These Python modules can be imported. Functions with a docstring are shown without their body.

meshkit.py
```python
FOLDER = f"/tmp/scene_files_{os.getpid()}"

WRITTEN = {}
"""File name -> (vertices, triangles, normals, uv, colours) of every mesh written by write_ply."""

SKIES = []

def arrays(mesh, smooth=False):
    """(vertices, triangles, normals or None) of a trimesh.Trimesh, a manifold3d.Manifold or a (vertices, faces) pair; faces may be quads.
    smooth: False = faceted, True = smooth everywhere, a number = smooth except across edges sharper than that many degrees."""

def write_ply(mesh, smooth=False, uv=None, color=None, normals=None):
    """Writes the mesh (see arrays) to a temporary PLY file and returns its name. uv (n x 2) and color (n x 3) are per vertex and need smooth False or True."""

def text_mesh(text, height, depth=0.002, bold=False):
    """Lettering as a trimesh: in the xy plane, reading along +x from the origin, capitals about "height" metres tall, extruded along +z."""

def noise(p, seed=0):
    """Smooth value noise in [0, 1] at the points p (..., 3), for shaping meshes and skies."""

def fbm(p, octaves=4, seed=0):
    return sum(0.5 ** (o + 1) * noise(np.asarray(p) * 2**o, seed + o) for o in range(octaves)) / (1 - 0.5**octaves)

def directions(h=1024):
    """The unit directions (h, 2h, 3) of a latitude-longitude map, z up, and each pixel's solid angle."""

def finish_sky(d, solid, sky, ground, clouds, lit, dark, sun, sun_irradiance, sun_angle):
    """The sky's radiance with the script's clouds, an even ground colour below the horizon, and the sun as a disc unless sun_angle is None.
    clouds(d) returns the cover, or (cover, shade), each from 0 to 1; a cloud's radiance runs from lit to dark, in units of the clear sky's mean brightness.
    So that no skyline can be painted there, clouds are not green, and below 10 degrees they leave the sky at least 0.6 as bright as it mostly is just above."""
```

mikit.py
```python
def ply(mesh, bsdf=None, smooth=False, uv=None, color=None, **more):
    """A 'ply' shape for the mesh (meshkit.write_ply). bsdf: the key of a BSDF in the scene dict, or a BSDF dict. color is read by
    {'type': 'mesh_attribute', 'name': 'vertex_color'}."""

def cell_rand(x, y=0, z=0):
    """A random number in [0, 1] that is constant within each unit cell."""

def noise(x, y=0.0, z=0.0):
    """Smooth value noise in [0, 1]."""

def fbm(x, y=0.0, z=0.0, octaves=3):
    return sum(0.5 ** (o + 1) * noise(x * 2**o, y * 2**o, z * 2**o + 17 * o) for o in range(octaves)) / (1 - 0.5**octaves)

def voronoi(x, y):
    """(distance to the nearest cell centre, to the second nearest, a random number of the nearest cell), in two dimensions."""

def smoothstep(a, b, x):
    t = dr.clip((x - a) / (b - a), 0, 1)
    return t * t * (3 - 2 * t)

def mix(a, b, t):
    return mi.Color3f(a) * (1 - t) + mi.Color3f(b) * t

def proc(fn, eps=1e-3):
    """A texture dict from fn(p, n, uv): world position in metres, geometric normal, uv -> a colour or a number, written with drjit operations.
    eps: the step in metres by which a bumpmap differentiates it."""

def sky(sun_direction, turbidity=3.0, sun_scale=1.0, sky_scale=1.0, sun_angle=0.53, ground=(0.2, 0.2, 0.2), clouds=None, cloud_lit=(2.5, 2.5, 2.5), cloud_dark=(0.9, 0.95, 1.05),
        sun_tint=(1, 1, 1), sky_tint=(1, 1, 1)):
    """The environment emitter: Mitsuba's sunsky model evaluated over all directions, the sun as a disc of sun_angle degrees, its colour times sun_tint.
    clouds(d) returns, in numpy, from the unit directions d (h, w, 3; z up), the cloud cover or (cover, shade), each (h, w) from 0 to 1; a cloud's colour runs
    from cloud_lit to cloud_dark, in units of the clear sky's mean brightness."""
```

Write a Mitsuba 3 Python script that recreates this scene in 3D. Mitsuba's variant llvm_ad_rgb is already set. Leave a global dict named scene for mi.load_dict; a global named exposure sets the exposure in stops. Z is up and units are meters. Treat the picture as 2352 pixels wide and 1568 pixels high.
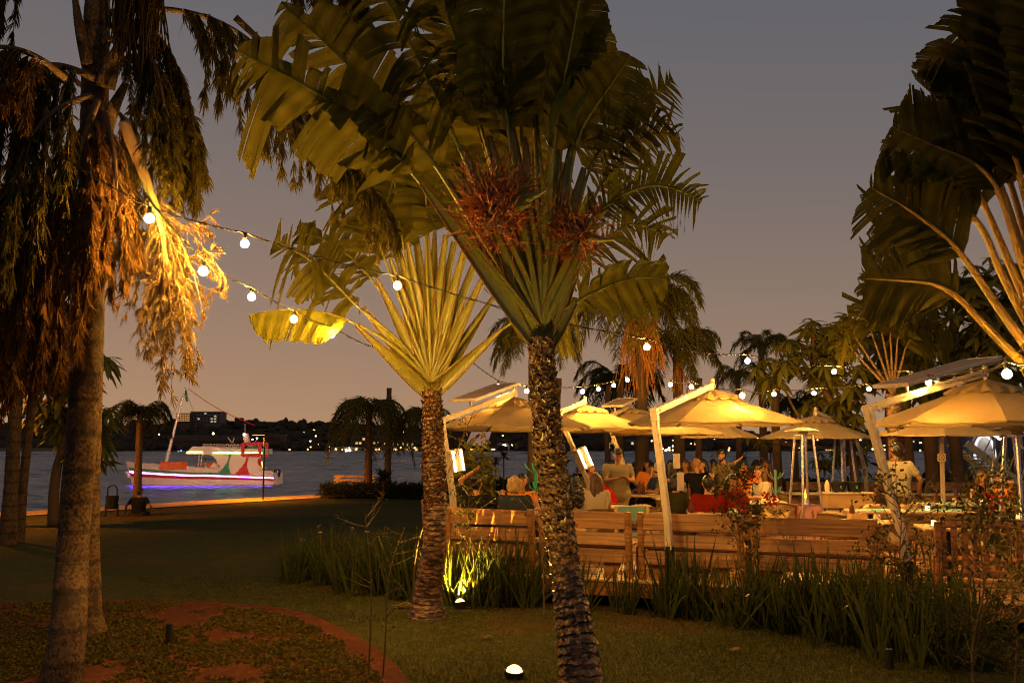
import math, random
import numpy as np
import drjit as dr
import mitsuba as mi
import mikit
import trimesh
import manifold3d as m3
from scipy.interpolate import CubicSpline
from shapely.geometry import Polygon

T = mi.ScalarTransform4f
scene, labels = {}, {}

# ------------------------------------------------------------------ camera, sky, exposure
CAM = np.array([0.0, 0.0, 2.16])
PITCH = math.atan((1029 - 784) / 2352.0)
FWD = np.array([0, math.cos(PITCH), math.sin(PITCH)])
UP = np.array([0, -math.sin(PITCH), math.cos(PITCH)])
exposure = 2.5
LS = 2.0 ** -exposure     # the dusk is dim: every light below is given for an exposure of 0 and scaled by this
scene['camera'] = {'type': 'thinlens', 'fov': math.degrees(2 * math.atan(0.5)), 'fov_axis': 'x', 'near_clip': 0.1, 'far_clip': 6000.0,
                   'aperture_radius': 0.005, 'focus_distance': 10.5,
                   'to_world': T().look_at(origin=CAM.tolist(), target=(CAM + FWD).tolist(), up=[0, 0, 1])}


def dusk_haze(d):
    """Even dusk haze: warm near the horizon, grey-blue higher up, a little warmer towards where the sun went down."""
    e = np.degrees(np.arcsin(np.clip(d[..., 2], 0, 1)))
    az = np.degrees(np.arctan2(d[..., 0], d[..., 1]))
    w = np.exp(-((az + 25) / 70.0) ** 2)
    shade = 1 - np.exp(-(e / (9.0 + 3.5 * w)) ** 1.05)
    return np.full(e.shape, 0.96), shade


SKY_MEAN = 0.5
scene['sky_light'] = mikit.sky([-0.35, 0.93, 0.03], turbidity=5, sun_scale=0.0, sky_scale=4.1 * LS, ground=(0.04, 0.035, 0.025), clouds=dusk_haze,
                               cloud_lit=(5.9, 3.55, 2.0), cloud_dark=(1.18, 1.49, 1.95), sky_tint=(1.0, 0.95, 0.95))
scene['sky_light']['sampling_weight'] = 9.0


def ray(px, py):
    """The viewing direction at a place of the picture (2352 x 1568 scale), for reading real distances off the photograph."""
    return FWD + UP * ((784 - py) / 2352.0) + np.array([1.0, 0, 0]) * ((px - 1176) / 2352.0)


def at(px, py, y):
    d = ray(px, py)
    return CAM + d * (y / d[1])


def att(px, py, y):
    return at(px * 0.98, py * 0.98, y)


def gnd(px, py, z=0.0):
    d = ray(px, py)
    return CAM + d * ((z - CAM[2]) / d[2])


# ------------------------------------------------------------------ scene helpers
counts = {}


def numbered(prefix, name):
    k = prefix + name
    n = counts.get(k, 0)
    counts[k] = n + 1
    return k if n == 0 else '%s_%03d' % (k, n)


def thing(name, label, cat, group=None):
    key = numbered('', name)
    labels[key] = {'label': label, 'category': cat}
    if group:
        labels[key]['group'] = group
    return key


def part(parent, name, mesh, mat, smooth=False, emit=None, weight=1.0, label=None, kind=None, tw=None, **kw):
    key = numbered(parent + '__', name)
    d = dict(mesh) if isinstance(mesh, dict) else mikit.ply(mesh, mat, smooth=smooth, **kw)
    if tw is not None:
        d['to_world'] = tw
    if emit is not None:
        d['emitter'] = {'type': 'area', 'radiance': {'type': 'rgb', 'value': [float(x) * LS for x in emit]}, 'sampling_weight': float(weight)}
    scene[key] = d
    if label or kind:
        labels[key] = {}
        if label:
            labels[key]['label'] = label
        if kind:
            labels[key]['kind'] = kind
    return key


def single(name, mesh, mat, label, cat, group=None, kind=None, smooth=False, **kw):
    key = numbered('', name)
    scene[key] = dict(mesh) if isinstance(mesh, dict) else mikit.ply(mesh, mat, smooth=smooth, **kw)
    labels[key] = {'label': label, 'category': cat}
    if group:
        labels[key]['group'] = group
    if kind:
        labels[key]['kind'] = kind
    return key


def structure(name, mesh, mat, label, smooth=False, **kw):
    scene[name] = mikit.ply(mesh, mat, smooth=smooth, **kw)
    labels[name] = {'label': label, 'category': name.replace('_', ' '), 'kind': 'structure'}


# ------------------------------------------------------------------ mesh helpers
def nrm(v):
    v = np.asarray(v, float)
    return v / np.maximum(np.linalg.norm(v, axis=-1, keepdims=True), 1e-12)


class MB:
    """Collects vertices and triangles of one mesh."""

    def __init__(self):
        self.v, self.f, self.u, self.n = [], [], [], 0

    def add(self, v, f, uv=None):
        v, f = np.asarray(v, float).reshape(-1, 3), np.asarray(f, int)
        if f.shape[1] == 4:
            f = np.vstack([f[:, [0, 1, 2]], f[:, [0, 2, 3]]])
        self.v.append(v)
        self.f.append(f + self.n)
        self.u.append(np.zeros((len(v), 2)) if uv is None else np.asarray(uv, float).reshape(-1, 2))
        self.n += len(v)
        return self

    def mesh(self):
        return trimesh.Trimesh(np.vstack(self.v), np.vstack(self.f), process=False)

    def uv(self):
        return np.vstack(self.u)

    def box(self, c, s, R=None, ch=0.0):
        """A box with its 12 edges chamfered by ch."""
        h = np.asarray(s, float) / 2
        if ch <= 0:
            p = np.array([[x, y, z] for x in (-1, 1) for y in (-1, 1) for z in (-1, 1)], float) * h
            f = np.array([[0, 1, 3, 2], [4, 6, 7, 5], [0, 4, 5, 1], [2, 3, 7, 6], [0, 2, 6, 4], [1, 5, 7, 3]])
        else:
            ch = min(ch, h.min() * 0.6)
            pts = []
            for x in (-1, 1):
                for y in (-1, 1):
                    for z in (-1, 1):
                        s3 = np.array([x, y, z], float)
                        for a in range(3):
                            q = s3 * (h - ch)
                            q[a] = s3[a] * h[a]
                            pts.append(q)
            p = np.array(pts)
            f = CHF
        if R is not None:
            p = p @ np.asarray(R, float).T
        return self.add(p + np.asarray(c, float), f)

    def bar(self, p0, p1, w, h, up=(0, 0, 1), ch=0.0, ext=0.0):
        p0, p1 = np.asarray(p0, float), np.asarray(p1, float)
        d = p1 - p0
        L = np.linalg.norm(d)
        x = d / L
        y = np.cross(up, x)
        if np.linalg.norm(y) < 1e-6:
            y = np.cross([1, 0, 0], x)
        y = nrm(y)
        z = np.cross(x, y)
        return self.box((p0 + p1) / 2, [L + 2 * ext, w, h], np.stack([x, y, z], 1), ch)

    def tube(self, pts, r, sides=8, cap=True, flat=1.0):
        p = np.asarray(pts, float)
        n = len(p)
        r = np.broadcast_to(np.asarray(r, float), (n,))
        t = nrm(np.gradient(p, axis=0))
        a = np.cross(t[0], [0, 0, 1.0] if abs(t[0][2]) < 0.9 else [1.0, 0, 0])
        A = np.zeros((n, 3))
        for i in range(n):
            a = a - t[i] * np.dot(a, t[i])
            a = a / np.linalg.norm(a)
            A[i] = a
        B = np.cross(t, A)
        ang = np.arange(sides) * 2 * np.pi / sides
        v = p[:, None] + r[:, None, None] * (np.cos(ang)[None, :, None] * A[:, None] + flat * np.sin(ang)[None, :, None] * B[:, None])
        i, j = np.meshgrid(np.arange(n - 1), np.arange(sides), indexing='ij')
        q = np.stack([i * sides + j, i * sides + (j + 1) % sides, (i + 1) * sides + (j + 1) % sides, (i + 1) * sides + j], -1).reshape(-1, 4)
        f = np.vstack([q[:, [0, 1, 2]], q[:, [0, 2, 3]]])
        if cap:
            k = np.arange(1, sides - 1)
            f = np.vstack([f, np.stack([0 * k, k + 1, k], 1), np.stack([0 * k, k, k + 1], 1) + (n - 1) * sides])
        s = np.concatenate([[0], np.cumsum(np.linalg.norm(np.diff(p, axis=0), axis=1))])
        uv = np.stack([np.repeat(s, sides), np.tile(ang, n)], 1)
        return self.add(v.reshape(-1, 3), f, uv)

    def lathe(self, prof, c=(0, 0, 0), sides=20, sx=1.0, sy=1.0):
        prof = np.asarray(prof, float)
        n = len(prof)
        ang = np.arange(sides) * 2 * np.pi / sides
        v = np.stack([prof[:, 0][:, None] * np.cos(ang) * sx, prof[:, 0][:, None] * np.sin(ang) * sy, np.repeat(prof[:, 1][:, None], sides, 1)], -1)
        i, j = np.meshgrid(np.arange(n - 1), np.arange(sides), indexing='ij')
        q = np.stack([i * sides + j, i * sides + (j + 1) % sides, (i + 1) * sides + (j + 1) % sides, (i + 1) * sides + j], -1).reshape(-1, 4)
        return self.add(v.reshape(-1, 3) + np.asarray(c, float), q)

    def prism(self, poly, p0, ux, uy, depth):
        """A polygon in the plane p0 + x*ux + y*uy, extruded by depth along ux x uy."""
        m = trimesh.creation.extrude_polygon(Polygon(poly).buffer(0), depth, engine='earcut')
        ux, uy = np.asarray(ux, float), np.asarray(uy, float)
        R = np.stack([ux, uy, np.cross(ux, uy)], 1)
        return self.add(np.asarray(m.vertices) @ R.T + np.asarray(p0, float), m.faces)

    def xf(self, R=np.eye(3), t=(0, 0, 0)):
        m = MB()
        for v, f, u in zip(self.v, self.f, self.u):
            m.v.append(v @ np.asarray(R).T + np.asarray(t, float))
            m.f.append(f)
            m.u.append(u)
        m.n = self.n
        return m


def _chf():
    h = trimesh.Trimesh(np.array([[x * (1.0 if a == 0 else .9), y * (1.0 if a == 1 else .9), z * (1.0 if a == 2 else .9)] for x in (-1, 1) for y in (-1, 1) for z in (-1, 1) for a in range(3)]), process=False)
    from scipy.spatial import ConvexHull
    c = ConvexHull(h.vertices)
    f = c.simplices.copy()
    for i, s in enumerate(f):
        n = np.cross(h.vertices[s[1]] - h.vertices[s[0]], h.vertices[s[2]] - h.vertices[s[0]])
        if np.dot(n, c.equations[i, :3]) < 0:
            f[i] = s[::-1]
    return f


CHF = _chf()


def rotz(a):
    c, s = math.cos(a), math.sin(a)
    return np.array([[c, -s, 0], [s, c, 0], [0, 0, 1.0]])


def spline(pts, n):
    p = np.asarray(pts, float)
    s = np.concatenate([[0], np.cumsum(np.linalg.norm(np.diff(p, axis=0), axis=1))])
    if len(p) == 2:
        return p[0] + (p[1] - p[0]) * np.linspace(0, 1, n)[:, None]
    return CubicSpline(s, p, bc_type='natural')(np.linspace(0, s[-1], n))


def blades(P, D, S, L, W, prof, droop=0.0, skew=0.0, fold=0.0):
    """Many thin leaves at once: from P along D (n,3), as wide as W*prof towards both sides S, bending down by droop."""
    P, D, S = (np.asarray(x, float).reshape(-1, 3) for x in (P, D, S))
    n, k = len(P), len(prof)
    prof = np.asarray(prof, float)
    L = np.broadcast_to(np.asarray(L, float), (n,))[:, None, None]
    W = np.broadcast_to(np.asarray(W, float), (n,))[:, None, None]
    dp = np.broadcast_to(np.asarray(droop, float), (n,))[:, None, None]
    sk = np.broadcast_to(np.asarray(skew, float), (n,))[:, None]
    t = np.linspace(0, 1, k)[None, :, None]
    c = P[:, None] + D[:, None] * L * t + np.array([0, 0, -1.0]) * (dp * L * t * t)
    w = S[:, None] * W * prof[None, :, None] / 2
    lft, rgt = c - w, c + w
    if np.any(sk):
        lft[:, -1] -= D * L[:, 0] * sk
        rgt[:, -1] += D * L[:, 0] * sk
    if fold:
        N = nrm(np.cross(D, S))[:, None] * W * prof[None, :, None] / 2 * fold
        v = np.stack([lft + N, c, rgt + N], 2)
        m = 3
    else:
        v = np.stack([lft, rgt], 2)
        m = 2
    base = np.arange(n)[:, None, None, None] * (k * m)
    i = np.arange(k - 1)[None, :, None, None] * m
    j = np.arange(m - 1)[None, None, :, None]
    q = np.concatenate([base + i + j, base + i + j + 1, base + i + m + j + 1, base + i + m + j], -1).reshape(-1, 4)
    uv = np.stack([np.broadcast_to(np.linspace(0, 1, k)[None, :, None], (n, k, m)), np.broadcast_to(np.random.default_rng(n).random(n)[:, None, None], (n, k, m))], -1)
    return v.reshape(-1, 3), np.vstack([q[:, [0, 1, 2]], q[:, [0, 2, 3]]]), uv.reshape(-1, 2)


def grid(v):
    """Faces of a (n, m, 3) sheet of points."""
    n, m = v.shape[:2]
    i, j = np.meshgrid(np.arange(n - 1), np.arange(m - 1), indexing='ij')
    return v.reshape(-1, 3), np.stack([i * m + j, i * m + j + 1, (i + 1) * m + j + 1, (i + 1) * m + j], -1).reshape(-1, 4)


def rand_dirs(rng, n):
    return nrm(rng.normal(size=(n, 3)))


def vnoise(p, seed=0):
    import meshkit
    return meshkit.fbm(np.asarray(p, float), 3, seed)


# ------------------------------------------------------------------ materials
def rgb(*c):
    return {'type': 'rgb', 'value': list(c)}


def lam(name, c, two=True, rough=None, spec=0.3):
    if rough is None:
        b = {'type': 'diffuse', 'reflectance': c if isinstance(c, dict) else rgb(*c)}
    else:
        b = {'type': 'principled', 'base_color': c if isinstance(c, dict) else rgb(*c), 'roughness': rough, 'specular': spec}
    scene[name] = {'type': 'twosided', 'bsdf': b} if two else b
    return name


def leafmat(name, c, dt=0.7, rough=0.45, spec=None):
    scene[name] = {'type': 'principledthin', 'base_color': c if isinstance(c, dict) else rgb(*c), 'roughness': rough, 'diff_trans': dt, 'eta': 1.4}
    return name


def bumped(name, inner, fn, scale, eps=0.004):
    scene[name] = {'type': 'twosided', 'bsdf': {'type': 'bumpmap', 'arbitrary': mikit.proc(fn, eps), 'scale': scale, 'bsdf': inner}}
    return name


def pr(c, rough, spec=0.3, **kw):
    return {'type': 'principled', 'base_color': c, 'roughness': rough, 'specular': spec, **kw}
mix, fbm, noise, sstep = mikit.mix, mikit.fbm, mikit.noise, mikit.smoothstep


def lawn_fn(p, n, uv):
    a = fbm(p.x * 0.55, p.y * 0.55, 0.0, 4)
    b = fbm(p.x * 9.0, p.y * 9.0, 3.0, 3)
    c = noise(p.x * 60.0, p.y * 60.0, 1.0)
    g = mix((0.025, 0.024, 0.004), (0.048, 0.045, 0.008), b)
    g = mix(g, (0.065, 0.030, 0.008), sstep(0.56, 0.72, a) * 0.55)
    return g * (0.72 + 0.56 * c)


def soil_fn(p, n, uv):
    a = fbm(p.x * 2.2, p.y * 2.2, 0.0, 4)
    b = fbm(p.x * 22.0, p.y * 22.0, 3.0, 3)
    return mix((0.040, 0.012, 0.005), (0.085, 0.025, 0.009), a) * (0.55 + 0.9 * b)


def soil_h(p, n, uv):
    return fbm(p.x * 14.0, p.y * 14.0, 0.0, 4)


bumped('m_lawn', pr(mikit.proc(lawn_fn), 0.9, 0.1), lambda p, n, uv: fbm(p.x * 40.0, p.y * 40.0, 0.0, 2), 0.02, 0.01)
bumped('m_soil', pr(mikit.proc(soil_fn), 0.95, 0.1), soil_h, 0.05, 0.006)
lam('m_path', (0.42, 0.27, 0.13))


scene['m_water'] = {'type': 'twosided', 'bsdf': pr(rgb(0.018, 0.021, 0.032), 0.30, 0.5)}
lam('m_far_land', (0.07, 0.048, 0.03))
lam('m_far_trees_hazed', (0.075, 0.052, 0.034))  # haze over the far hills is put into this lifted brown


def bark_pale_fn(p, n, uv):
    """Grey palm bark with lichen, dark weather patches and leaf-scar rings."""
    z = p.z
    a = fbm(p.x * 9.0, p.y * 9.0, z * 5.0, 4)
    b = fbm(p.x * 60.0, p.y * 60.0, z * 40.0, 3)
    ring = sstep(0.86, 0.98, dr.sin(z * 22.0 + 3.0 * noise(z * 2.0, 0.0, 0.0)) * 0.5 + 0.5)
    c = mix((0.045, 0.024, 0.010), (0.120, 0.070, 0.032), sstep(0.3, 0.65, b))
    c = mix(c, (0.045, 0.028, 0.016), sstep(0.56, 0.66, a))
    return c * (1.0 - 0.45 * ring)


def bark_dark_fn(p, n, uv):
    a = fbm(p.x * 14.0, p.y * 14.0, p.z * 30.0, 4)
    b = fbm(p.x * 5.0, p.y * 5.0, p.z * 4.0, 2)
    return mix((0.034, 0.017, 0.008), (0.24, 0.118, 0.046), sstep(0.40, 0.72, a)) * (0.6 + 0.8 * b)


bumped('m_bark_pale', pr(mikit.proc(bark_pale_fn), 0.8, 0.2), lambda p, n, uv: fbm(p.x * 50.0, p.y * 50.0, p.z * 30.0, 3), 0.012, 0.003)
lam('m_bark_dark', mikit.proc(bark_dark_fn), rough=0.5, spec=0.35)
lam('m_flake', mikit.proc(lambda p, n, uv: mix((0.045, 0.022, 0.010), (0.165, 0.080, 0.030), sstep(.35, .7, noise(p.x * 40.0, p.y * 40.0, p.z * 40.0)))), rough=0.4, spec=0.6)
lam('m_branch', (0.14, 0.085, 0.045))


def leaf_vein_fn(c0, c1):
    def fn(p, n, uv):
        v = dr.sin(uv.x * 420.0) * 0.5 + 0.5
        a = noise(uv.x * 9.0, uv.y * 4.0, p.z * 3.0)
        return mix(c0, c1, a) * (0.82 + 0.3 * v)
    return fn


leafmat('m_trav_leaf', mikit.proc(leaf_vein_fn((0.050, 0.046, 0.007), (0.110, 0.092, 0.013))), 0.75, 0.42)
leafmat('m_trav_shaded', mikit.proc(leaf_vein_fn((0.028, 0.026, 0.005), (0.060, 0.050, 0.009))), 0.6, 0.45)  # shaded copy of the leaf above, its unlit side put into the colour
lam('m_petiole', (0.185, 0.172, 0.024), rough=0.35, spec=0.5)
lam('m_petiole_edge', (0.17, 0.075, 0.025), rough=0.5)
leafmat('m_fish_leaf', rgb(0.055, 0.042, 0.009), 0.6, 0.4)
leafmat('m_fish_leaf_brown', rgb(0.090, 0.042, 0.012), 0.5, 0.45)
lam('m_petiole_lit', (0.30, 0.165, 0.030), rough=.4)  # lit copy of the stalk: orange lamplight is put into this colour
leafmat('m_dry', rgb(0.20, 0.130, 0.058), 0.5, 0.5)
lam('m_fringe', (0.045, 0.026, 0.012))
leafmat('m_palm_leaf', rgb(0.15, 0.13, 0.026), 0.7, 0.45)
leafmat('m_bush', rgb(0.040, 0.042, 0.011), 0.6, 0.45)
leafmat('m_umbrella_leaf', rgb(0.17, 0.155, 0.026), 0.7, 0.4)
leafmat('m_iris', rgb(0.060, 0.068, 0.015), 0.6, 0.4)
leafmat('m_grass', rgb(0.056, 0.052, 0.010), 0.5, 0.5)
leafmat('m_cover', rgb(0.085, 0.066, 0.013), 0.5, 0.45)
leafmat('m_red_leaf', rgb(0.11, 0.02, 0.018), 0.5, 0.4)
leafmat('m_petal', rgb(0.36, 0.02, 0.018), 0.6, 0.5)
leafmat('m_white_petal', rgb(0.75, 0.66, 0.52), 0.6, 0.5)
lam('m_spike', (0.27, 0.058, 0.016), rough=0.5)
lam('m_tassel', (0.50, 0.22, 0.06))


def wood_fn(c0, c1):
    def fn(p, n, uv):
        s = p.x * 0.905 - p.y * 0.424
        g = fbm(s * 1.6, p.z * 42.0, (p.x * 0.424 + p.y * 0.905) * 42.0, 4)
        k = fbm(s * 0.9, p.z * 6.0, p.y * 2.0, 2)
        return mix(c0, c1, sstep(0.25, 0.75, g)) * (0.7 + 0.6 * k)
    return fn


lam('m_wood', mikit.proc(wood_fn((0.17, 0.066, 0.018), (0.35, 0.160, 0.048))), rough=0.45, spec=0.4)
lam('m_wood_red', mikit.proc(wood_fn((0.17, 0.060, 0.022), (0.33, 0.125, 0.045))), rough=0.45, spec=0.4)
lam('m_wood_pale', (0.50, 0.31, 0.13), rough=0.5)


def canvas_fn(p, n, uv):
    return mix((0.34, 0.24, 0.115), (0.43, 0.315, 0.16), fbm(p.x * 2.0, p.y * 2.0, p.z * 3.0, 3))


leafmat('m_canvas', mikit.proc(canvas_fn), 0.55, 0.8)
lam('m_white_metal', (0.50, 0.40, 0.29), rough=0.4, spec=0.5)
lam('m_grey_metal', (0.30, 0.26, 0.2), rough=0.4)
scene['m_steel'] = {'type': 'twosided', 'bsdf': {'type': 'roughconductor', 'material': 'Cr', 'alpha': 0.18}}
lam('m_black', (0.012, 0.011, 0.010), rough=0.45)
lam('m_cable', (0.02, 0.014, 0.01), rough=0.6)
lam('m_rope', (0.30, 0.20, 0.10))
lam('m_rope_dark', (0.16, 0.095, 0.045))
lam('m_cushion', (0.58, 0.40, 0.20))
lam('m_mint', (0.30, 0.62, 0.44))
lam('m_mint_dark', (0.06, 0.36, 0.22), rough=0.4)
lam('m_teal', (0.20, 0.37, 0.33))
lam('m_table', (0.50, 0.36, 0.20), rough=0.45)
lam('m_cream', (0.72, 0.58, 0.40))
lam('m_red_cloth', (0.55, 0.02, 0.015))
lam('m_bottle', (0.10, 0.035, 0.012), rough=0.12, spec=0.6)
scene['m_glass'] = {'type': 'thindielectric', 'int_ior': 1.5}
lam('m_skin', (0.42, 0.20, 0.10), rough=0.5)
lam('m_skin_dark', (0.24, 0.11, 0.055), rough=0.5)
lam('m_hair', (0.012, 0.008, 0.006), rough=0.4, spec=0.5)
lam('m_hair_brown', (0.085, 0.04, 0.016), rough=0.4, spec=0.5)
lam('m_hair_blond', (0.36, 0.22, 0.07), rough=0.4, spec=0.5)
lam('m_lip', (0.30, 0.06, 0.05))
lam('m_pink_panel', (0.55, 0.27, 0.22), rough=0.4)
lam('m_navy', (0.012, 0.013, 0.028), rough=0.3, spec=0.5)
lam('m_concrete', (0.30, 0.20, 0.11))
lam('m_building', (0.17, 0.105, 0.07))
lam('m_building_grey', (0.22, 0.18, 0.16))
lam('m_lamp_off', (0.5, 0.45, 0.4))


def shirt(name, c):
    return lam('m_' + name, c)


for nm, c in dict(shirt_black=(0.012, 0.012, 0.014), shirt_navy=(0.030, 0.036, 0.046), shirt_orange=(0.62, 0.20, 0.04), shirt_floral=(0.36, 0.27, 0.15), shirt_white=(0.44, 0.36, 0.25),
                  shirt_red=(0.36, 0.012, 0.010), shirt_beige=(0.16, 0.125, 0.075), shirt_blue=(0.12, 0.15, 0.16), shirt_green=(0.045, 0.042, 0.018), shirt_rust=(0.20, 0.015, 0.008),
                  shirt_cream=(0.36, 0.30, 0.20), trousers_dark=(0.03, 0.026, 0.022), trousers_beige=(0.18, 0.145, 0.085)).items():
    shirt(nm, c)

# ------------------------------------------------------------------ ground, path, water, far land
SHORE = np.array([[-34.0, 6.7], [-25.9, 20.0], [-17.3, 34.6], [-9.1, 48.4], [-4.0, 54.0], [6.0, 55.0], [16.0, 53.0], [30.0, 51.0], [60.0, 50.0], [90.0, 50.0]])


def poly_sheet(poly, z, cell, bump=0.0, seed=0):
    """A horizontal sheet inside a polygon, cut into cells so that it can undulate."""
    m = trimesh.creation.extrude_polygon(Polygon(poly), 0.01, engine='earcut')
    v, f = np.asarray(m.vertices), np.asarray(m.faces)
    keep = np.abs(v[f][:, :, 2] - 0.01).max(1) < 1e-6
    m = trimesh.Trimesh(v, f[keep])
    m.update_faces(m.nondegenerate_faces())
    while m.edges_unique_length.max() > cell and len(m.faces) < 120000:
        m = trimesh.Trimesh(*trimesh.remesh.subdivide_to_size(m.vertices, m.faces, cell, 14), process=True)
        break
    v = np.array(m.vertices)
    v[:, 2] = z + (bump * (vnoise(np.stack([v[:, 0] * .35, v[:, 1] * .35, 0 * v[:, 0]], 1), seed) - 0.5) if bump else 0)
    return trimesh.Trimesh(v, m.faces, process=False)


land = np.vstack([SHORE, [[90, -25], [-40, -25]]])
structure('lawn', poly_sheet(land, 0.0, 1.5, 0.05), 'm_lawn', 'dark mown lawn with worn reddish patches', smooth=True)
# bank: the drop from the lawn to the water
bk = MB()
for (x0, y0), (x1, y1) in zip(SHORE[:-1], SHORE[1:]):
    bk.add([[x0, y0, -0.02], [x1, y1, -0.02], [x1, y1 + 0.5, -1.2], [x0, y0 + 0.5, -1.2]], [[0, 1, 2, 3]])
structure('lake_bank', bk.mesh(), 'm_soil', 'bare bank at the lake edge')
# shore path: a strip along the bank
SD = nrm(np.array([9.1 - 17.3, 34.6 - 48.4]) * -1)  # along the shore, away from the camera
SN = np.array([SD[1], -SD[0]])                        # towards the lawn
a0, a1 = np.array([-25.9, 20.0]), np.array([-9.1, 48.4])
pw = 2.4
path = np.array([a0 + SN * 0.15, a1 + SN * 0.15 + SD * 2.2, a1 + SN * pw + SD * 2.0, a0 + SN * pw])
structure('path', poly_sheet(path, 0.036, 3.0), 'm_path', 'sandy shore path lit orange along the water')


def wave_sheet(x0, x1, nx, y0, y1, ny, slope, seed):
    """A sheet of water with short crested ripples; its facets carry the slopes."""
    X_, Y_ = np.meshgrid(np.linspace(x0, x1, nx), np.linspace(y0, y1, ny), indexing='ij')
    dx, dy = (x1 - x0) / (nx - 1), (y1 - y0) / (ny - 1)
    r = np.random.default_rng(seed)
    h = r.normal(size=X_.shape)
    k = np.array([.15, .35, .5, .35, .15])
    h = np.apply_along_axis(lambda a: np.convolve(a, k, 'same'), 0, h)
    patch = .55 + .9 * vnoise(np.stack([X_ / 26, Y_ / 60, 0 * X_], -1), seed)
    h *= slope * dy / 1.1 * patch
    h[0], h[-1], h[:, 0], h[:, -1] = 0, 0, 0, 0
    v, f = grid(np.stack([X_, Y_, -.8 + h], -1))
    return v, np.vstack([f[:, [0, 2, 1]], f[:, [0, 3, 2]]])


wm = MB()
for a in ((-60, 70, 380, 20, 130, 420, .105, 1), (-170, 190, 300, 130, 330, 260, .105, 2), (-520, 520, 300, 330, 930, 240, .105, 3)):
    wm.add(*wave_sheet(*a))
wm.add([[-1500, -40, -.83], [1500, -40, -.83], [1500, 930, -.83], [-1500, 930, -.83]], [[0, 1, 2, 3]])
structure('water', wm.mesh(), 'm_water', 'wide grey lake with small ripples')



def far_height(x, y):
    """Height of the ground on the other side of the lake."""
    d = np.clip((y - 905) / 330.0, 0, 1)
    h = 20.0 + 12 * np.exp(-((x + 330) / 190.0) ** 2) + 7 * vnoise(np.stack([x / 90, y / 90, 0 * x], -1), 3) - 6.0 * np.clip(x / 500, 0, 1)
    return -0.4 + d ** 1.3 * h


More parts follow.
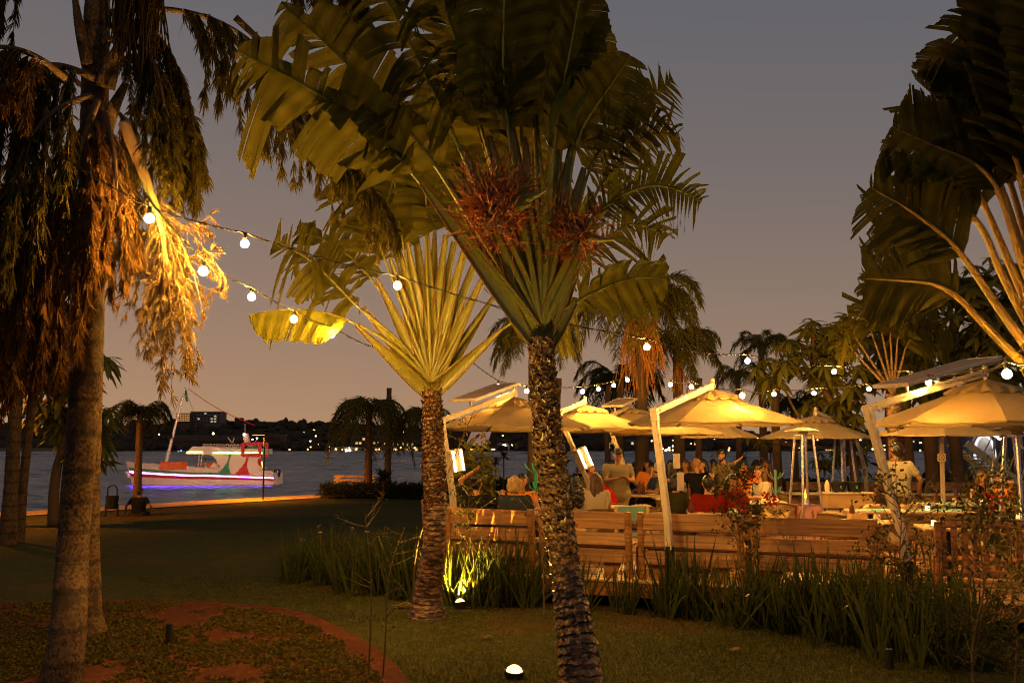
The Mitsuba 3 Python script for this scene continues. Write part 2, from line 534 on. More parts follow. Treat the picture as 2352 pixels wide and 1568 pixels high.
gx, gy = np.meshgrid(np.linspace(-1500, 1500, 160), np.concatenate([[898.0], np.linspace(905, 1400, 26)]), indexing='ij')
gz = far_height(gx, gy)
gz[:, 0] = -1.4
v, f = grid(np.stack([gx, gy, gz], -1))
structure('far_shore', trimesh.Trimesh(v, np.vstack([f[:, [0, 2, 1]], f[:, [0, 3, 2]]]), process=False), 'm_far_land', 'dark wooded far shore of the lake', smooth=True)

rng = np.random.default_rng(5)
ico = trimesh.creation.icosphere(1)
fw = MB()
nt = 2300
fx = rng.uniform(-760, 760, nt)
fy = 918 + 300 * rng.random(nt) ** 1.2
fz = far_height(fx, fy)
for x, y, z in zip(fx, fy, fz):
    r = rng.uniform(2.6, 5.2)
    s = np.array([r * rng.uniform(.9, 1.5), r, r * rng.uniform(.7, 1.15)])
    vv = ico.vertices * s * (1 + 0.32 * rng.normal(size=(len(ico.vertices), 1)) * .6)
    fw.add(vv + [x, y, z + s[2] * 0.55], ico.faces)
single('far_woods', fw.mesh(), 'm_far_trees_hazed', 'dark treeline along the far shore hills', 'trees', kind='stuff')


def far_box(p, x0, x1, y0, y1, depth, Y):
    """A block on the far shore from two corners read off the photograph, at a distance of Y metres."""
    a, b = at(x0, y1, Y), at(x1, y0, Y)
    return (a[0] + b[0]) / 2, Y + depth / 2, (a[2] + b[2]) / 2, abs(b[0] - a[0]), depth, abs(b[2] - a[2])


def block(mb, x0, x1, y0, y1, Y, depth):
    cx, cy, cz, sx, sy, sz = far_box(None, x0, x1, y0, y1, depth, Y)
    mb.box([cx, cy, cz], [sx, sy, sz])
    return np.array([cx - sx / 2, Y, cz - sz / 2]), sx, sz


def far_building(name, label, x0, x1, y0, y1, Y, mat, rows=0, cols=0, lit=(), col=(1.0, 0.7, 0.35), power=1.2, ground=True):
    k = thing(name, label, 'building')
    m = MB()
    o, sx, sz = block(m, x0, x1, y0, y1, Y, 26)
    if ground:
        m.box([o[0] + sx / 2, Y + 14, o[2] / 2 - 1], [sx * .96, 24, max(o[2] + 2, 0.5)])
    part(k, 'wall', m.mesh(), mat)
    m = MB()
    m.box([o[0] + sx / 2, Y + 13, o[2] + sz + 0.35], [sx + 1.2, 27.4, 0.7])
    part(k, 'roof', m.mesh(), 'm_building_grey')
    for r in range(rows):
        for c in range(cols):
            w, h = sx / cols, sz / rows
            q = MB().box([o[0] + (c + .5) * w, Y - 0.06, o[2] + (r + .5) * h], [w * .62, 0.12, h * .5]).mesh()
            on = (r, c) in lit
            part(k, 'window', q, 'm_lamp_off' if on else 'm_black', emit=[power * x for x in col] if on else None, weight=0.006)
    return k, o, sx, sz


far_building('office_block', 'grey multi-storey block with a few lit windows on the far hill', 437, 506, 946, 971, 1150, 'm_building_grey', 4, 9,
             {(1, 6), (1, 7), (3, 4), (0, 6), (0, 7), (2, 7), (1, 2)}, (0.95, 0.8, 0.5), 0.55)
far_building('lit_block', 'tall block glowing orange behind a lattice on the far hill', 404, 436, 950, 968, 1140, 'm_building', 4, 8,
             {(r, c) for r in range(4) for c in range(8)}, (1.0, 0.42, 0.10), 0.8)
far_building('shed', 'long red roofed low building on the far shore', 385, 560, 1002, 1012, 935, 'm_building')
far_building('pale_house', 'pale low house with a flat roof among far trees', 605, 645, 999, 1006, 960, 'm_building')
far_building('restaurant', 'two storey lakeside restaurant with rows of lit openings', 815, 880, 1003, 1022, 925, 'm_building', 2, 8,
             {(0, 1), (0, 3), (0, 5), (0, 6), (1, 2), (0, 0)}, (1.0, 0.62, 0.15), 0.9)
far_building('restaurant', 'long low lakeside pavilion with a band of warm windows', 880, 955, 1013, 1027, 922, 'm_building', 1, 14,
             {(0, c) for c in range(0, 14, 2)}, (1.0, 0.6, 0.15), 0.9)
far_building('quay_wall', 'low quay wall with small lamps along the far water edge', 760, 960, 1028, 1036, 905, 'm_concrete', 1, 26,
             {(0, c) for c in range(1, 26, 3)}, (1.0, 0.6, 0.2), 1.2, False)
far_building('quay_wall', 'pale quay wall at the far left water edge', 0, 130, 1030, 1037, 905, 'm_concrete', 0, 0)
far_building('waterside_cafe', 'glowing amber waterside cafe far across the lake at right', 1895, 1945, 1028, 1036, 915, 'm_building', 1, 10,
             {(0, c) for c in range(10)}, (1.0, 0.62, 0.18), 1.2)
far_building('house', 'pale flat roofed house on the far hill behind the umbrellas', 1440, 1490, 1012, 1024, 960, 'm_building', 1, 6, {(0, 1)}, (1, .8, .5), .7)
far_building('house', 'cluster of low town houses on the far right shore', 1660, 1700, 1014, 1024, 955, 'm_building', 2, 6, {(0, 2), (1, 4), (0, 5)}, (1, .75, .5), .9)
far_building('house', 'wide flat roofed building beside the far right shore lights', 2050, 2110, 1010, 1024, 950, 'm_building', 2, 7, {(0, 1), (1, 3), (1, 5)}, (1, .8, .6), .9)

# the big leaning signboard on the far shore
k = thing('signboard', 'large pink illuminated slanted signboard with dark letters across the lake', 'signboard')
Y = 905.0
q = np.array([at(1067, 1029, Y), at(1116, 1029, Y), at(1129, 990, Y), at(1083, 990, Y)])
m = MB()
m.prism([(p[0], p[2]) for p in q], [0, Y + 1.0, 0], [1, 0, 0], [0, 0, 1], 1.0)
part(k, 'panel', m.mesh(), 'm_pink_panel', emit=(0.22, 0.115, 0.085), weight=0.2)
import meshkit
for ch, x, y in (('A', 1107, 1006), ('L', 1114, 1022), ('N', 1098, 992)):
    t = meshkit.text_mesh(ch, 4.2, 0.2)
    o = at(x, y, Y - 0.3)
    part(k, 'letter', MB().add(np.stack([t.vertices[:, 0] + o[0], Y - 0.1 - t.vertices[:, 2], t.vertices[:, 1] + o[2]], 1), t.faces[:, ::-1]).mesh(), 'm_black', label='dark letter ' + ch)
for x0, x1, c in ((1074, 1096, (2.2, 1.1, 0.15)), (1120, 1141, (2.2, 1.7, 1.3))):
    far_building('kiosk', 'long strip of %s light under the far signboard' % ('amber' if c[2] < 1 else 'white'), x0, x1, 1029, 1034, 900, 'm_building', 1, 1, {(0, 0)}, c, 1.0, False)

# lamps across the lake, each on its post
lamp_post = MB().tube([[0, 0, -7], [0, 0, 0]], 0.12, 5).mesh()
ball = trimesh.creation.icosphere(1, 0.62)
LP, LB = mikit.ply(lamp_post, 'm_black'), mikit.ply(ball, 'm_lamp_off')
WARM, ORANGE, WHITE, AMBER = (10, 7.0, 3.6), (12, 5.2, 1.4), (10, 9.6, 9.0), (11, 6.0, 1.2)
FAR = [(343, 985, WHITE, 1.2), (402, 989, WARM, 1), (446, 999, WHITE, .9), (461, 994, ORANGE, 1), (490, 995, WARM, 1.6), (524, 993, WARM, 1.5), (549, 1002, WHITE, .9),
       (590, 994, WHITE, 1.5), (606, 995, WARM, 1.6), (580, 1009, WHITE, 1), (590, 1006, WHITE, 1), (636, 1011, WHITE, 1.1), (697, 993, WHITE, 1.2), (721, 988, ORANGE, 1.6),
       (725, 1001, WARM, 1), (713, 1013, WHITE, 1), (665, 1032, WARM, .9), (723, 1024, AMBER, .9), (733, 1024, AMBER, .9), (740, 1024, WARM, .9), (752, 1024, AMBER, .9), (756, 1035, WARM, 1.1),
       (784, 1018, WHITE, 1.8), (795, 1018, WHITE, 1.8), (870, 1018, WARM, 1.5), (881, 1017, WARM, 1.5), (796, 1035, WHITE, 1.6), (803, 1034, WHITE, 1.6), (905, 1022, AMBER, 1), (921, 1027, AMBER, 1),
       (941, 1027, AMBER, 1), (952, 1028, AMBER, 1), (927, 991, ORANGE, 1), (946, 993, ORANGE, .7), (366, 997, WHITE, 1), (285, 996, WHITE, 1.5), (272, 997, WHITE, 1.2), (262, 985, WARM, 1),
       (410, 1037, WHITE, 1), (416, 1035, (1.6, 2.0, 10), 1), (1054, 1016, WHITE, 1.8), (1062, 1016, WARM, 1.4), (1050, 1024, AMBER, 1), (1158, 1024, WHITE, 3.0), (1175, 1022, WARM, 1.3), (1155, 1000, ORANGE, 1),
       (1480, 1022, WHITE, 1.4), (1476, 1034, WARM, 1.2), (1497, 1012, WARM, 1.0)]
r2 = np.random.default_rng(11)
for i in range(70):
    x = r2.uniform(1500, 2180)
    y = r2.choice([1032, 1030, 1026, 1018, 1008]) + r2.uniform(-4, 3)
    FAR.append((x, min(y, 1034), [WHITE, WARM, WARM, AMBER, ORANGE][r2.integers(5)], r2.uniform(.6, 1.35)))
for x in np.linspace(1510, 1570, 11):
    FAR.append((x + r2.uniform(-2, 2), 1032 + r2.uniform(-2, 2), AMBER if r2.random() < .7 else WHITE, r2.uniform(.9, 1.5)))
for i in range(26):
    FAR.append((r2.uniform(640, 1010), r2.uniform(1020, 1035), [AMBER, WARM, AMBER, WHITE][r2.integers(4)], r2.uniform(.5, .9)))
names = {WHITE: 'white', WARM: 'pale yellow', ORANGE: 'orange', AMBER: 'amber', (1.6, 2.0, 10): 'blue'}
for x, y, c, s in FAR:
    Y = 903.0 if y > 1026 else 925.0 + (1026 - y) * 5
    p = at(x, y, Y)
    g = float(far_height(np.array([p[0]]), np.array([p[1]]))[0])
    side = 'opposite the lawn' if x < 1000 else 'behind the restaurant terrace'
    k = thing('shore_lamp', 'tiny %s lamp glowing on the far shore %s' % (names[c], side), 'lamp', '%s lamps across the lake %s' % (names[c], side))
    part(k, 'post', LP, None, tw=T().translate(p.tolist()).scale([1, 1, max(p[2] - g + .5, .6) / 7]))
    part(k, 'globe', LB, None, tw=T().translate(p.tolist()).scale(float(s)), emit=c, weight=0.004)
# ------------------------------------------------------------------ trunks
def trunk_mesh(pts, radii, n=220, sides=44, rings=9.0, amp=0.012, rough=0.012, seed=0, lobes=0.0):
    """A palm trunk with leaf-scar rings: a tube whose radius steps at every ring and wavers with noise."""
    pts = np.asarray(pts, float)
    c = spline(pts, n)
    s = np.concatenate([[0], np.cumsum(np.linalg.norm(np.diff(pts, axis=0), axis=1))])
    r = np.interp(np.linspace(0, s[-1], n), s, radii)
    z = np.linspace(0, s[-1], n)
    ang = np.linspace(0, 2 * np.pi, sides, endpoint=False)
    A, Z = np.meshgrid(ang, z)
    P = np.stack([np.cos(A) * 2.0, np.sin(A) * 2.0, Z * 2.2], -1)
    ph = Z * rings + 0.9 * vnoise(P * 0.9, seed) + 0.35 * vnoise(P * 4.0, seed + 7)
    saw = 1 - (ph % 1.0)
    R = r[:, None] + amp * (saw - 0.5) + rough * (vnoise(P * 5.0, seed + 3) - 0.5) * 2
    t = nrm(np.gradient(c, axis=0))
    a = nrm(np.cross(t, [0, 1.0, 0.05]))
    b = np.cross(t, a)
    v = c[:, None] + R[..., None] * (np.cos(A)[..., None] * a[:, None] + np.sin(A)[..., None] * b[:, None])
    i, j = np.meshgrid(np.arange(n - 1), np.arange(sides), indexing='ij')
    q = np.stack([i * sides + j, i * sides + (j + 1) % sides, (i + 1) * sides + (j + 1) % sides, (i + 1) * sides + j], -1).reshape(-1, 4)
    return trimesh.Trimesh(v.reshape(-1, 3), np.vstack([q[:, [0, 1, 2]], q[:, [0, 2, 3]]]), process=False), c, r


def bark_flakes(c, r, lo, hi, n, size, seed, lift=0.5):
    """Stubs of old leaf bases: small curled flakes standing off a trunk between two fractions of its height."""
    rng = np.random.default_rng(seed)
    u = rng.uniform(lo, hi, n) * (len(c) - 1)
    i = u.astype(int)
    P0, R0 = c[i], r[i]
    ang = rng.uniform(0, 2 * np.pi, n)
    o = np.stack([np.cos(ang), np.sin(ang), 0 * ang], 1)
    tang = np.stack([-np.sin(ang), np.cos(ang), 0 * ang], 1)
    D = nrm(o * lift + np.array([0, 0, 1.0]) * rng.uniform(.5, 1, (n, 1)) + tang * rng.normal(0, .5, (n, 1)))
    return blades(P0 + o * (R0 - 0.012)[:, None], D, nrm(tang + 0.3 * rng.normal(size=(n, 3))), size * rng.uniform(.5, 1.3, n), size * rng.uniform(.6, 1.4, n), [1.0, 0.95, 0.7, 0.25], rng.uniform(-.6, .3, n), fold=0.3)


# ------------------------------------------------------------------ traveller's palm leaves
def trav_leaf(root, pts, t0, W, tw, Q, ragged, droop, seed, n=30, one_side=0, fold=0.35, lean=0.35, r0=0.040, curl=0.0, mat='m_trav_leaf', stalk='m_petiole'):
    """One leaf: a stalk from the fan's foot that goes on as the midrib, and a blade torn into strips on both sides of it."""
    rng = np.random.default_rng(seed)
    c = spline(pts, 61)
    s = np.concatenate([[0], np.cumsum(np.linalg.norm(np.diff(c, axis=0), axis=1))])
    L = s[-1]
    t = nrm(np.gradient(c, axis=0))
    rr = np.where(s / L < t0, r0 * (1.0 - 0.55 * s / L / t0), r0 * 0.45 * (1 - (s / L - t0) / (1 - t0)) + 0.004)
    m, uv = _blade(c, s, t, L, t0, W, tw, Q, ragged, droop, rng, n, one_side, fold, lean, curl)
    key = part(root, 'leaf', m, mat, uv=uv)
    part(key, 'stalk', MB().tube(c, rr, 8, flat=0.8).mesh(), stalk, smooth=True)
    return key


def _blade(c, s, t, L, t0, W, tw, Q, ragged, droop, rng, n, one_side, fold, lean, curl):
    mb = MB()
    sb = np.linspace(t0, 1.0, n + 1) * L
    m = 6
    q = np.linspace(0, 1, m)

    def mid(x):
        return np.array([np.interp(x, s, c[:, k]) for k in range(3)]), nrm(np.array([np.interp(x, s, t[:, k]) for k in range(3)]))

    for side in (-1, 1):
        if one_side and side != one_side:
            continue
        g_dr, g_tw, torn0 = rng.normal(0, .12), rng.normal(0, .08), False
        for i in range(n):
            torn1 = rng.random() < ragged
            rows = []
            for e, (x, torn) in enumerate(((sb[i], torn0), (sb[i + 1], torn1))):
                f = (x / L - t0) / (1 - t0)
                w = W * min(1.0, (f / 0.10 + 0.16) ** 0.6) * min(1.0, ((1 - f) / 0.24 + 0.02) ** 0.62) * (1 + .05 * math.sin(i * 1.7 + side))
                o, tt = mid(x)
                P = nrm(np.cross(Q, tt))
                S = nrm(math.cos(tw) * P + math.sin(tw) * nrm(Q - tt * np.dot(Q, tt)))
                N = np.cross(tt, S)
                fo = fold + (g_tw if ragged > .15 else 0)
                d = side * S * math.cos(fo) + N * math.sin(fo)
                d = nrm(d + tt * lean)
                gap = (0.42 * rng.random() * ragged + .06) * (sb[1] - sb[0]) if torn else 0.0
                sh = (gap if e == 0 else -gap) * (q ** 1.2) * (1.6 if ragged > .5 else 1.0)
                dr_ = droop * (1 + g_dr * (1.8 if ragged > .3 else 1.0)) + curl * abs(g_dr)
                rip = 0.012 * math.sin(x * 38.0) * np.sin(q * 2.5)
                row = o + d * (w * q)[:, None] + tt * sh[:, None] + np.array([0, 0, -1.0]) * (dr_ * w * q ** 2)[:, None] + N * rip[:, None]
                rows.append(row)
            v, fcs = grid(np.stack(rows))
            uv = np.stack([np.repeat([sb[i], sb[i + 1]], m) * 0.12, np.tile(q, 2)], 1)
            mb.add(v, fcs, uv)
            if torn1:
                g_dr, g_tw = rng.normal(0, .55), rng.normal(0, .22)
            torn0 = torn1
    return mb.mesh(), mb.uv()


def sheath_fan(root, foot, ends, Q, w0, up, seed, most=1.75):
    """The overlapping boat-shaped leaf bases that make the V of a traveller's palm: one folded sheath for each stalk."""
    for i, e in enumerate(ends):
        e = np.asarray(e, float)
        d = nrm(e - foot)
        side = 1 if i % 2 else -1
        k = abs(i - (len(ends) - 1) / 2) / (len(ends) / 2)
        start = foot + np.array([0, 0, 1.0]) * up * (1 - k) * 0.55 + Q * 0.012 * (i - len(ends) / 2) * (1 if i % 2 else -1) * .5
        ln = min(most, 0.9 * np.linalg.norm(e - foot))
        P = nrm(np.cross(Q, d))
        t = np.linspace(0, 1, 12)
        c = start + d * (t * ln)[:, None]
        wd = w0 * np.interp(t, [0, .15, .35, .6, 1], [.8, 1.0, .93, .66, .2])
        a = np.linspace(-1.25, 1.25, 9)
        v = c[:, None] + (np.sin(a)[None, :] * wd[:, None])[..., None] * P + (-(np.cos(a)[None, :] - .35) * wd[:, None] * .62)[..., None] * Q
        vv, ff = grid(v)
        sk = part(root, 'sheath', trimesh.Trimesh(vv, np.vstack([ff[:, [0, 1, 2]], ff[:, [0, 2, 3]]]), process=False), 'm_petiole', smooth=True)
        mb = MB()
        for j in (0, 8):
            mb.tube(v[:, j], 0.006, 4)
        part(sk, 'edge', mb.mesh(), 'm_petiole_edge')


def bend3(foot, base, tip, sag, Q):
    """Points of a leaf's midrib from the fan's foot over the blade's start to its tip."""
    foot, base, tip = (np.asarray(x, float) for x in (foot, base, tip))
    ln = np.linalg.norm(tip - base)
    m1, m2 = foot + (base - foot) * .45, foot + (base - foot) * .8
    m3 = base + nrm(nrm(base - foot) + nrm(tip - base) * .8) * ln * .2
    m4 = base + (tip - base) * 0.58 + np.array([0, 0, 1]) * sag
    return [foot, m1, m2, base, m3, m4, tip]


QF = np.array([0, -1.0, 0.0])
# ---- the nearer travellers palm, in the middle of the picture
RY = 8.85
rp = thing('travellers_palm', "tall traveller's palm with two spiky red flower clusters, nearest in the middle", 'palm tree')
rbase = gnd(1338, 1640)
foot = at(1246, 792, RY)
tm, tc, tr = trunk_mesh([rbase + [0, 0, -.1], rbase + [-.015, 0, .35], at(1300, 1320, RY), at(1266, 1060, RY), at(1248, 880, RY), at(1244, 775, RY)], [0.235, 0.17, 0.125, 0.122, 0.105, 0.105], 320, 56, 13.0, 0.018, 0.024, 4)
trunk = part(rp, 'trunk', tm, 'm_bark_dark', smooth=30)
v, f, u = bark_flakes(tc, tr, 0.40, 0.99, 1500, 0.05, 8, .8)
part(trunk, 'leaf_scar', trimesh.Trimesh(v, f, process=False), 'm_flake', smooth=True, kind='stuff')
v, f, u = bark_flakes(tc, tr, 0.02, 0.5, 800, 0.035, 9, .5)
part(trunk, 'leaf_scar', trimesh.Trimesh(v, f, process=False), 'm_flake', smooth=True, kind='stuff')

#      base (photo)  tip (photo)   nearer by   W    twist ragged droop sag
RL = [((932, 381), (545, 118), .55, .44, .15, .48, .42, .10),
      ((1000, 382), (645, 8), .25, .40, .35, .30, .45, .08),
      ((1020, 262), (800, -120), .35, .44, .10, .80, .75, .12),
      ((1095, 262), (960, -150), .10, .44, .25, .62, .65, .10),
      ((1168, 300), (1150, -220), .45, .48, .05, .20, .25, .05),
      ((1228, 300), (1250, -260), .05, .44, .30, .12, .25, .05),
      ((1272, 345), (1340, -60), .30, .34, .75, .10, .15, .03),
      ((1290, 338), (1370, 30), -.1, .27, .25, .12, .15, .03),
      ((1322, 340), (1448, 128), .15, .36, .30, .14, .2, .04),
      ((1352, 395), (1545, 182), -.2, .36, .30, .90, .25, .10),
      ((1372, 440), (1560, 310), -.3, .38, .40, .88, .3, .2),
      ((1362, 500), (1612, 462), .2, .34, .40, .92, .22, .20),
      ((1345, 590), (1530, 545), -.6, .34, .50, .85, .35, .2),
      ((1330, 690), (1530, 640), -.5, .32, .30, .35, .2, .08),
      ((1110, 330), (1040, -100), -.35, .46, .20, .30, .4, .06),
      ((1200, 340), (1200, -160), -.45, .46, .10, .25, .3, .05)]
ends = []
for i, (b, tp, near, W, tw, rag, dr_, sag) in enumerate(RL):
    B, E = at(*b, RY - near * .35), at(*tp, RY - near)
    pts = bend3(foot + np.array([0, 0, .12]), B, E, sag, QF)
    s = np.concatenate([[0], np.cumsum(np.linalg.norm(np.diff(np.array(pts), axis=0), axis=1))])
    trav_leaf(rp, pts, s[3] / s[-1], W, tw, QF, rag, dr_, 100 + i, n=int(30 - 4 * rag), r0=0.042)
    ends.append(B)
order = np.argsort([-(e[0] - foot[0]) / (e[2] - foot[2]) if e[2] > foot[2] else -9 for e in ends])
sheath_fan(rp, at(1246, 800, RY), [ends[i] for i in order], QF, 0.10, 0.62, 3)
# slivers added to stand for margins of larger leaves catching the light
for i, (b, tp, w) in enumerate((((1262, 318), (1312, 168), .055), ((1308, 305), (1352, 205), .045))):
    P = spline([at(*b, RY - .7), at((b[0] + tp[0]) / 2 - 6, (b[1] + tp[1]) / 2, RY - .72), at(*tp, RY - .65)], 12)
    wd = w * np.sin(np.linspace(0.15, math.pi - 0.05, 12))
    v = np.stack([P - [1, 0, .3] * wd[:, None], P + [0, -.03, 0], P + [1, 0, .3] * wd[:, None]], 1)
    vv, ff = grid(v)
    part(rp, 'lit_margin', trimesh.Trimesh(vv, np.vstack([ff[:, [0, 1, 2]], ff[:, [0, 2, 3]]]), process=False), 'm_iris', smooth=True)


def flower_cluster(root, c, size, seed, nspike, bracts):
    rng = np.random.default_rng(seed)
    P = c + rng.normal(size=(nspike, 3)) * np.array([.36, .3, .42]) * size
    D = nrm((P - (c + [0, 0, -.7 * size])) + rng.normal(0, .55, (nspike, 3)) * size)
    S = nrm(np.cross(D, rng.normal(size=(nspike, 3))))
    v, f, u = blades(P, D, S, size * rng.uniform(.15, .46, nspike), 0.012, [1.0, .8, .5, .1], rng.uniform(-.2, .5, nspike), fold=.4)
    k = part(root, 'flower_cluster', trimesh.Trimesh(v, f, process=False), 'm_spike', kind='stuff', label='spiky red brown flower cluster')
    core = trimesh.creation.icosphere(3)
    vv = core.vertices * np.array([.38, .30, .44]) * size * (1 + .4 * (vnoise(core.vertices * 3.1, seed)[:, None] - .5)) + c
    part(k, 'core', trimesh.Trimesh(vv, core.faces, process=False), 'm_bark_dark')
    for d, l, mat in bracts:
        d = nrm(np.array(d, float))
        t = np.linspace(0, 1, 10)
        P = c + d * (size * (.25 + l * t))[:, None] + np.array([0, 0, 1.0]) * (.12 * size * t ** 2)[:, None]
        s = nrm(np.cross(d, [0, 1, 0.2]))
        n = nrm(np.cross(s, d))
        wd = size * .13 * np.interp(t, [0, .25, .7, 1], [.7, 1, .5, .02])
        v = np.stack([P - s * wd[:, None] + n * wd[:, None] * .8, P, P + s * wd[:, None] + n * wd[:, None] * .8], 1)
        vv, ff = grid(v)
        part(k, 'bract', trimesh.Trimesh(vv, np.vstack([ff[:, [0, 1, 2]], ff[:, [0, 2, 3]]]), process=False), mat, smooth=True)


g_, b_ = 'm_petiole', 'm_bark_dark'
flower_cluster(rp, at(1142, 470, RY - .35), .40, 21, 1500,
               [((-1, -.3, .55), .75, g_), ((-.5, -.5, .7), .6, g_), ((.0, -.4, 1), .6, g_), ((1, -.4, .45), .75, g_), ((1, -.5, .05), .9, g_), ((.8, -.6, -.25), .7, g_), ((.45, -.4, .9), .6, g_),
                ((-1, -.5, -.1), .7, 'm_bract'), ((-1, -.4, -.45), .7, 'm_bract'), ((-.3, -.6, -1), .75, 'm_dry'), ((.1, -.5, -1), .7, 'm_dry')])
flower_cluster(rp, at(1318, 535, RY - .2), .30, 22, 900,
               [((1, -.4, .5), .9, g_), ((1, -.4, .15), .8, g_), ((-.2, -.6, .9), .6, g_), ((.4, -.6, 1), .9, g_), ((1, -.3, -.35), 1.0, g_), ((-.6, -.5, -.5), .8, g_), ((0, -.7, -1), .9, g_), ((-1, -.3, .1), .6, 'm_bract')])
leafmat('m_bract', rgb(0.20, 0.07, 0.02), 0.5, 0.45)

leafmat('m_leaf_backlit', mikit.proc(leaf_vein_fn((0.13, 0.125, 0.012), (0.20, 0.18, 0.02))), 1.0, 0.45)  # backlit copy of the palm leaf: light shining through is put into the yellow
# ---- the second travellers palm, left behind the first
LY = 13.1
lp = thing('travellers_palm', "traveller's palm with an open fan of yellow green stalks, lit from below", 'palm tree')
lbase = gnd(982, 1420)
lbase = lbase * [1, 1, 0]
lfoot = at(990, 905, LY)
tm, tc, tr = trunk_mesh([lbase + [0, 0, -.1], lbase + [.0, 0, .25], at(997, 1250, LY), at(996, 1060, LY), at(993, 960, LY), at(992, 898, LY)], [0.26, 0.19, 0.138, 0.140, 0.118, 0.11], 260, 48, 17.0, 0.016, 0.014, 14)
trunk = part(lp, 'trunk', tm, 'm_bark_dark', smooth=30)
v, f, u = bark_flakes(tc, tr, 0.5, 0.99, 1000, 0.06, 18, .5)
part(trunk, 'leaf_scar', trimesh.Trimesh(v, f, process=False), 'm_flake', smooth=True, kind='stuff')
LL = [((815, 698), (630, 552), .3, .40, .2, .55, .75, .10), ((852, 640), (682, 528), -.2, .42, .3, .45, .6, .12), ((800, 735), (572, 722), .5, .40, .15, .16, .1, .10),
      ((885, 598), (760, 420), .2, .5, .2, .35, .6, .2), ((905, 575), (820, 330), -.2, .5, .2, .3, .5, .2), ((925, 560), (880, 260), .3, .5, .3, .3, .4, .1),
      ((950, 540), (930, 240), -.2, .5, .2, .2, .4, .1), ((978, 530), (985, 200), .2, .5, .1, .2, .3, .1), ((1000, 525), (1040, 230), -.3, .5, .1, .2, .3, .1),
      ((1030, 530), (1100, 220), .1, .5, .2, .2, .3, .1), ((1052, 540), (1160, 260), -.1, .5, .2, .3, .4, .1), ((1080, 560), (1230, 300), .2, .5, .2, .3, .4, .1),
      ((1105, 590), (1290, 370), .0, .5, .2, .3, .4, .1), ((1130, 620), (1330, 450), .1, .5, .2, .3, .5, .1), ((1150, 670), (1350, 560), -.1, .45, .3, .4, .5, .1), ((1170, 745), (1340, 690), .2, .42, .3, .4, .5, .1)]
ends = []
for i, (b, tp, near, W, tw, rag, dr_, sag) in enumerate(LL):
    B, E = at(*b, LY - near * .4), at(*tp, LY - near)
    f0 = lfoot + np.array([0, 0, .15])
    m1 = f0 + (B - f0) * .5 + np.array([0, 0, 1]) * (.10 if i < 3 else .0)
    pts = [f0, m1, B, B + (E - B) * .5 + np.array([0, 0, sag]), E]
    s = np.concatenate([[0], np.cumsum(np.linalg.norm(np.diff(np.array(pts), axis=0), axis=1))])
    trav_leaf(lp, pts, s[2] / s[-1], W, tw, QF, rag, dr_, 200 + i, n=30, r0=0.038, one_side=1 if i == 2 else 0, fold=.1 if i == 2 else .35, mat='m_leaf_backlit' if i == 2 else 'm_trav_leaf')
    ends.append(B)
order = np.argsort([-(e[0] - lfoot[0]) / (e[2] - lfoot[2]) for e in ends])
sheath_fan(lp, at(990, 915, LY), [ends[i] for i in order], QF, 0.095, 0.85, 5)

# ---- the third, cut by the right edge of the picture
TY = 9.3
tp3 = thing('travellers_palm', "dark traveller's palm with orange lit stalks, cut by the right edge of the picture", 'palm tree')
tfoot = at(2478, 1000, TY)
tb = np.array([tfoot[0] + .12, TY, 0])
tm, tc, tr = trunk_mesh([tb, [tfoot[0] + .06, TY, .9], tfoot], [0.24, 0.17, 0.15], 120, 40, 13.0, 0.018, 0.016, 24)
part(tp3, 'trunk', tm, 'm_bark_dark', smooth=30)
TL = [((2198, 682), (1990, 640), .1, .34, .3, .5, .5, .05), ((2212, 590), (1998, 430), .3, .36, .3, .45, .5, .06), ((2240, 505), (2010, 520), -.2, .36, .2, .4, .5, .06), ((2292, 440), (2050, 290), .2, .36, .3, .35, .45, .06),
      ((2300, 430), (2105, 170), -.1, .36, .3, .45, .5, .05), ((2342, 405), (2215, 20), .2, .38, .5, .4, .4, .04), ((2370, 380), (2262, -150), .5, .36, .3, .2, .3, .04), ((2262, 474), (2110, 270), -.3, .34, .2, .4, .45, .05), ((2322, 425), (2170, 90), -.3, .34, .2, .4, .45, .05), ((2440, 360), (2360, -200), .9, .36, .1, .1, .3, .02),
      ((2500, 380), (2560, -100), .0, .4, .2, .3, .3, .05), ((2580, 450), (2760, 100), .0, .4, .2, .3, .3, .05), ((2640, 560), (2900, 300), .0, .4, .2, .3, .3, .05), ((2660, 700), (2950, 560), .0, .4, .2, .4, .3, .05)]
ends = []
for i, (b, tp, near, W, tw, rag, dr_, sag) in enumerate(TL):
    B, E = at(*b, TY - near * .4), at(*tp, TY - near)
    pts = bend3(tfoot + np.array([0, 0, .15]), B, E, sag, QF)
    s = np.concatenate([[0], np.cumsum(np.linalg.norm(np.diff(np.array(pts), axis=0), axis=1))])
    trav_leaf(tp3, pts, s[3] / s[-1], W * 1.5, tw * .5, QF, rag * .55, .08, 300 + i, n=36, r0=0.072, lean=.55, fold=.18, mat='m_trav_shaded', stalk='m_petiole_lit')
    ends.append(B)
order = np.argsort([-(e[0] - tfoot[0]) / (e[2] - tfoot[2]) for e in ends])
sheath_fan(tp3, at(2478, 1006, TY), [ends[i] for i in order], QF, 0.13, 0.5, 6, .8)

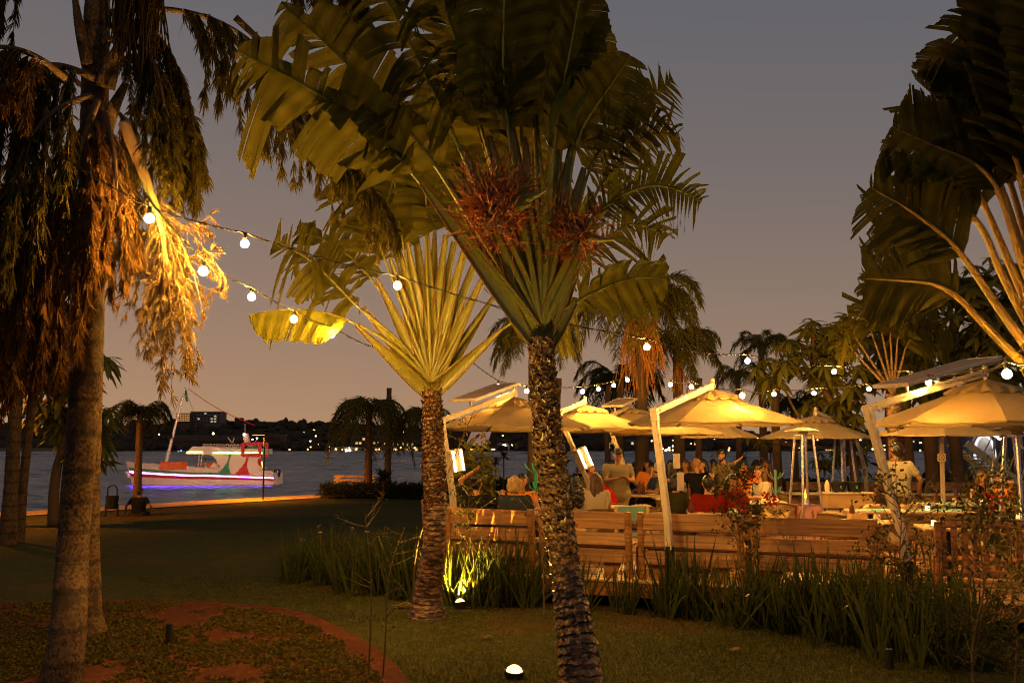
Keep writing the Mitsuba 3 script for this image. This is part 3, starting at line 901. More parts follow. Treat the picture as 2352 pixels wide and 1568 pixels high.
# ---- a fourth, farther off behind the terrace
FY = 21.0
fp = thing('travellers_palm', "blurred dark traveller's palm standing behind the terrace parasols at right", 'palm tree')
ffoot = at(2052, 905, FY)
tm, tc, tr = trunk_mesh([[ffoot[0] + .1, FY, 0], [ffoot[0] + .05, FY, 1.4], ffoot], [0.22, 0.17, 0.15], 90, 30, 13.0, 0.018, 0.016, 34)
part(fp, 'trunk', tm, 'm_bark_dark', smooth=30)
for i, (b, tp, W, rag) in enumerate((((1975, 790), (1935, 745), .45, .6), ((2002, 765), (1985, 628), .62, .2), ((2025, 760), (2040, 610), .6, .3), ((2045, 770), (2100, 640), .6, .3), ((2062, 780), (2150, 700), .55, .4), ((1955, 800), (1925, 800), .3, .7), ((2080, 800), (2190, 760), .5, .4))):
    pts = bend3(ffoot, at(*b, FY - .2), at(*tp, FY - .4 + .2 * i), .2, QF)
    s = np.concatenate([[0], np.cumsum(np.linalg.norm(np.diff(np.array(pts), axis=0), axis=1))])
    trav_leaf(fp, pts, s[3] / s[-1], W, .3, QF, rag, .4, 400 + i, n=22, r0=0.045, stalk='m_branch')


# ------------------------------------------------------------------ fishtail palm
def fish_frond(root, pts, hang, seed, mat, n_sub=26, leaf=0.17, wl=0.085, spread=0.5, per=14, r0=0.035, start=0.25, stalk='m_branch', sway=(0, 0, 0), tail=1.0, fall=.9, flare=.8, ends=None):
    """A fishtail palm frond: a stout rachis, side branches that hang from it, and jagged wedge leaflets along them."""
    rng = np.random.default_rng(seed)
    c = spline(pts, 60)
    t = nrm(np.gradient(c, axis=0))
    mb = MB().tube(c, np.linspace(r0, 0.006, 60), 7)
    Ps, Ds, Ls = [], [], []
    for i in range(n_sub):
        u = start + (1 - start) * (i + rng.random() * .8) / n_sub
        j = min(int(u * 59), 59)
        side = 1 if i % 2 else -1
        S = nrm(np.cross(t[j], [0, 0, 1.0]) + 1e-3)
        h = hang * rng.uniform(.55, 1.1) * (1 - .45 * max(0, u - .55) / .45)
        d0 = nrm(t[j] * .7 + side * S * spread + np.array([0, 0, .1]) + np.array(sway) + rng.normal(0, .15, 3))
        k = 12
        x = np.linspace(0, 1, k)
        p = c[j] + d0 * (h * .42 * (1 - (1 - x) ** 2))[:, None] + np.array([0, 0, -1.0]) * (h * (x ** 1.7) * .95)[:, None] + rng.normal(0, .02, 3) * x[:, None]
        if ends is not None:
            e = ends[i % len(ends)]
            cc = c[j] + t[j] * .18 + (e - c[j]) * np.array([.55, .55, .12])
            p = (1 - x[:, None]) ** 2 * c[j] + 2 * x[:, None] * (1 - x[:, None]) * cc + x[:, None] ** 2 * e
        mb.tube(p, np.linspace(.008, .0025, k), 4, cap=False)
        q = rng.uniform(.08, 1.0, per)
        q = np.sort(np.append(q, [.97, 1.0, 1.0]))
        pp = np.stack([np.interp(q, x, p[:, a]) for a in range(3)], 1)
        tt = np.stack([np.interp(q, x, nrm(np.gradient(p, axis=0))[:, a]) for a in range(3)], 1)
        out = rng.normal(0, .55, pp.shape) + np.where(np.arange(len(q))[:, None] % 2 == 0, 1, -1) * S * .55
        dd = nrm(tt * .75 + out * flare + np.array([0, 0, -fall]))
        Ps.append(pp)
        Ds.append(dd)
        Ls.append(leaf * rng.uniform(.6, 1.3, len(q)))
    P, D, Ln = np.vstack(Ps), np.vstack(Ds), np.concatenate(Ls)
    S = nrm(np.cross(D, rng.normal(size=D.shape)))
    # three teeth of unequal length make the jagged fishtail end
    key = None
    b = MB()
    for off, ls, ws in ((-.24, .78, .42), (.0, 1.0, .46), (.26, .86, .40)):
        v, f, u = blades(P + S * 0, nrm(D + S * off), S, Ln * ls * tail, wl * ws * rng.uniform(.7, 1.3, len(P)), [.12, .55, 1.0, .85, .12], rng.uniform(.0, .25, len(P)), rng.uniform(-.1, .1, len(P)))
        b.add(v, f, u)
    key = part(root, 'frond', b.mesh(), mat, smooth=False)
    part(key, 'stalk', mb.mesh(), stalk, smooth=True)
    return key


FP = 9.7
fish = thing('fishtail_palm', 'big fishtail palm with drooping ragged fronds and a pale spotted trunk at the left', 'palm tree')
b0 = gnd(140, 1590)
tm, tc, tr = trunk_mesh([b0 + [-.04, 0, -.1], b0 + [0.02, 0, .3], at(165, 1300, FP), at(187, 1000, FP), at(205, 700, FP), at(215, 350, FP), at(222, 60, FP), at(228, -120, FP)], [.215, .165, .145, .140, .138, .13, .125, .1], 240, 44, 4.5, 0.006, 0.006, 44)
ft = part(fish, 'trunk', tm, 'm_bark_pale', smooth=True)
# clasping leaf bases up the trunk
for i, (px, py, qx, qy) in enumerate(((228, 330, 290, 190), (205, 400, 150, 260), (240, 200, 300, 60), (205, 150, 170, -20))):
    c = spline([at(px, py, FP - .1), at((px + qx) / 2 - 4, (py + qy) / 2, FP - .17), at(qx, qy, FP - .2)], 20)
    part(fish, 'leaf_base', MB().tube(c, np.linspace(.115, .035, 20), 10, flat=.6).mesh(), 'm_bark_pale', smooth=True)
G, B = 'm_fish_leaf', 'm_fish_leaf_brown'
D0 = FP
FR = [  # points (photo x, y, nearer), hang in metres, material
    ([(255, 30, .1), (380, 22, .2), (540, 70, .1), (650, 170, -.2), (760, 300, -.5)], .95, G, 30, .2, .5, 0.25),
    ([(540, 40, .0), (660, 160, -.3), (790, 340, -.6), (905, 500, -.9)], .75, G, 26, .17, .5, .05),
    ([(250, 60, .0), (340, 70, -.2), (415, 180, -.3), (452, 330, -.3)], .85, G, 30, .2, .45, .25),
    ([(250, 90, .2), (320, 110, .2), (372, 220, .3), (395, 330, .3)], .8, G, 24, .18, .4, .2),
    ([(215, 180, .3), (120, 150, .6), (30, 190, .8), (-60, 300, .9)], 1.0, G, 30, .22, .6, .15),
    ([(210, 220, .5), (120, 260, .9), (40, 380, 1.1), (0, 520, 1.1)], 1.0, G, 30, .2, .6, .15),
    ([(225, 230, .5), (190, 330, .7), (165, 480, .8), (150, 620, .7)], .9, B, 30, .2, .5, .1),
    ([(215, 300, .4), (110, 400, .8), (60, 560, .9), (55, 700, .9)], 1.0, B, 28, .2, .6, .1),
    ([(200, 420, .3), (130, 520, .5), (110, 640, .5), (100, 740, .4)], .8, B, 24, .2, .5, .1),
    ([(240, 260, .3), (262, 360, .5), (262, 480, .6), (240, 560, .6)], .7, B, 22, .17, .4, .1),
    ([(60, -60, .5), (20, -50, .5), (-40, -20, .5), (-120, 60, .5)], .55, G, 18, .18, .5, .0),
    ([(560, -160, .4), (690, -120, .4), (780, -60, .4), (840, 20, .4)], .62, G, 20, .2, .4, .2),
    ([(150, 180, .9), (60, 120, 1.2), (-20, 110, 1.3), (-100, 180, 1.3)], .7, B, 20, .2, .5, .2),
    ([(0, 380, .3), (-20, 520, .3), (-10, 680, .3), (10, 800, .3)], 1.0, B, 22, .2, .6, .0),
]
for i, (pp, hang, mt, ns, lf, sp, st) in enumerate(FR):
    fish_frond(fish, [at(x, y, D0 - n) for x, y, n in pp], hang, 500 + i, mt, int(ns * 1.3), lf * .8, .036, sp, 34, start=st, flare=.6)
r9 = np.random.default_rng(909)
dry_ends = []
for i in range(58):
    x = 388 + 108 * float(np.clip(r9.normal(0, .55), -1.05, 1.15))
    lim = 915 - 190 * abs((x - 388) / 118) ** 1.5
    dry_ends.append(at(x, lim - r9.uniform(0, 1) ** 1.4 * 330, D0 + r9.uniform(-.40, .30)))
fish_frond(fish, [at(288, 285, D0 - .35), at(322, 380, D0 - .42), at(358, 480, D0 - .45), at(380, 580, D0 - .38), at(388, 690, D0 - .3)], 1.0, 540, 'm_dry', 58, .125, .030, .5, 20, fall=.5, flare=.75, r0=.07, start=.36, stalk='m_dry_stalk', ends=dry_ends)
fish_frond(fish, [at(372, 470, D0 - .1), at(420, 520, D0 - .1), at(470, 570, D0 - .1), at(520, 645, D0 - .1)], .2, 541, 'm_dry', 12, .07, .03, .2, 6, r0=.009, start=.1, stalk='m_dry_stalk')
lam('m_dry_stalk', (0.42, 0.26, 0.10), rough=.6)
rng = np.random.default_rng(77)
mb = MB()
for i in range(150):
    x = rng.uniform(266, 378)
    p = at(x, -60, FP - .25 + rng.normal(0, .12))
    L = rng.uniform(.75, 1.15) * (1 - .3 * abs(x - 322) / 56)
    zz = np.linspace(0, 1, 8)
    mb.tube(p + np.stack([.02 * np.sin(zz * 5 + i) + (zz * .04 * rng.normal()), 0 * zz, -L * zz], 1), .007, 4, cap=False)
part(fish, 'fruit_strands', mb.mesh(), 'm_fringe', kind='stuff', label='dark curtain of hanging fruit strands')

fish2 = thing('fishtail_palm', 'slender pale palm trunk lit orange, close behind the big spotted trunk', 'palm tree')
b1 = gnd(200, 1462) * [1, 1, 0]
tm, tc, tr = trunk_mesh([b1, b1 + [.0, 0, .3], at(203, 1250, b1[1]), at(212, 900, b1[1]), at(222, 500, b1[1]), at(230, 200, b1[1])], [.24, .15, .125, .115, .11, .10], 120, 30, 4.0, 0.006, 0.006, 45)
part(fish2, 'trunk', tm, 'm_bark_pale', smooth=True)
for i, pp in enumerate(([(228, 230), (300, 130), (380, 200), (420, 330)], [(228, 240), (150, 180), (80, 260), (40, 420)], [(228, 300), (270, 260), (290, 340), (300, 470)])):
    fish_frond(fish2, [at(x, y, b1[1]) for x, y in pp], 1.2, 560 + i, G, 30, .17, .04, .5, 28, start=.2)

# palms at the far left: two trunks with brown fronds
for i, (x0, y0, x1, y1, lab) in enumerate(((18, 1250, 42, 800, 'leftmost brown palm trunk hung with dead fronds'), (42, 1245, 78, 860, 'thin leaning brown palm trunk second from the left edge'))):
    k = thing('fishtail_palm', lab, 'palm tree')
    b = gnd(x0, y0) * [1, 1, 0]
    tm, tc, tr = trunk_mesh([b, at(x0 + (x1 - x0) * .3, y0 - 130, b[1]), at(x1, y1, b[1]), at(x1 + 4, y1 - 160, b[1])], [.20 - .06 * i, .155 - .05 * i, .14 - .045 * i, .125 - .04 * i], 100, 28, 4.0, .006, .006, 50 + i)
    part(k, 'trunk', tm, 'm_bark_pale', smooth=True)
    for j in range(5):
        dx = (-60, -30, 0, 35, 60)[j]
        fish_frond(k, [at(x1, y1 - 180, b[1]), at(x1 + dx * .6, y1 - 200, b[1]), at(x1 + dx, y1 - 120, b[1] - .3), at(x1 + dx * 1.1, y1 - 10, b[1] - .4)], 1.1, 580 + 10 * i + j, B, 26, .19, .045, .6, 26, start=.1)
# ------------------------------------------------------------------ string lights
BULB = 2250.0
WARMC = np.array([1.0, 0.50, 0.085])
socket = MB().lathe([[0.001, .035], [.018, .035], [.022, .0], [.02, -.03], [.001, -.03]], sides=10).mesh()
SOCK = mikit.ply(socket, 'm_black', smooth=30)


def light_string(name, label, pts, group, tone, k=1.0):
    """A cable with globe bulbs hanging from it at the given places."""
    P = np.array([at(x, y, d) for x, y, d in pts])
    top = P + [0, 0, .105]
    ext0, ext1 = top[0] - (top[1] - top[0]) * .9 + [0, 0, .25], top[-1] + (top[-1] - top[-2]) * .9 + [0, 0, .2]
    allp = np.vstack([ext0, top, ext1])
    mb = MB()
    for a, b in zip(allp[:-1], allp[1:]):
        L = np.linalg.norm(b - a)
        t = np.linspace(0, 1, 14)
        c = a + (b - a) * t[:, None]
        c[:, 2] -= .035 * L * 4 * t * (1 - t) * .6
        mb.tube(c, .0065, 5)
        c2 = c + [0.012, 0, -.012] + np.stack([0 * t, .012 * np.sin(t * 40), .012 * np.cos(t * 40)], 1)
        mb.tube(c2, .004, 4)
    single('light_cable', mb.mesh(), 'm_cable', label, 'cable')
    n = len(P)
    words = ['first', 'second', 'third', 'fourth', 'fifth', 'sixth', 'seventh', 'eighth', 'ninth', 'tenth', 'eleventh', 'twelfth']
    for i, p in enumerate(P):
        kk = thing('light_bulb', 'glowing round bulb, %s from the left on the %s' % (words[i], tone), 'light bulb', group)
        scene[numbered(kk + '__', 'globe')] = {'type': 'sphere', 'center': p.tolist(), 'radius': .040, 'bsdf': {'type': 'ref', 'id': 'm_lamp_off'},
                                              'emitter': {'type': 'area', 'radiance': rgb(*(WARMC * BULB * k * LS)), 'sampling_weight': 1.0}}
        part(kk, 'socket', SOCK, None, tw=T().translate((p + [0, 0, .07]).tolist()))


light_string('a', 'upper light cable sweeping from the fishtail palm behind the tall palm to the right', [(343, 502, 8.95), (562, 560, 9.4), (913, 656, 10.6), (1486, 797, 12.2), (1717, 829, 15.0), (1916, 853, 17.0), (2091, 866, 16.6), (2313, 859, 8.7)], 'string light bulbs', 'upper cable')
light_string('b', 'lower light cable falling from the fishtail palm to the lit palm', [(467, 623, 9.2), (578, 682, 10.6), (675, 733, 11.6), (762, 768, 12.9), (896, 821, 15.5)], 'string light bulbs', 'lower cable left of the lit palm')
light_string('c', 'light cable over the left terrace parasols', [(1145, 887, 18.2), (1210, 898, 19.0), (1338, 899, 20.0), (1375, 893, 20.6), (1410, 885, 21.2), (1441, 872, 21.8)], 'string light bulbs', 'cable above the left parasols')
light_string('d', 'light cable over the middle and right terrace parasols', [(1540, 883, 21.0), (1588, 888, 18.5), (1705, 908, 15.6), (1778, 905, 18.5), (1870, 903, 20.0), (1996, 893, 19.5), (2133, 878, 13.5)], 'string light bulbs', 'cable above the right parasols')


# ------------------------------------------------------------------ ground spotlights
def uplight(label, p, aim, inten, cut, r=.072):
    k = thing('ground_spotlight', label, 'spotlight')
    d = nrm(np.array(aim) - p)
    ax = nrm(np.cross(d, [0, 1, 0.01]))
    R = np.stack([ax, np.cross(d, ax), d], 1)
    part(k, 'housing', MB().lathe([[.001, -.13], [r * .8, -.13], [r * 1.0, -.02], [r * 1.12, 0.02], [r * 1.12, .045], [r * .98, .045], [r * .96, .012], [.001, .012]], sides=20).xf(R, p).mesh(), 'm_black', smooth=30)
    part(k, 'spike', MB().tube([p - d * .12, [p[0], p[1], -.1]], .018, 6).mesh(), 'm_black')
    part(k, 'lens', MB().lathe([[r * .95, .03], [r * .8, .062], [r * .45, .085], [.001, .092]], sides=20).xf(R, p).mesh(), 'm_lamp_off', emit=np.array([1.0, .70, .24]) * 3.2, weight=.1)
    o = p + d * .11
    scene[k + '_beam'] = {'type': 'spot', 'to_world': T().look_at(origin=o.tolist(), target=(o + d).tolist(), up=[0.1, 1, 0.2]), 'intensity': rgb(*(np.array([1.0, .60, .10]) * inten * 1.25 * LS)), 'cutoff_angle': float(cut), 'beam_width': float(cut * .55), 'sampling_weight': 4.0}


p = gnd(1057, 1398) * [1, 1, 0] + [0, 0, .05]
uplight('round ground spotlight beside the foot of the lit palm', p, at(1010, 800, p[1] + .5), 75.0, 62)
p = gnd(1181, 1556) * [1, 1, 0] + [0, 0, .03]
uplight('round ground spotlight in the grass at the bottom edge of the picture', p, at(1235, 480, p[1] - .75), 60.0, 56, .085)

# lamp posts on the shore path
def path_lamp(label, b, inten, h=2.75):
    k = thing('path_lamp', label, 'lamp post')
    top = b + [0, 0, h]
    part(k, 'post', MB().tube([b, top], .035, 8).mesh(), 'm_black')
    part(k, 'head', MB().box(top + [-.25, 0, .0], [.7, .16, .08], ch=.02).mesh(), 'm_black')
    part(k, 'lens', MB().box(top + [-.25, 0, -.043], [.5, .10, .006]).mesh(), 'm_lamp_off', emit=np.array([1.0, .5, .05]) * 8, weight=.1)
    o = top + [-.3, 0, -.06]
    scene[k + '_beam'] = {'type': 'spot', 'to_world': T().look_at(origin=o.tolist(), target=(o + [-.2, 0.3, -1.6]).tolist(), up=[1, 0, 0]), 'intensity': rgb(inten * LS, inten * .30 * LS, inten * .008 * LS),
                          'cutoff_angle': 84.0, 'beam_width': 55.0, 'sampling_weight': 4.0}
    return k, top


path_lamp('black lamp post on the shore path beyond the left edge of the picture', np.array([-15.8, 29.0, 0]), 230.0, 5.2)
k, top = path_lamp('thin black lamp post with a flat head lighting the shore path orange', gnd(604, 1149) * [1, 1, 0], 130.0)

# added flood beam and box on this post, put in to brighten the boat
q = top + [.05, .1, .0]
part(k, 'added_floodlight', MB().box(q, [.22, .12, .16], ch=.02).mesh(), 'm_black')
aim = np.array([-27.0, 85.0, .6])
scene['added_boat_flood'] = {'type': 'spot', 'to_world': T().look_at(origin=(q + nrm(aim - q) * .2).tolist(), target=aim.tolist(), up=[0, 0, 1]), 'intensity': rgb(2900 * LS, 1650 * LS, 1050 * LS), 'cutoff_angle': 15.0, 'beam_width': 10.0, 'sampling_weight': 4.0}
# spotlights of the same make just below the picture's edge, whose light the palms show
p = np.array([-.35, 7.0, .10])
uplight('ground spotlight in the grass in front of the nearest palm', p, [.25, 8.7, 3.9], 28.0, 42)
p = np.array([4.75, 8.7, .10])
uplight('ground spotlight below the palm at the right edge', p, [4.6, 9.4, 4.6], 9.0, 40)


# ------------------------------------------------------------------ timber deck
DZ = 0.40
U, V = np.array([0.905, -0.424, 0]), np.array([0.424, 0.905, 0])
DO = np.array([-0.96, 15.3, DZ])


def dk(s, w, z=0.0):
    return DO + U * s + V * w + [0, 0, z]


deck = 'deck'
DR = np.stack([U, V, [0, 0, 1]], 1)
labels[deck] = {'label': 'raised timber deck of the lakeside restaurant', 'category': 'deck', 'kind': 'structure'}
DR = np.stack([U, V, [0, 0, 1]], 1)
EDGE = lambda w: -0.22 - min(1.25, 0.78 * max(w, 0))     # the left edge runs out to the corner bench
scene[deck + '__frame'] = mikit.ply(MB().prism([(EDGE(0), -.10), (11.4, -.10), (11.4, 16.0), (EDGE(2), 16.0), (EDGE(2), 1.62)], dk(0, 0, -.22), U, V, .183).mesh(), 'm_wood_red')
rng = np.random.default_rng(31)
rest = MB()
for i in range(114):
    w = -.06 + .142 * i
    s0 = EDGE(w)
    mb = MB() if i < 44 else rest
    mb.box(dk((s0 + 11.5) / 2, w, -.0175 + rng.normal(0, .001)), [11.5 - s0, .136, .035], DR, .005)
    if i < 44:
        part(deck, 'plank', mb.mesh(), ('m_wood', 'm_wood_pale', 'm_wood')[rng.integers(3)])
part(deck, 'plank', rest.mesh(), 'm_wood', kind='stuff')
for s in np.arange(0.0, 11.4, 1.8):
    part(deck, 'footing', MB().box(dk(s, .3, -.31), [.12, .12, .22], DR).mesh(), 'm_black')


# ------------------------------------------------------------------ benches
def bench(label, a, b, seed, arm=False):
    """A heavy timber bench seen from behind: three back boards, seat slats, two end posts and raked feet."""
    rng = np.random.default_rng(seed)
    a, b = np.asarray(a, float), np.asarray(b, float)
    L = np.linalg.norm(b - a)
    u = (b - a) / L
    n = np.array([-u[1], u[0], 0])      # into the terrace
    R = np.stack([u, n, [0, 0, 1]], 1)
    tilt = lambda t: R @ np.array([[1, 0, 0], [0, math.cos(t), -math.sin(t)], [0, math.sin(t), math.cos(t)]])
    k = thing('bench', label, 'bench', 'timber benches along the front of the terrace')
    c = (a + b) / 2
    for z, h, off, t in ((.775, .225, -.035, -.10), (.53, .19, -.005, -.18), (.30, .19, .015, -.16)):
        mb = MB().box([0, 0, 0], [L - .16, .052, h], None, .008)
        v = mb.v[0]
        v[:, 2] += .012 * np.sin(v[:, 0] * 1.3 + rng.random() * 6) * (v[:, 2] > 0)
        part(k, 'back_board', mb.xf(tilt(t + rng.normal(0, .01)), c + n * off + [0, 0, z]).mesh(), 'm_wood')
    for j in range(4):
        part(k, 'seat_slat', MB().box(c + n * (.10 + .125 * j) + [0, 0, .43 + .004 * j], [L - .12, .115, .04], R, .006).mesh(), 'm_wood_pale')
    part(k, 'apron', MB().box(c + n * .09 + [0, 0, .36], [L - .2, .05, .10], R, .005).mesh(), 'm_wood')
    for e in (a + u * .045, b - u * .045):
        part(k, 'post', MB().bar(e + n * .03, e - n * .05 + [0, 0, .90], .085, .085, up=n, ch=.012).mesh(), 'm_wood')
        part(k, 'leg', MB().bar(e + n * .46, e + n * .46 + [0, 0, .41], .085, .085, up=n, ch=.012).mesh(), 'm_wood')
        if arm:
            part(k, 'armrest', MB().bar(e - n * .02 + [0, 0, .66], e + n * .52 + [0, 0, .64], .09, .045, ch=.01).mesh(), 'm_wood')
    for f in (.2, .8):
        q = a + u * L * f
        part(k, 'foot', MB().prism([(-.16, 0), (-.02, 0), (.16, .36), (-.16, .36)], q + n * .12, u, [0, 0, 1], .05).mesh(), 'm_wood')
    return k


bench('timber bench at the left end of the row, behind the lit palm trunk', dk(0.0, 0), dk(1.42, 0), 1)
bench('timber bench behind the trunk of the nearest palm', dk(1.5, 0), dk(2.86, 0), 2)
bench('timber bench behind the foot of the brightly lit parasol', dk(2.95, 0), dk(4.38, 0), 3)
bench('timber bench at the right end of the row with an open gap beside it', dk(4.48, -.02), dk(6.03, -.02), 4, True)
bench('short timber bench turned sideways at the left corner of the terrace', dk(-1.36, 1.75), dk(-.14, .14), 5)
for i in range(4):
    bench('low timber bench back along the far edge of the terrace, %s from the left' % ('first', 'second', 'third', 'fourth')[i], [7.2 + 1.75 * i, 27.2 - .25 * i, DZ], [8.85 + 1.75 * i, 27.0 - .25 * i, DZ], 10 + i)

k = thing('slatted_bench', 'reddish bench with a tall back of upright slats at the right edge', 'bench')
a, b = at(2156, 1190, 12.3), at(2400, 1196, 12.0)
a, b = np.array([a[0], 12.35, DZ]), np.array([b[0], 12.0, DZ])
u = nrm(b - a)
n = np.array([-u[1], u[0], 0])
L = np.linalg.norm(b - a)
for e, nm in ((a, 'post'), (b, 'post')):
    part(k, nm, MB().bar(e, e - n * .06 + [0, 0, .90], .08, .07, up=n, ch=.01).mesh(), 'm_wood_red')
    part(k, 'leg', MB().bar(e + n * .45, e + n * .45 + [0, 0, .42], .07, .07, up=n, ch=.01).mesh(), 'm_wood_red')
part(k, 'top_rail', MB().bar(a - n * .055 + [0, 0, .865], b - n * .055 + [0, 0, .865], .05, .08, ch=.01).mesh(), 'm_wood_red')
part(k, 'bottom_rail', MB().bar(a - n * .01 + [0, 0, .30], b - n * .01 + [0, 0, .30], .05, .08, ch=.01).mesh(), 'm_wood_red')
for i in range(10):
    q = a + u * (L * (i + .5) / 10)
    part(k, 'slat', MB().bar(q - n * .01 + [0, 0, .34], q - n * .053 + [0, 0, .825], .068, .022, up=n, ch=.004).mesh(), 'm_wood_red')
for j in range(4):
    part(k, 'seat_slat', MB().bar(a + n * (.08 + .11 * j) + [0, 0, .44], b + n * (.08 + .11 * j) + [0, 0, .44], .10, .03, ch=.005).mesh(), 'm_wood_red')


# ------------------------------------------------------------------ cantilever parasols
def parasol(label, peak, R, h, rot, pole=None, panel=0.0, tilt=0.0, sides=8, sleeve=False, ribs=False, w=.105, arm_from=None, stem=.30):
    k = thing('parasol', label, 'parasol', 'cantilever parasols over the terrace')
    peak = np.asarray(peak, float)
    cy = peak[1]

    def surf(a, f, dz=0.0):
        p = peak + [R * f * math.cos(a), R * f * math.sin(a), -h * (f ** 1.06) + dz]
        p[2] -= tilt * (p[1] - cy)
        return p
    nseg = 7
    for i in range(sides):
        a0, a1 = rot + 2 * math.pi * i / sides, rot + 2 * math.pi * (i + 1) / sides
        rows = []
        for f in np.linspace(.055, 1, nseg):
            e0, e1 = surf(a0, f), surf(a1, f)
            t = np.linspace(0, 1, 7)[:, None]
            row = e0 * (1 - t) + e1 * t
            row[:, 2] -= (.022 * f * 4 * t * (1 - t))[:, 0]
            row[:, :2] -= (row[:, :2] - peak[:2]) * (.012 * 4 * t * (1 - t) * f)
            rows.append(row)
        rows.append(rows[-1] - [0, 0, .022])
        v, f_ = grid(np.stack(rows))
        part(k, 'canopy_panel', trimesh.Trimesh(v, np.vstack([f_[:, [0, 1, 2]], f_[:, [0, 2, 3]]]), process=False), 'm_canvas', smooth=30)
    # vent cap with a scalloped, wrinkled edge
    A = np.linspace(0, 2 * np.pi, 49)
    rows = []
    for f in np.linspace(.03, .34, 6):
        rr = f * (1 + .04 * np.cos(A * sides - rot * sides))
        z = -h * f * .92 + .05 + .028 * f / .34 * np.cos(A * sides * 2) - (.03 if f > .33 else 0)
        rows.append(np.stack([peak[0] + R * rr * np.cos(A), peak[1] + R * rr * np.sin(A), peak[2] + z - tilt * R * rr * np.sin(A)], 1))
    v, f_ = grid(np.stack(rows))
    part(k, 'vent_cap', trimesh.Trimesh(v, np.vstack([f_[:, [0, 1, 2]], f_[:, [0, 2, 3]]]), process=False), 'm_canvas', smooth=True)
    hub = peak + [0, 0, -h * .55]
    for i in range(sides):
        a0 = rot + 2 * math.pi * i / sides
        e = surf(a0, .985, -.035)
        rk = part(k, 'rib', MB().bar(surf(a0, .05, -.05), e, .022, .03).mesh(), 'm_grey_metal')
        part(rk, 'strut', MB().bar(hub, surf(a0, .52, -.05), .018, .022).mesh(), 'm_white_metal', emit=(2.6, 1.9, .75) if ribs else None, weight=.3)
    part(k, 'hub', MB().lathe([[.001, .06], [.06, .05], [.07, -.03], [.03, -.08], [.001, -.08]], hub, 12).mesh(), 'm_white_metal', smooth=30)
    tip = peak + [0, 0, stem]
    part(k, 'stem', MB().tube([hub, tip + [0, 0, .06]], .028, 8).mesh(), 'm_white_metal', smooth=30)
    part(k, 'cap', MB().lathe([[.001, .10], [.03, .085], [.045, .04], [.03, .0], [.05, -.02], [.05, -.07], [.001, -.07]], tip, 12).mesh(), 'm_white_metal', smooth=30)
    if pole is not None:
        pole = [np.asarray(q, float) for q in pole]
        d = nrm((tip - pole[-1]) * [1, 1, 0])
        for i, (p0, p1) in enumerate(zip(pole[:-1], pole[1:])):
            part(k, 'pole', MB().bar(p0, p1, w * (1 - .02 * i), w * 1.25 * (1 - .02 * i), up=d, ch=.008, ext=.012).mesh(), 'm_white_metal')
        part(k, 'bracket', MB().bar(pole[-1] + (pole[-2] - pole[-1]) * .10, pole[-1] + [0, 0, .05], w * 1.12, w * 1.4, up=d, ch=.01).mesh(), 'm_white_metal')
        arm_end = tip - [0, 0, .02]
        ak = part(k, 'arm', MB().bar(pole[-1], arm_end, w * .85, w * 1.15, ch=.008, ext=.03).mesh(), 'm_white_metal')
        for f in (.05, .95):
            q = pole[-1] + (arm_end - pole[-1]) * f
            sd = nrm(np.cross(arm_end - pole[-1], [0, 0, 1]))
            part(ak, 'bolt', MB().tube([q - sd * w * .48, q + sd * w * .48], .014, 8).mesh(), 'm_grey_metal')
        # winch on the pole
        q = pole[-2] + (pole[-1] - pole[-2]) * .48
        sd = nrm(np.cross(pole[-1] - pole[-2], d))
        wk = part(k, 'crank', MB().box(q + sd * w * .6, [.07, .07, .12], ch=.01).mesh(), 'm_grey_metal')
        part(wk, 'handle', MB().tube([q + sd * w * .9, q + sd * (w * .9 + .05) + [0, 0, -.02], q + sd * (w * .9 + .06) + [0, -.02, -.13]], .009, 6).mesh(), 'm_grey_metal')
        if sleeve:
            part(k, 'sleeve', MB().box([pole[0][0], pole[0][1], pole[0][2] / 2 + .02], [w * 1.35, w * 1.35, pole[0][2] + .06], ch=.01).mesh(), 'm_black')
        if panel:
            ad = arm_end - pole[-1]
            sd = nrm(np.cross(ad, [0, 0, 1]))
            up = nrm(np.cross(sd, ad))
            L = np.linalg.norm(ad)
            Rm = np.stack([nrm(ad), sd, up], 1)
            c = pole[-1] + ad * .60 + up * .20
            pk = part(k, 'solar_panel', MB().box(c, [L * panel, .5, .03], Rm, .005).mesh(), 'm_panel')
            mb = MB()
            for s_ in (-.25, .25):
                mb.box(c + sd * s_, [L * panel + .03, .03, .045], Rm)
            for s_ in (-.5, .5):
                mb.box(c + nrm(ad) * L * panel * s_, [.03, .48, .047], Rm)
            part(pk, 'frame', mb.mesh(), 'm_white_metal')
            for f in (-.35, .35):
                q = c + nrm(ad) * L * panel * f
                part(pk, 'bracket', MB().bar(q - up * .17, q - up * .02, .03, .03, up=ad).mesh(), 'm_white_metal')
    return k


lam('m_panel', (0.26, 0.17, 0.085), rough=.6, spec=.3)
HS = math.pi / 8


def lit_box(label, c, ax, face, sz=(.20, .17, .36)):
    """White casing on a parasol pole with two bright upright tubes on its face."""
    k = thing('lamp_box', label, 'lamp')
    z = nrm(ax)
    y = nrm(face - z * np.dot(face, z))
    x = np.cross(y, z)
    R = np.stack([x, y, z], 1)
    part(k, 'casing', MB().box(c, sz, R, .012).mesh(), 'm_white_metal')
    for s in (-1, 1):
        part(k, 'tube', MB().box(c + y * (sz[1] / 2 + .012) + x * s * sz[0] * .34, [.026, .022, sz[2] * .92], R, .004).mesh(), 'm_lamp_off', emit=np.array([1.0, .74, .30]) * 20, weight=.6)


def pk_(px, py, y):
    return at(px, py, y)


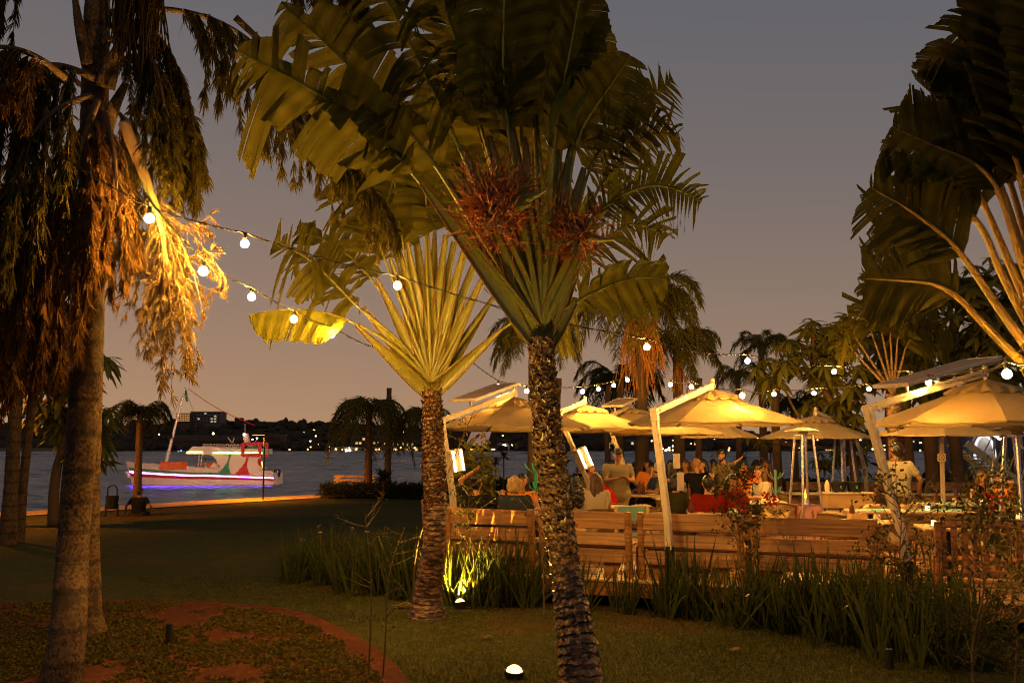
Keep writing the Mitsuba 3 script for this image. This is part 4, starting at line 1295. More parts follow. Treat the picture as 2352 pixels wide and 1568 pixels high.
parasol('big beige parasol at the left of the terrace, lit yellow underneath', pk_(1182, 917, 18.4), 1.42, .50, HS, [np.array([*at(1046, 1150, 16.6)[:2], DZ]), at(1040, 1135, 16.6), at(1014, 966, 16.5)], .62, .02, ribs=True, w=.078, stem=.14)
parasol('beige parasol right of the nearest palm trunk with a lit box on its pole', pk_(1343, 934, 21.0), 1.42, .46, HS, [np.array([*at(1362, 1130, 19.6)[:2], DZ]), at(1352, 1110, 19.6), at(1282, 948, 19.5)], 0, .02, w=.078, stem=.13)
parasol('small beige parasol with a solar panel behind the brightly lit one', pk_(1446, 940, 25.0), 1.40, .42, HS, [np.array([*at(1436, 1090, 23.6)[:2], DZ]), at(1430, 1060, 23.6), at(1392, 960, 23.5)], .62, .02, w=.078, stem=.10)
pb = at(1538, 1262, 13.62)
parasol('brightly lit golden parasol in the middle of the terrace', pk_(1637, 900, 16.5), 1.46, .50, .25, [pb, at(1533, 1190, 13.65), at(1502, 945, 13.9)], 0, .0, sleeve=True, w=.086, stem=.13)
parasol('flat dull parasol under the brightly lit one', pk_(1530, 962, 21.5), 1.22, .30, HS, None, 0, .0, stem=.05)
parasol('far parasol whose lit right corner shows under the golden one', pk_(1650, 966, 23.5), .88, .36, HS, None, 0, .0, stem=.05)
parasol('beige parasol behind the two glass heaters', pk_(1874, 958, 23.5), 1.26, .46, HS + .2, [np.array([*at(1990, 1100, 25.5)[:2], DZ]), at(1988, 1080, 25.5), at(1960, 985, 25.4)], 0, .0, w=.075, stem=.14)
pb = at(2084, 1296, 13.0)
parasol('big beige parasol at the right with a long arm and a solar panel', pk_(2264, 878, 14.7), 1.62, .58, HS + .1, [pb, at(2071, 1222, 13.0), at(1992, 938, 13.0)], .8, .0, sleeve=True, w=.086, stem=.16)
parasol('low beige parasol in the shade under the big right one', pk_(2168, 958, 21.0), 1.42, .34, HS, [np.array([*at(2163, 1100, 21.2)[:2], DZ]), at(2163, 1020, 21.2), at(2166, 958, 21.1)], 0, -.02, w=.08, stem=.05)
sy = at(2163, 1050, 21.0)
k = thing('sign', 'square white sign with a crossed circle on the right parasol pole', 'sign')
part(k, 'board', MB().box(sy, [.17, .012, .16], ch=.004).mesh(), 'm_cream')
ring = MB()
an = np.linspace(0, 2 * np.pi, 25)
ring.tube(np.stack([sy[0] + .06 * np.cos(an), 0 * an + sy[1] - .009, sy[2] + .06 * np.sin(an)], 1), .006, 4)
ring.bar(sy + [-.042, -.009, -.042], sy + [.042, -.009, .042], .004, .012, up=(0, 1, 0))
ring.bar(sy + [-.042, -.011, .042], sy + [.042, -.011, -.042], .004, .010, up=(0, 1, 0))
part(k, 'symbol', ring.mesh(), 'm_shirt_rust', label='crossed circle')
c1 = at(1049, 1057, 16.45)
lit_box('white box with two glowing tubes on the left parasol pole', c1, at(1014, 966, 16.5) - at(1040, 1135, 16.6), np.array([.35, -1, 0]))
c2 = at(1338, 1052, 19.4)
lit_box('white box with two glowing tubes on the pole right of the nearest palm trunk', c2, at(1282, 948, 19.5) - at(1352, 1110, 19.6), np.array([.45, -1, 0]), (.22, .24, .40))
for i, (x, y) in enumerate(((1554, 1058), (1563, 1106))):
    c = at(x, y, 13.95)
    single('hanging_card', MB().box(c, [.10, .008, .20 if i == 0 else .24], rotz(.2), .002).mesh(), 'm_cream', 'pale card hanging on the golden parasol pole, %s one' % ('upper' if i == 0 else 'lower'), 'card')
# ------------------------------------------------------------------ the boat
WL = -0.8
BY = 85.0
BX = at(303, 1111, BY)[0]
boat = thing('tour_boat', 'white tour boat with green and red swooshes and glowing blue and green strips', 'boat')


def hull_half(x):
    """Half breadth at the rail, height of the rail, half breadth at the water, at a length x from the bow."""
    f = x / 12.0
    b = 1.75 * (1 - (1 - min(f / .42, 1)) ** 2.2) ** .9 + .03
    b *= 1 - .10 * max(0, f - .7) / .3
    z = 1.86 - .50 * min(f / .45, 1) ** .8 - .36 * max(0, (f - .55) / .45)
    return b, z, b * (.55 + .3 * min(f / .3, 1))


def hull_side(z0f, z1f, off, x0, x1, n=60, side=-1):
    """A sheet on the hull's side between two fractions of its height."""
    rows = []
    for x in np.linspace(x0, x1, n):
        b, z, bw = hull_half(x)
        row = []
        for f in np.linspace(0, 1, 5):
            k = z0f + (z1f - z0f) * f
            bb = bw + (b - bw) * max(k, 0) ** .75
            row.append([BX + x - .55 * max(k, 0) * max(0, 1 - x / 1.5), BY + side * (bb + off), WL + z * k])
        rows.append(row)
    v, f = grid(np.array(rows))
    return v, f


def flipped(vf):
    return vf[0], vf[1][:, ::-1]


mb = MB()
mb.add(*hull_side(-.25, 1, 0, 0, 12)).add(*hull_side(-.25, 1, 0, 0, 12, side=1))
L0, L1 = hull_side(1, 1, 0, 0, 12)[0].reshape(-1, 5, 3)[:, 0], hull_side(1, 1, 0, 0, 12, side=1)[0].reshape(-1, 5, 3)[:, 0]
mb.add(*grid(np.stack([L0 - [0, 0, .12], L1 - [0, 0, .12]], 1)))
b, z, bw = hull_half(12.0)
mb.add([[BX + 12, BY - b, WL + z], [BX + 12, BY + b, WL + z], [BX + 12.15, BY + bw, WL - .3], [BX + 12.15, BY - bw, WL - .3]], [[0, 1, 2, 3]])
lam('m_boat', (0.80, 0.58, 0.42), rough=.35, spec=.5)
lam('m_boat_red', (0.60, 0.03, 0.03), rough=.35, spec=.5)
lam('m_boat_green', (0.05, 0.24, 0.09), rough=.35, spec=.5)
lam('m_vest', (0.72, 0.13, 0.02), rough=.6)
hull = part(boat, 'hull', mb.mesh(), 'm_boat', smooth=40)
part(hull, 'green_stripe', MB().add(*hull_side(.66, .76, .012, .1, 7.6)).mesh(), 'm_boat_green', smooth=True)
part(hull, 'red_stripe', MB().add(*hull_side(.36, .50, .012, .1, 12)).mesh(), 'm_boat_red', smooth=True)
for nm, x0, x1, pw_ in (('light_strip', .1, 7.75, 1.0), ('light_strip', 7.75, 10.1, .35), ('light_strip', 10.1, 12, 1.0)):
    part(hull, nm, MB().add(*flipped(hull_side(.535, .59, .03, x0, x1))).mesh(), 'm_lamp_off', emit=np.array([11.0, 5.0, 90.0]) * pw_, weight=4.0, label='glowing blue white light strip')
rail = np.array([L0[i] + [0, -.02, .03] for i in range(0, 60, 3)])
part(hull, 'rub_rail', MB().tube(rail, .045, 6).mesh(), 'm_boat', smooth=True)
part(hull, 'stem_fender', MB().tube([[BX - .55, BY, WL + 1.02], [BX - .35, BY, WL + .85], [BX - .25, BY, WL + .6]], .14, 8).mesh(), 'm_boat', smooth=True)


def bxz(px, py, y=-1.6):
    """A point on the boat's near side from the photograph's detail view."""
    q = att(260 + px / 5.227, 900 + py / 5.227, BY + y)
    return (q[0], q[2])


def plate(poly, y, th, mat, name, parent=boat, **kw):
    m = MB().prism([bxz(*p, y) for p in poly], [0, BY + y + th, 0], [1, 0, 0], [0, 0, 1], th)
    return part(parent, name, m.mesh(), mat, **kw)


def arc(p0, p1, p2, n=9):
    t = np.linspace(0, 1, n)[:, None]
    p0, p1, p2 = (np.array(p, float) for p in (p0, p1, p2))
    return [tuple(q) for q in (1 - t) ** 2 * p0 + 2 * t * (1 - t) * p1 + t ** 2 * p2]


wall = [(1275, 1112)] + arc((1300, 1100), (1340, 1040), (1325, 950)) + arc((1325, 950), (1300, 880), (1200, 858)) + [(1835, 858), (1860, 1112)]
for y in (-1.86, 1.55):
    h = plate(wall, y, .07, 'm_boat', 'cabin_side')
    if y < 0:
        g = arc((1445, 860), (1440, 980), (1290, 1108)) + arc((1478, 1108), (1410, 1010), (1475, 860))
        plate(g, y - .02, .02, 'm_boat_green', 'green_swoosh', h)
        r = arc((1658, 892), (1640, 1000), (1505, 1108)) + arc((1712, 1108), (1630, 1020), (1692, 892))
        plate(r, y - .02, .02, 'm_boat_red', 'red_swoosh', h)
        plate(arc((1845, 890), (1740, 940), (1845, 1020)), y - .02, .02, 'm_boat_red', 'red_swoosh', h)
part(boat, 'cabin_floor', MB().box([BX + 8.9, BY, WL + 1.35], [3.6, 3.1, .08]).mesh(), 'm_boat')
roof = [(905, 860), (1000, 762), (1300, 775), (1585, 792), (1850, 790), (1850, 860)]
rk = plate(roof, -1.9, 3.65, 'm_boat', 'roof')
plate([(925, 843), (930, 826), (1118, 826), (1122, 840)], -1.94, .03, 'm_lamp_off', 'light_strip', rk, emit=(3.2, 7, .8), weight=.3, label='glowing green light strip')
plate([(1248, 845), (1250, 832), (1855, 836), (1855, 850)], -1.94, .03, 'm_lamp_off', 'light_strip', rk, emit=(1.0, 9.0, 2.0), weight=.3, label='glowing green light strip')
arch = arc((1200, 862), (1290, 880), (1305, 990)) + arc((1330, 990), (1330, 860), (1200, 852))
plate(arch, -1.72, .1, 'm_boat', 'arch')
plate(arc((1205, 1015), (1240, 990), (1255, 955)) + arc((1275, 965), (1310, 985), (1305, 1018)), -1.5, .3, 'm_boat', 'dolphin_seat')
for sx in (1068, 1102):
    a, b = bxz(sx + 12, 858), bxz(sx - 6, 1010)
    part(boat, 'roof_post', MB().tube([[a[0], BY - 1.5, a[1]], [b[0], BY - 1.5, b[1]]], .035, 6).mesh(), 'm_boat')
for y in (-1.95, -.0):
    dx = 0 if y < -1 else 80
    outer = [(1590 + dx, 730), (1610 + dx, 712), (1825 + dx, 708), (1843 + dx, 725), (1845 + dx, 872), (1828 + dx, 890), (1612 + dx, 888), (1594 + dx, 872)]
    inner = [(1634 + dx, 755), (1800 + dx, 750), (1805 + dx, 845), (1638 + dx, 848)]
    o, i_ = [bxz(*p, y) for p in outer], [bxz(*p, y) for p in inner]
    m = trimesh.creation.extrude_polygon(Polygon(o, [i_]).buffer(0), .22, engine='earcut')
    vv = np.stack([m.vertices[:, 0], BY + y + .22 - m.vertices[:, 2], m.vertices[:, 1]], 1)
    part(boat, 'window_surround', MB().add(vv, m.faces).mesh(), 'm_boat_red')
a, b = bxz(1640, 845), bxz(1800, 752)
part(boat, 'wheelhouse', MB().box([(a[0] + b[0]) / 2 - .1, BY - .6, (a[1] + b[1]) / 2], [.5, 1.8, b[1] - a[1]]).mesh(), 'm_boat_green')
part(boat, 'funnel', MB().bar([bxz(1630, 720)[0], BY - .5, bxz(1630, 720)[1]], [bxz(1605, 605)[0], BY - .5, bxz(1605, 605)[1]], .5, .36).mesh(), 'm_boat')
part(boat, 'lamp', MB().box([bxz(1600, 612)[0], BY - .85, bxz(1600, 612)[1]], [.12, .1, .12]).mesh(), 'm_lamp_off', emit=(9, 8, 6), weight=.3)
mast0, mast1 = bxz(575, 990), bxz(835, 25)
mk = part(boat, 'mast', MB().tube([[mast0[0], BY, mast0[1] - .3], [mast1[0], BY, mast1[1]]], [.14, .07], 8).mesh(), 'm_boat', smooth=30)
s0 = bxz(1705, 500)
part(mk, 'rigging_rope', MB().tube(spline([[mast1[0] + .25, BY, mast1[1] - .1], [(mast1[0] * .6 + s0[0] * .4), BY, mast1[1] * .58 + s0[1] * .42 - .2], [s0[0], BY, s0[1]]], 20), .03, 5).mesh(), 'm_boat_red')
part(mk, 'rigging_rope', MB().tube([[mast1[0], BY, mast1[1] - .3], [bxz(640, 390)[0], BY + .4, bxz(640, 390)[1]], [BX + .1, BY, WL + 1.9]], .018, 4).mesh(), 'm_cable')
part(mk, 'rigging_rope', MB().tube([[mast1[0], BY, mast1[1] - .3], [bxz(1000, 400)[0], BY - .6, bxz(1000, 400)[1]], [bxz(1020, 760)[0], BY - 1.2, bxz(1020, 760)[1]]], .018, 4).mesh(), 'm_cable')
fl = MB()
x = np.linspace(0, 1, 8)
c0 = bxz(830, 50)
rows = np.stack([np.stack([c0[0] + .12 + x * .2 - k * .10, BY + .08 * np.sin(x * 6 + k), c0[1] - x * .95 - .05 * k], 1) for k in (0, 1, 2)], 1)
fl.add(*grid(rows))
part(mk, 'flag', fl.mesh(), 'm_boat_green', label='limp green flag')
rng = np.random.default_rng(6)
for i in range(21):
    x = 620 + i * 15.5
    p = bxz(x, 1010)
    part(boat, 'life_vest', MB().box([p[0], BY - 1.78 - .02 * (i % 2), p[1] + .08 + rng.normal(0, .02)], [.15, .14, .62], rotz(rng.normal(0, .3)), .05).mesh(), 'm_vest')
for i in range(9):
    p = bxz(970 + i * 26, 990)
    part(boat, 'life_vest', MB().box([p[0], BY + 1.1, p[1]], [.22, .16, .34], rotz(rng.normal(0, .3)), .05).mesh(), 'm_vest')
ra, rb = bxz(1130, 735), bxz(1590, 742)
mb = MB()
for f in np.linspace(0, 1, 20):
    q = [ra[0] + (rb[0] - ra[0]) * f, BY - 1.6, 0]
    mb.bar([q[0], q[1], ra[1] - .35], [q[0], q[1], ra[1]], .025, .025)
for zz in (0, -.18):
    mb.tube([[ra[0], BY - 1.6, ra[1] + zz], [rb[0], BY - 1.6, rb[1] + zz]], .022, 5)
part(boat, 'roof_railing', mb.mesh(), 'm_boat')
p = bxz(1980, 1110)
ek = part(boat, 'outboard_motor', MB().lathe([[.001, .45], [.2, .42], [.26, .2], [.22, -.1], [.1, -.35], [.08, -.8], [.001, -.8]], [p[0], BY, p[1]], 12, 1.2, .9).mesh(), 'm_navy', smooth=40)
part(boat, 'stern_lamp', MB().box([bxz(1835, 985)[0], BY - 1.3, bxz(1835, 985)[1]], [.13, .13, .5], ch=.03).mesh(), 'm_lamp_off', emit=(6, 3.0, .4), weight=.3)
for px, py, qx, qy in ((1590, 600, 1592, 480), (1380, 650, 1430, 720), (1455, 650, 1440, 720), (1720, 700, 1760, 650)):
    a, b = bxz(px, py), bxz(qx, qy)
    part(boat, 'antenna', MB().tube([[a[0], BY - .3, a[1]], [b[0], BY - .3, b[1]]], .025, 5).mesh(), 'm_boat')


# ------------------------------------------------------------------ people
def sph(p, r, n=14):
    return m3.Manifold.sphere(float(r), n).translate([float(x) for x in p])


def cap(p, q, r0, r1, n=14):
    return m3.Manifold.batch_hull([sph(p, r0, n), sph(q, r1, n)])


def tomesh(man, edge=.035, it=6):
    man = man.refine_to_length(edge)
    m = man.to_mesh()
    t = trimesh.Trimesh(np.array(m.vert_properties[:, :3]), np.array(m.tri_verts), process=True)
    return trimesh.smoothing.filter_taubin(t, iterations=it)


def union(parts):
    return m3.Manifold.batch_boolean(parts, m3.OpType.Add)


def hand(w, d, side, curl=.5):
    """A hand with palm, thumb and four bent fingers, from the wrist w along d."""
    d = nrm(np.array(d, float))
    s = nrm(np.cross(d, [0, 0, 1.0]) + 1e-3) * side
    n = np.cross(d, s) * side
    w = np.array(w, float)
    out = [m3.Manifold.batch_hull([sph(w, .024, 8), sph(w + d * .08 + s * .032, .014, 8), sph(w + d * .085 - s * .03, .014, 8)])]
    for i, l in enumerate((.060, .070, .066, .050)):
        b = w + d * .082 + s * (.032 - .021 * i)
        k = b + d * l * .55 - n * l * .25 * curl
        t = k + d * l * .45 * (1 - curl * .6) - n * l * .5 * curl
        out += [cap(b, k, .0095, .009, 6), cap(k, t, .009, .0075, 6)]
    b = w + d * .03 + s * .03
    k = b + d * .03 + s * .03
    out += [cap(b, k, .012, .0105, 6), cap(k, k + d * .035 + s * .006 - n * .01, .0105, .008, 6)]
    return out


def person(label, x, y, z0, heading, pose, shirt_m, trous_m, hair, skin='m_skin', lean=.05, turn=0.0, nod=0.0, lh=None, rh=None, scale=1.0, build=1.0, sleeve=.55, beard=False, wide=None, neckline=True):
    """One person: a continuous body, clothes, hair and a face. heading 0 looks away from the camera; lh, rh: where the hands are, in the body's own frame."""
    key = thing('person', label, 'person')
    sit = pose == 'sit'
    hz = .52 if sit else .93
    hipc = np.array([0, 0, hz])
    ll = np.array([0, math.sin(lean), math.cos(lean)])
    chest = hipc + ll * .34
    neck = hipc + ll * .53
    headc = neck + nrm(ll + [0, .10, 0]) * .165 + np.array([0, .015, 0])
    b = build
    shl = {s: hipc + ll * .475 + np.array([s * .185 * (b * .5 + .5), 0, 0]) for s in (-1, 1)}
    hip = {s: hipc + np.array([s * .095, 0, -.02]) for s in (-1, 1)}
    if sit:
        kn = {s: np.array([s * .13, .43, .52]) for s in (-1, 1)}
        an = {s: np.array([s * .13, .40, .08]) for s in (-1, 1)}
    else:
        kn = {s: np.array([s * .10, .03 + .02 * s, .50]) for s in (-1, 1)}
        an = {s: np.array([s * .115, -.02 + .03 * s, .08]) for s in (-1, 1)}
    hands = {-1: lh if lh is not None else ((-.16, .42, .76) if sit else (-.27, .06, .82)), 1: rh if rh is not None else ((.16, .42, .76) if sit else (.27, .06, .82))}
    body, shirt, trous = [], [], []
    body.append(m3.Manifold.batch_hull([sph(hip[-1], .12 * b), sph(hip[1], .12 * b), sph(hipc + ll * .14, .125 * b)]))
    body.append(m3.Manifold.batch_hull([sph(hipc + ll * .12 + [-.05, 0, 0], .115 * b), sph(hipc + ll * .12 + [.05, 0, 0], .115 * b), sph(chest + [-.09, .01, .02], .105 * b), sph(chest + [.09, .01, .02], .105 * b), sph(shl[-1], .06), sph(shl[1], .06)]))
    body.append(cap(neck - ll * .07, headc - ll * .06, .062, .05))
    g = .016
    shirt.append(m3.Manifold.batch_hull([sph(hipc + ll * .02 + [-.06, 0, 0], .122 * b + g), sph(hipc + ll * .02 + [.06, 0, 0], .122 * b + g), sph(hipc + ll * .15 + [-.05, 0, 0], .115 * b + g), sph(hipc + ll * .15 + [.05, 0, 0], .115 * b + g)]))
    shirt.append(m3.Manifold.batch_hull([sph(hipc + ll * .14 + [-.05, 0, 0], .115 * b + g), sph(hipc + ll * .14 + [.05, 0, 0], .115 * b + g), sph(chest + [-.09, .01, .02], .105 * b + g), sph(chest + [.09, .01, .02], .105 * b + g), sph(shl[-1] + [0, 0, -.01], .06 + g * .8), sph(shl[1] + [0, 0, -.01], .06 + g * .8)]))
    shirt.append(cap(neck - ll * .09, neck - ll * .045, .085, .068))
    for s in (-1, 1):
        S, H = shl[s], np.array(hands[s], float)
        d = H - S
        D = min(np.linalg.norm(d), .52)
        H = S + nrm(d) * D
        up_, fo = .285, .255
        a = (up_ ** 2 - fo ** 2 + D ** 2) / (2 * D)
        hh = math.sqrt(max(up_ ** 2 - a ** 2, 1e-4))
        pole = nrm(np.array([s * .9, .25, .1]) if H[2] > S[2] + .1 else np.array([s * .75, -.5, -.75]))
        nd = nrm(d)
        pp = nrm(pole - nd * np.dot(pole, nd))
        E = S + nd * a + pp * hh
        body += [cap(S, E, .052 * (b * .5 + .5), .040), cap(E, H, .040, .027)] + hand(H, H - E + np.array([0, .02, 0]), -s)
        e2 = S + (E - S) * sleeve
        shirt.append(cap(S, e2, .060 * (b * .5 + .5) + g * .6, .052 + g * .8))
        body += [cap(hip[s], kn[s], .092 * b, .058), cap(kn[s], an[s], .056, .040), m3.Manifold.batch_hull([sph(an[s] + [0, -.04, -.03], .04), sph(an[s] + [0, .15, -.05], .028), sph(an[s], .04)])]
        trous += [cap(hip[s], kn[s], .104 * b, .074), cap(kn[s], an[s] + [0, 0, .02], .074, .062)]
    trous.append(m3.Manifold.batch_hull([sph(hip[-1], .134 * b), sph(hip[1], .134 * b), sph(hipc + ll * .08, .128 * b)]))
    # head in its own frame: x right, y to the front
    Rh = rotz(turn) @ np.array([[1, 0, 0], [0, math.cos(nod), -math.sin(nod)], [0, math.sin(nod), math.cos(nod)]])

    def hp(x_, y_, z_):
        return headc + Rh @ np.array([x_, y_, z_])
    head = [m3.Manifold.batch_hull([sph(hp(0, -.012, .035), .088), sph(hp(0, .02, .03), .078), sph(hp(-.025, .045, -.055), .034), sph(hp(.025, .045, -.055), .034), sph(hp(0, .058, -.085), .026), sph(hp(-.055, .02, -.02), .022), sph(hp(.055, .02, -.02), .022)]),
            m3.Manifold.batch_hull([sph(hp(0, .088, .012), .010, 8), sph(hp(0, .108, -.022), .012, 8), sph(hp(-.013, .092, -.028), .009, 8), sph(hp(.013, .092, -.028), .009, 8)])]
    for s in (-1, 1):
        head.append(m3.Manifold.batch_hull([sph(hp(s * .083, -.01, .02), .014, 8), sph(hp(s * .083, -.004, -.022), .010, 8), sph(hp(s * .086, -.022, .012), .012, 8)]))
        head.append(sph(hp(s * .032, .078, .026), .013, 8))
    Rb = rotz(heading) * scale
    tr = np.array([x, y, z0])

    def put(m):
        m.vertices = m.vertices @ Rb.T + tr
        return m
    part(key, 'body', put(tomesh(union(body + head), .045, 4)), skin, smooth=True)
    part(key, 'shirt', put(tomesh(union(shirt), .05, 6)), shirt_m, smooth=True)
    part(key, 'trousers', put(tomesh(union(trous), .06, 5)), trous_m, smooth=True)
    # face
    mb = MB()
    for s in (-1, 1):
        e = trimesh.creation.icosphere(1, .0085)
        mb.add(e.vertices + hp(s * .032, .088, .026), e.faces)
        mb.bar(hp(s * .016, .094, .048), hp(s * .05, .083, .050), .008, .007)
    part(key, 'eyes', put(mb.mesh()), 'm_black')
    part(key, 'mouth', put(MB().box(hp(0, .087, -.056), [.042, .016, .012], Rh, .004).mesh()), 'm_lip')
    style, hm = hair
    hs = []
    if style != 'bald':
        hs.append(m3.Manifold.batch_hull([sph(hp(0, -.022, .052), .092), sph(hp(0, .025, .075), .070), sph(hp(0, -.045, .0), .075), sph(hp(0, -.035, -.035), .06)]))
    if style == 'long':
        for s in (-1, 0, 1):
            hs.append(m3.Manifold.batch_hull([sph(hp(s * .05, -.04, .04), .06), sph(hp(s * .075, -.065, -.10), .055), sph(hp(s * .07, -.085, -.27), .04)]))
    if style == 'curly':
        for a in np.linspace(-1.5, 1.5, 7):
            for zz, rr, ro in ((.06, .06, .07), (-.03, .072, .10), (-.13, .082, .12), (-.22, .08, .13), (-.31, .062, .12)):
                hs.append(sph(hp(ro * math.sin(a), -.03 - ro * math.cos(a), zz + .02 * math.sin(a * 5)), rr, 8))
    if style == 'bob':
        for s in (-1, 1):
            hs.append(m3.Manifold.batch_hull([sph(hp(s * .05, -.03, .05), .062), sph(hp(s * .078, -.02, -.05), .045), sph(hp(s * .05, -.07, -.085), .045)]))
        hs.append(m3.Manifold.batch_hull([sph(hp(0, -.06, .05), .07), sph(hp(0, -.085, -.07), .055)]))
    if style == 'bun':
        hs.append(sph(hp(0, -.10, .09), .055))
    if hs:
        hm_ = tomesh(union(hs), .03, 3)
        hm_.vertices += .010 * (vnoise(hm_.vertices * 34.0, 3)[:, None] - .5) * nrm(hm_.vertices - headc) * 2
        part(key, 'hair', put(hm_), hm, smooth=True)
    if beard:
        part(key, 'beard', put(tomesh(m3.Manifold.batch_hull([sph(hp(-.05, .03, -.05), .026), sph(hp(.05, .03, -.05), .026), sph(hp(0, .062, -.09), .032)]), .03, 2)), 'm_hair', smooth=True)
    fr = lambda v: np.asarray(v, float) @ Rb.T + tr
    return key, fr, {s: np.array(hands[s], float) for s in hands}


def X(px, y):
    return (px - 1176) / 2352.0 * y


BK, BR, BL = ('short', 'm_hair'), ('short', 'm_hair_brown'), ('bob', 'm_hair_blond')
LONG, CUR, LBR = ('long', 'm_hair'), ('curly', 'm_hair'), ('long', 'm_hair_brown')
PI = math.pi
# people on and around the deck: away from the camera is heading 0, to the left is +pi/2
person('woman in black top raising one hand to her dark hair at the left terrace end', X(1092, 15.65), 15.75, DZ, -.25, 'sit', 'm_shirt_black', 'm_trousers_dark', ('bun', 'm_hair'), lh=(-.04, .0, 1.40), rh=(.38, .22, 1.02), lean=.04)
person('person with short blond hair in dark top, seated with their back to the camera', X(1180, 15.6), 15.62, DZ, -.1, 'sit', 'm_shirt_navy', 'm_trousers_dark', BL, lean=.12, build=1.12)
person('woman in orange dress facing the camera across from the blond haired person', X(1200, 17.3), 17.3, DZ, PI - .1, 'sit', 'm_shirt_orange', 'm_trousers_dark', LONG, lean=.12, sleeve=.3)
person('woman in floral top with a big mass of long black curly hair, looking left', X(1312, 15.9), 15.9, DZ, .75, 'sit', 'm_shirt_floral', 'm_trousers_dark', CUR, turn=.6, lean=.0)
person('woman in white blouse with brown hair seen from behind', X(1367, 17.4), 17.4, DZ, .15, 'sit', 'm_shirt_white', 'm_trousers_dark', LBR, lean=.05, turn=.3)
person('man in bright red shirt leaning beside the woman in white', X(1392, 19.2), 19.2, DZ, .25, 'sit', 'm_shirt_red', 'm_trousers_dark', BK, 'm_skin_dark', lean=.28, scale=1.03, build=1.15)
kp, fr, hd = person('standing waiter in beige polo shirt looking down at a phone', X(1416, 19.4), 19.4, DZ, PI + .1, 'stand', 'm_shirt_beige', 'm_trousers_beige', BK, 'm_skin_dark', nod=-.45, lh=(-.12, .34, 1.20), rh=(.10, .36, 1.20), build=1.3, scale=1.0)
single('phone', MB().box(fr((0, .44, 1.235)), [.075, .15, .012], rotz(.1), .003).mesh(), 'm_black', 'dark phone in the hands of the standing waiter', 'phone')
person('man in grey blue shirt eating at a table, seen from the side', X(1515, 23.0), 23.0, DZ, PI / 2 + .2, 'sit', 'm_shirt_blue', 'm_trousers_dark', BK, lean=.2, scale=1.08)
person('person in dark green shirt looking right beside the golden parasol pole', X(1542, 16.6), 16.6, DZ, -.9, 'sit', 'm_shirt_green', 'm_trousers_dark', ('bob', 'm_hair'), turn=-.3, lean=.1)
person('bald man in black shirt stretching out his left arm', X(1600, 22.5), 22.5, DZ, .5, 'sit', 'm_shirt_black', 'm_trousers_dark', ('bald', None), lean=.05, lh=(-.62, .25, .95), rh=(.2, .4, .8), scale=1.16, build=1.2, turn=.5)
person('dark haired woman in profile beside the bald man', X(1618, 24.5), 24.5, DZ, PI / 2 + .5, 'sit', 'm_shirt_white', 'm_trousers_dark', LONG, lean=.1, scale=1.12)
person('man in rust red shirt with short black hair seen from behind', X(1624, 15.9), 15.9, DZ, -.05, 'sit', 'm_shirt_rust', 'm_trousers_dark', BK, lean=.1, build=1.2, sleeve=.7)
person('young woman with long black hair looking down, facing the man in rust red', X(1670, 17.4), 17.4, DZ, PI + .3, 'sit', 'm_shirt_rust', 'm_trousers_dark', LONG, nod=-.25, lean=.15)
person('bearded standing waiter in beige polo shirt bending over the back tables', X(1662, 22.3), 22.3, DZ, PI - .6, 'stand', 'm_shirt_beige', 'm_trousers_beige', BK, nod=-.45, turn=-.5, lh=(-.14, .42, .92), rh=(.14, .42, .92), lean=.22, beard=True)
person('woman in orange top with one arm raised to her head', X(1708, 22.0), 22.0, DZ, PI - .6, 'sit', 'm_shirt_orange', 'm_trousers_dark', LONG, rh=(.14, .04, 1.36), lean=.12, scale=1.1, sleeve=.25)
person('woman with long light brown hair in profile near the red flowers', X(1750, 20.6), 20.6, DZ, PI / 2 + .3, 'sit', 'm_shirt_white', 'm_trousers_dark', LBR, lean=.1, scale=1.05)
person('dark haired guest seen from behind left of the bald man', X(1540, 24.0), 24.0, DZ, .1, 'sit', 'm_shirt_black', 'm_trousers_dark', LONG, lean=.05, scale=1.1)
person('distant person in pale trousers standing by the water behind the waiter', X(1455, 45), 45.0, -.1, .3, 'stand', 'm_shirt_black', 'm_shirt_white', BR, scale=.95)
person('distant dark dressed person standing by the water between palm and lit box', X(1326, 44), 44.0, -.3, PI - .5, 'stand', 'm_shirt_black', 'm_trousers_dark', BR, scale=.95)
person('waiter in cream polo shirt walking away behind the long parasol pole', X(2056, 17.6), 17.6, DZ, -.15, 'stand', 'm_shirt_cream', 'm_trousers_beige', BK, 'm_skin_dark', turn=.5, lh=(-.36, .12, .86), rh=(.33, .1, .95), scale=1.05)
person('woman with glasses in black top facing the camera at the right', X(2243, 20.4), 20.4, DZ, PI, 'sit', 'm_shirt_black', 'm_trousers_dark', LBR, lean=.1, sleeve=.05)
person('person in orange top looking left behind the right glass heater', X(2300, 20.0), 20.0, DZ, PI / 2 + .5, 'sit', 'm_shirt_orange', 'm_trousers_dark', BR, lean=.15, lh=(-.1, .3, 1.15), sleeve=.2)
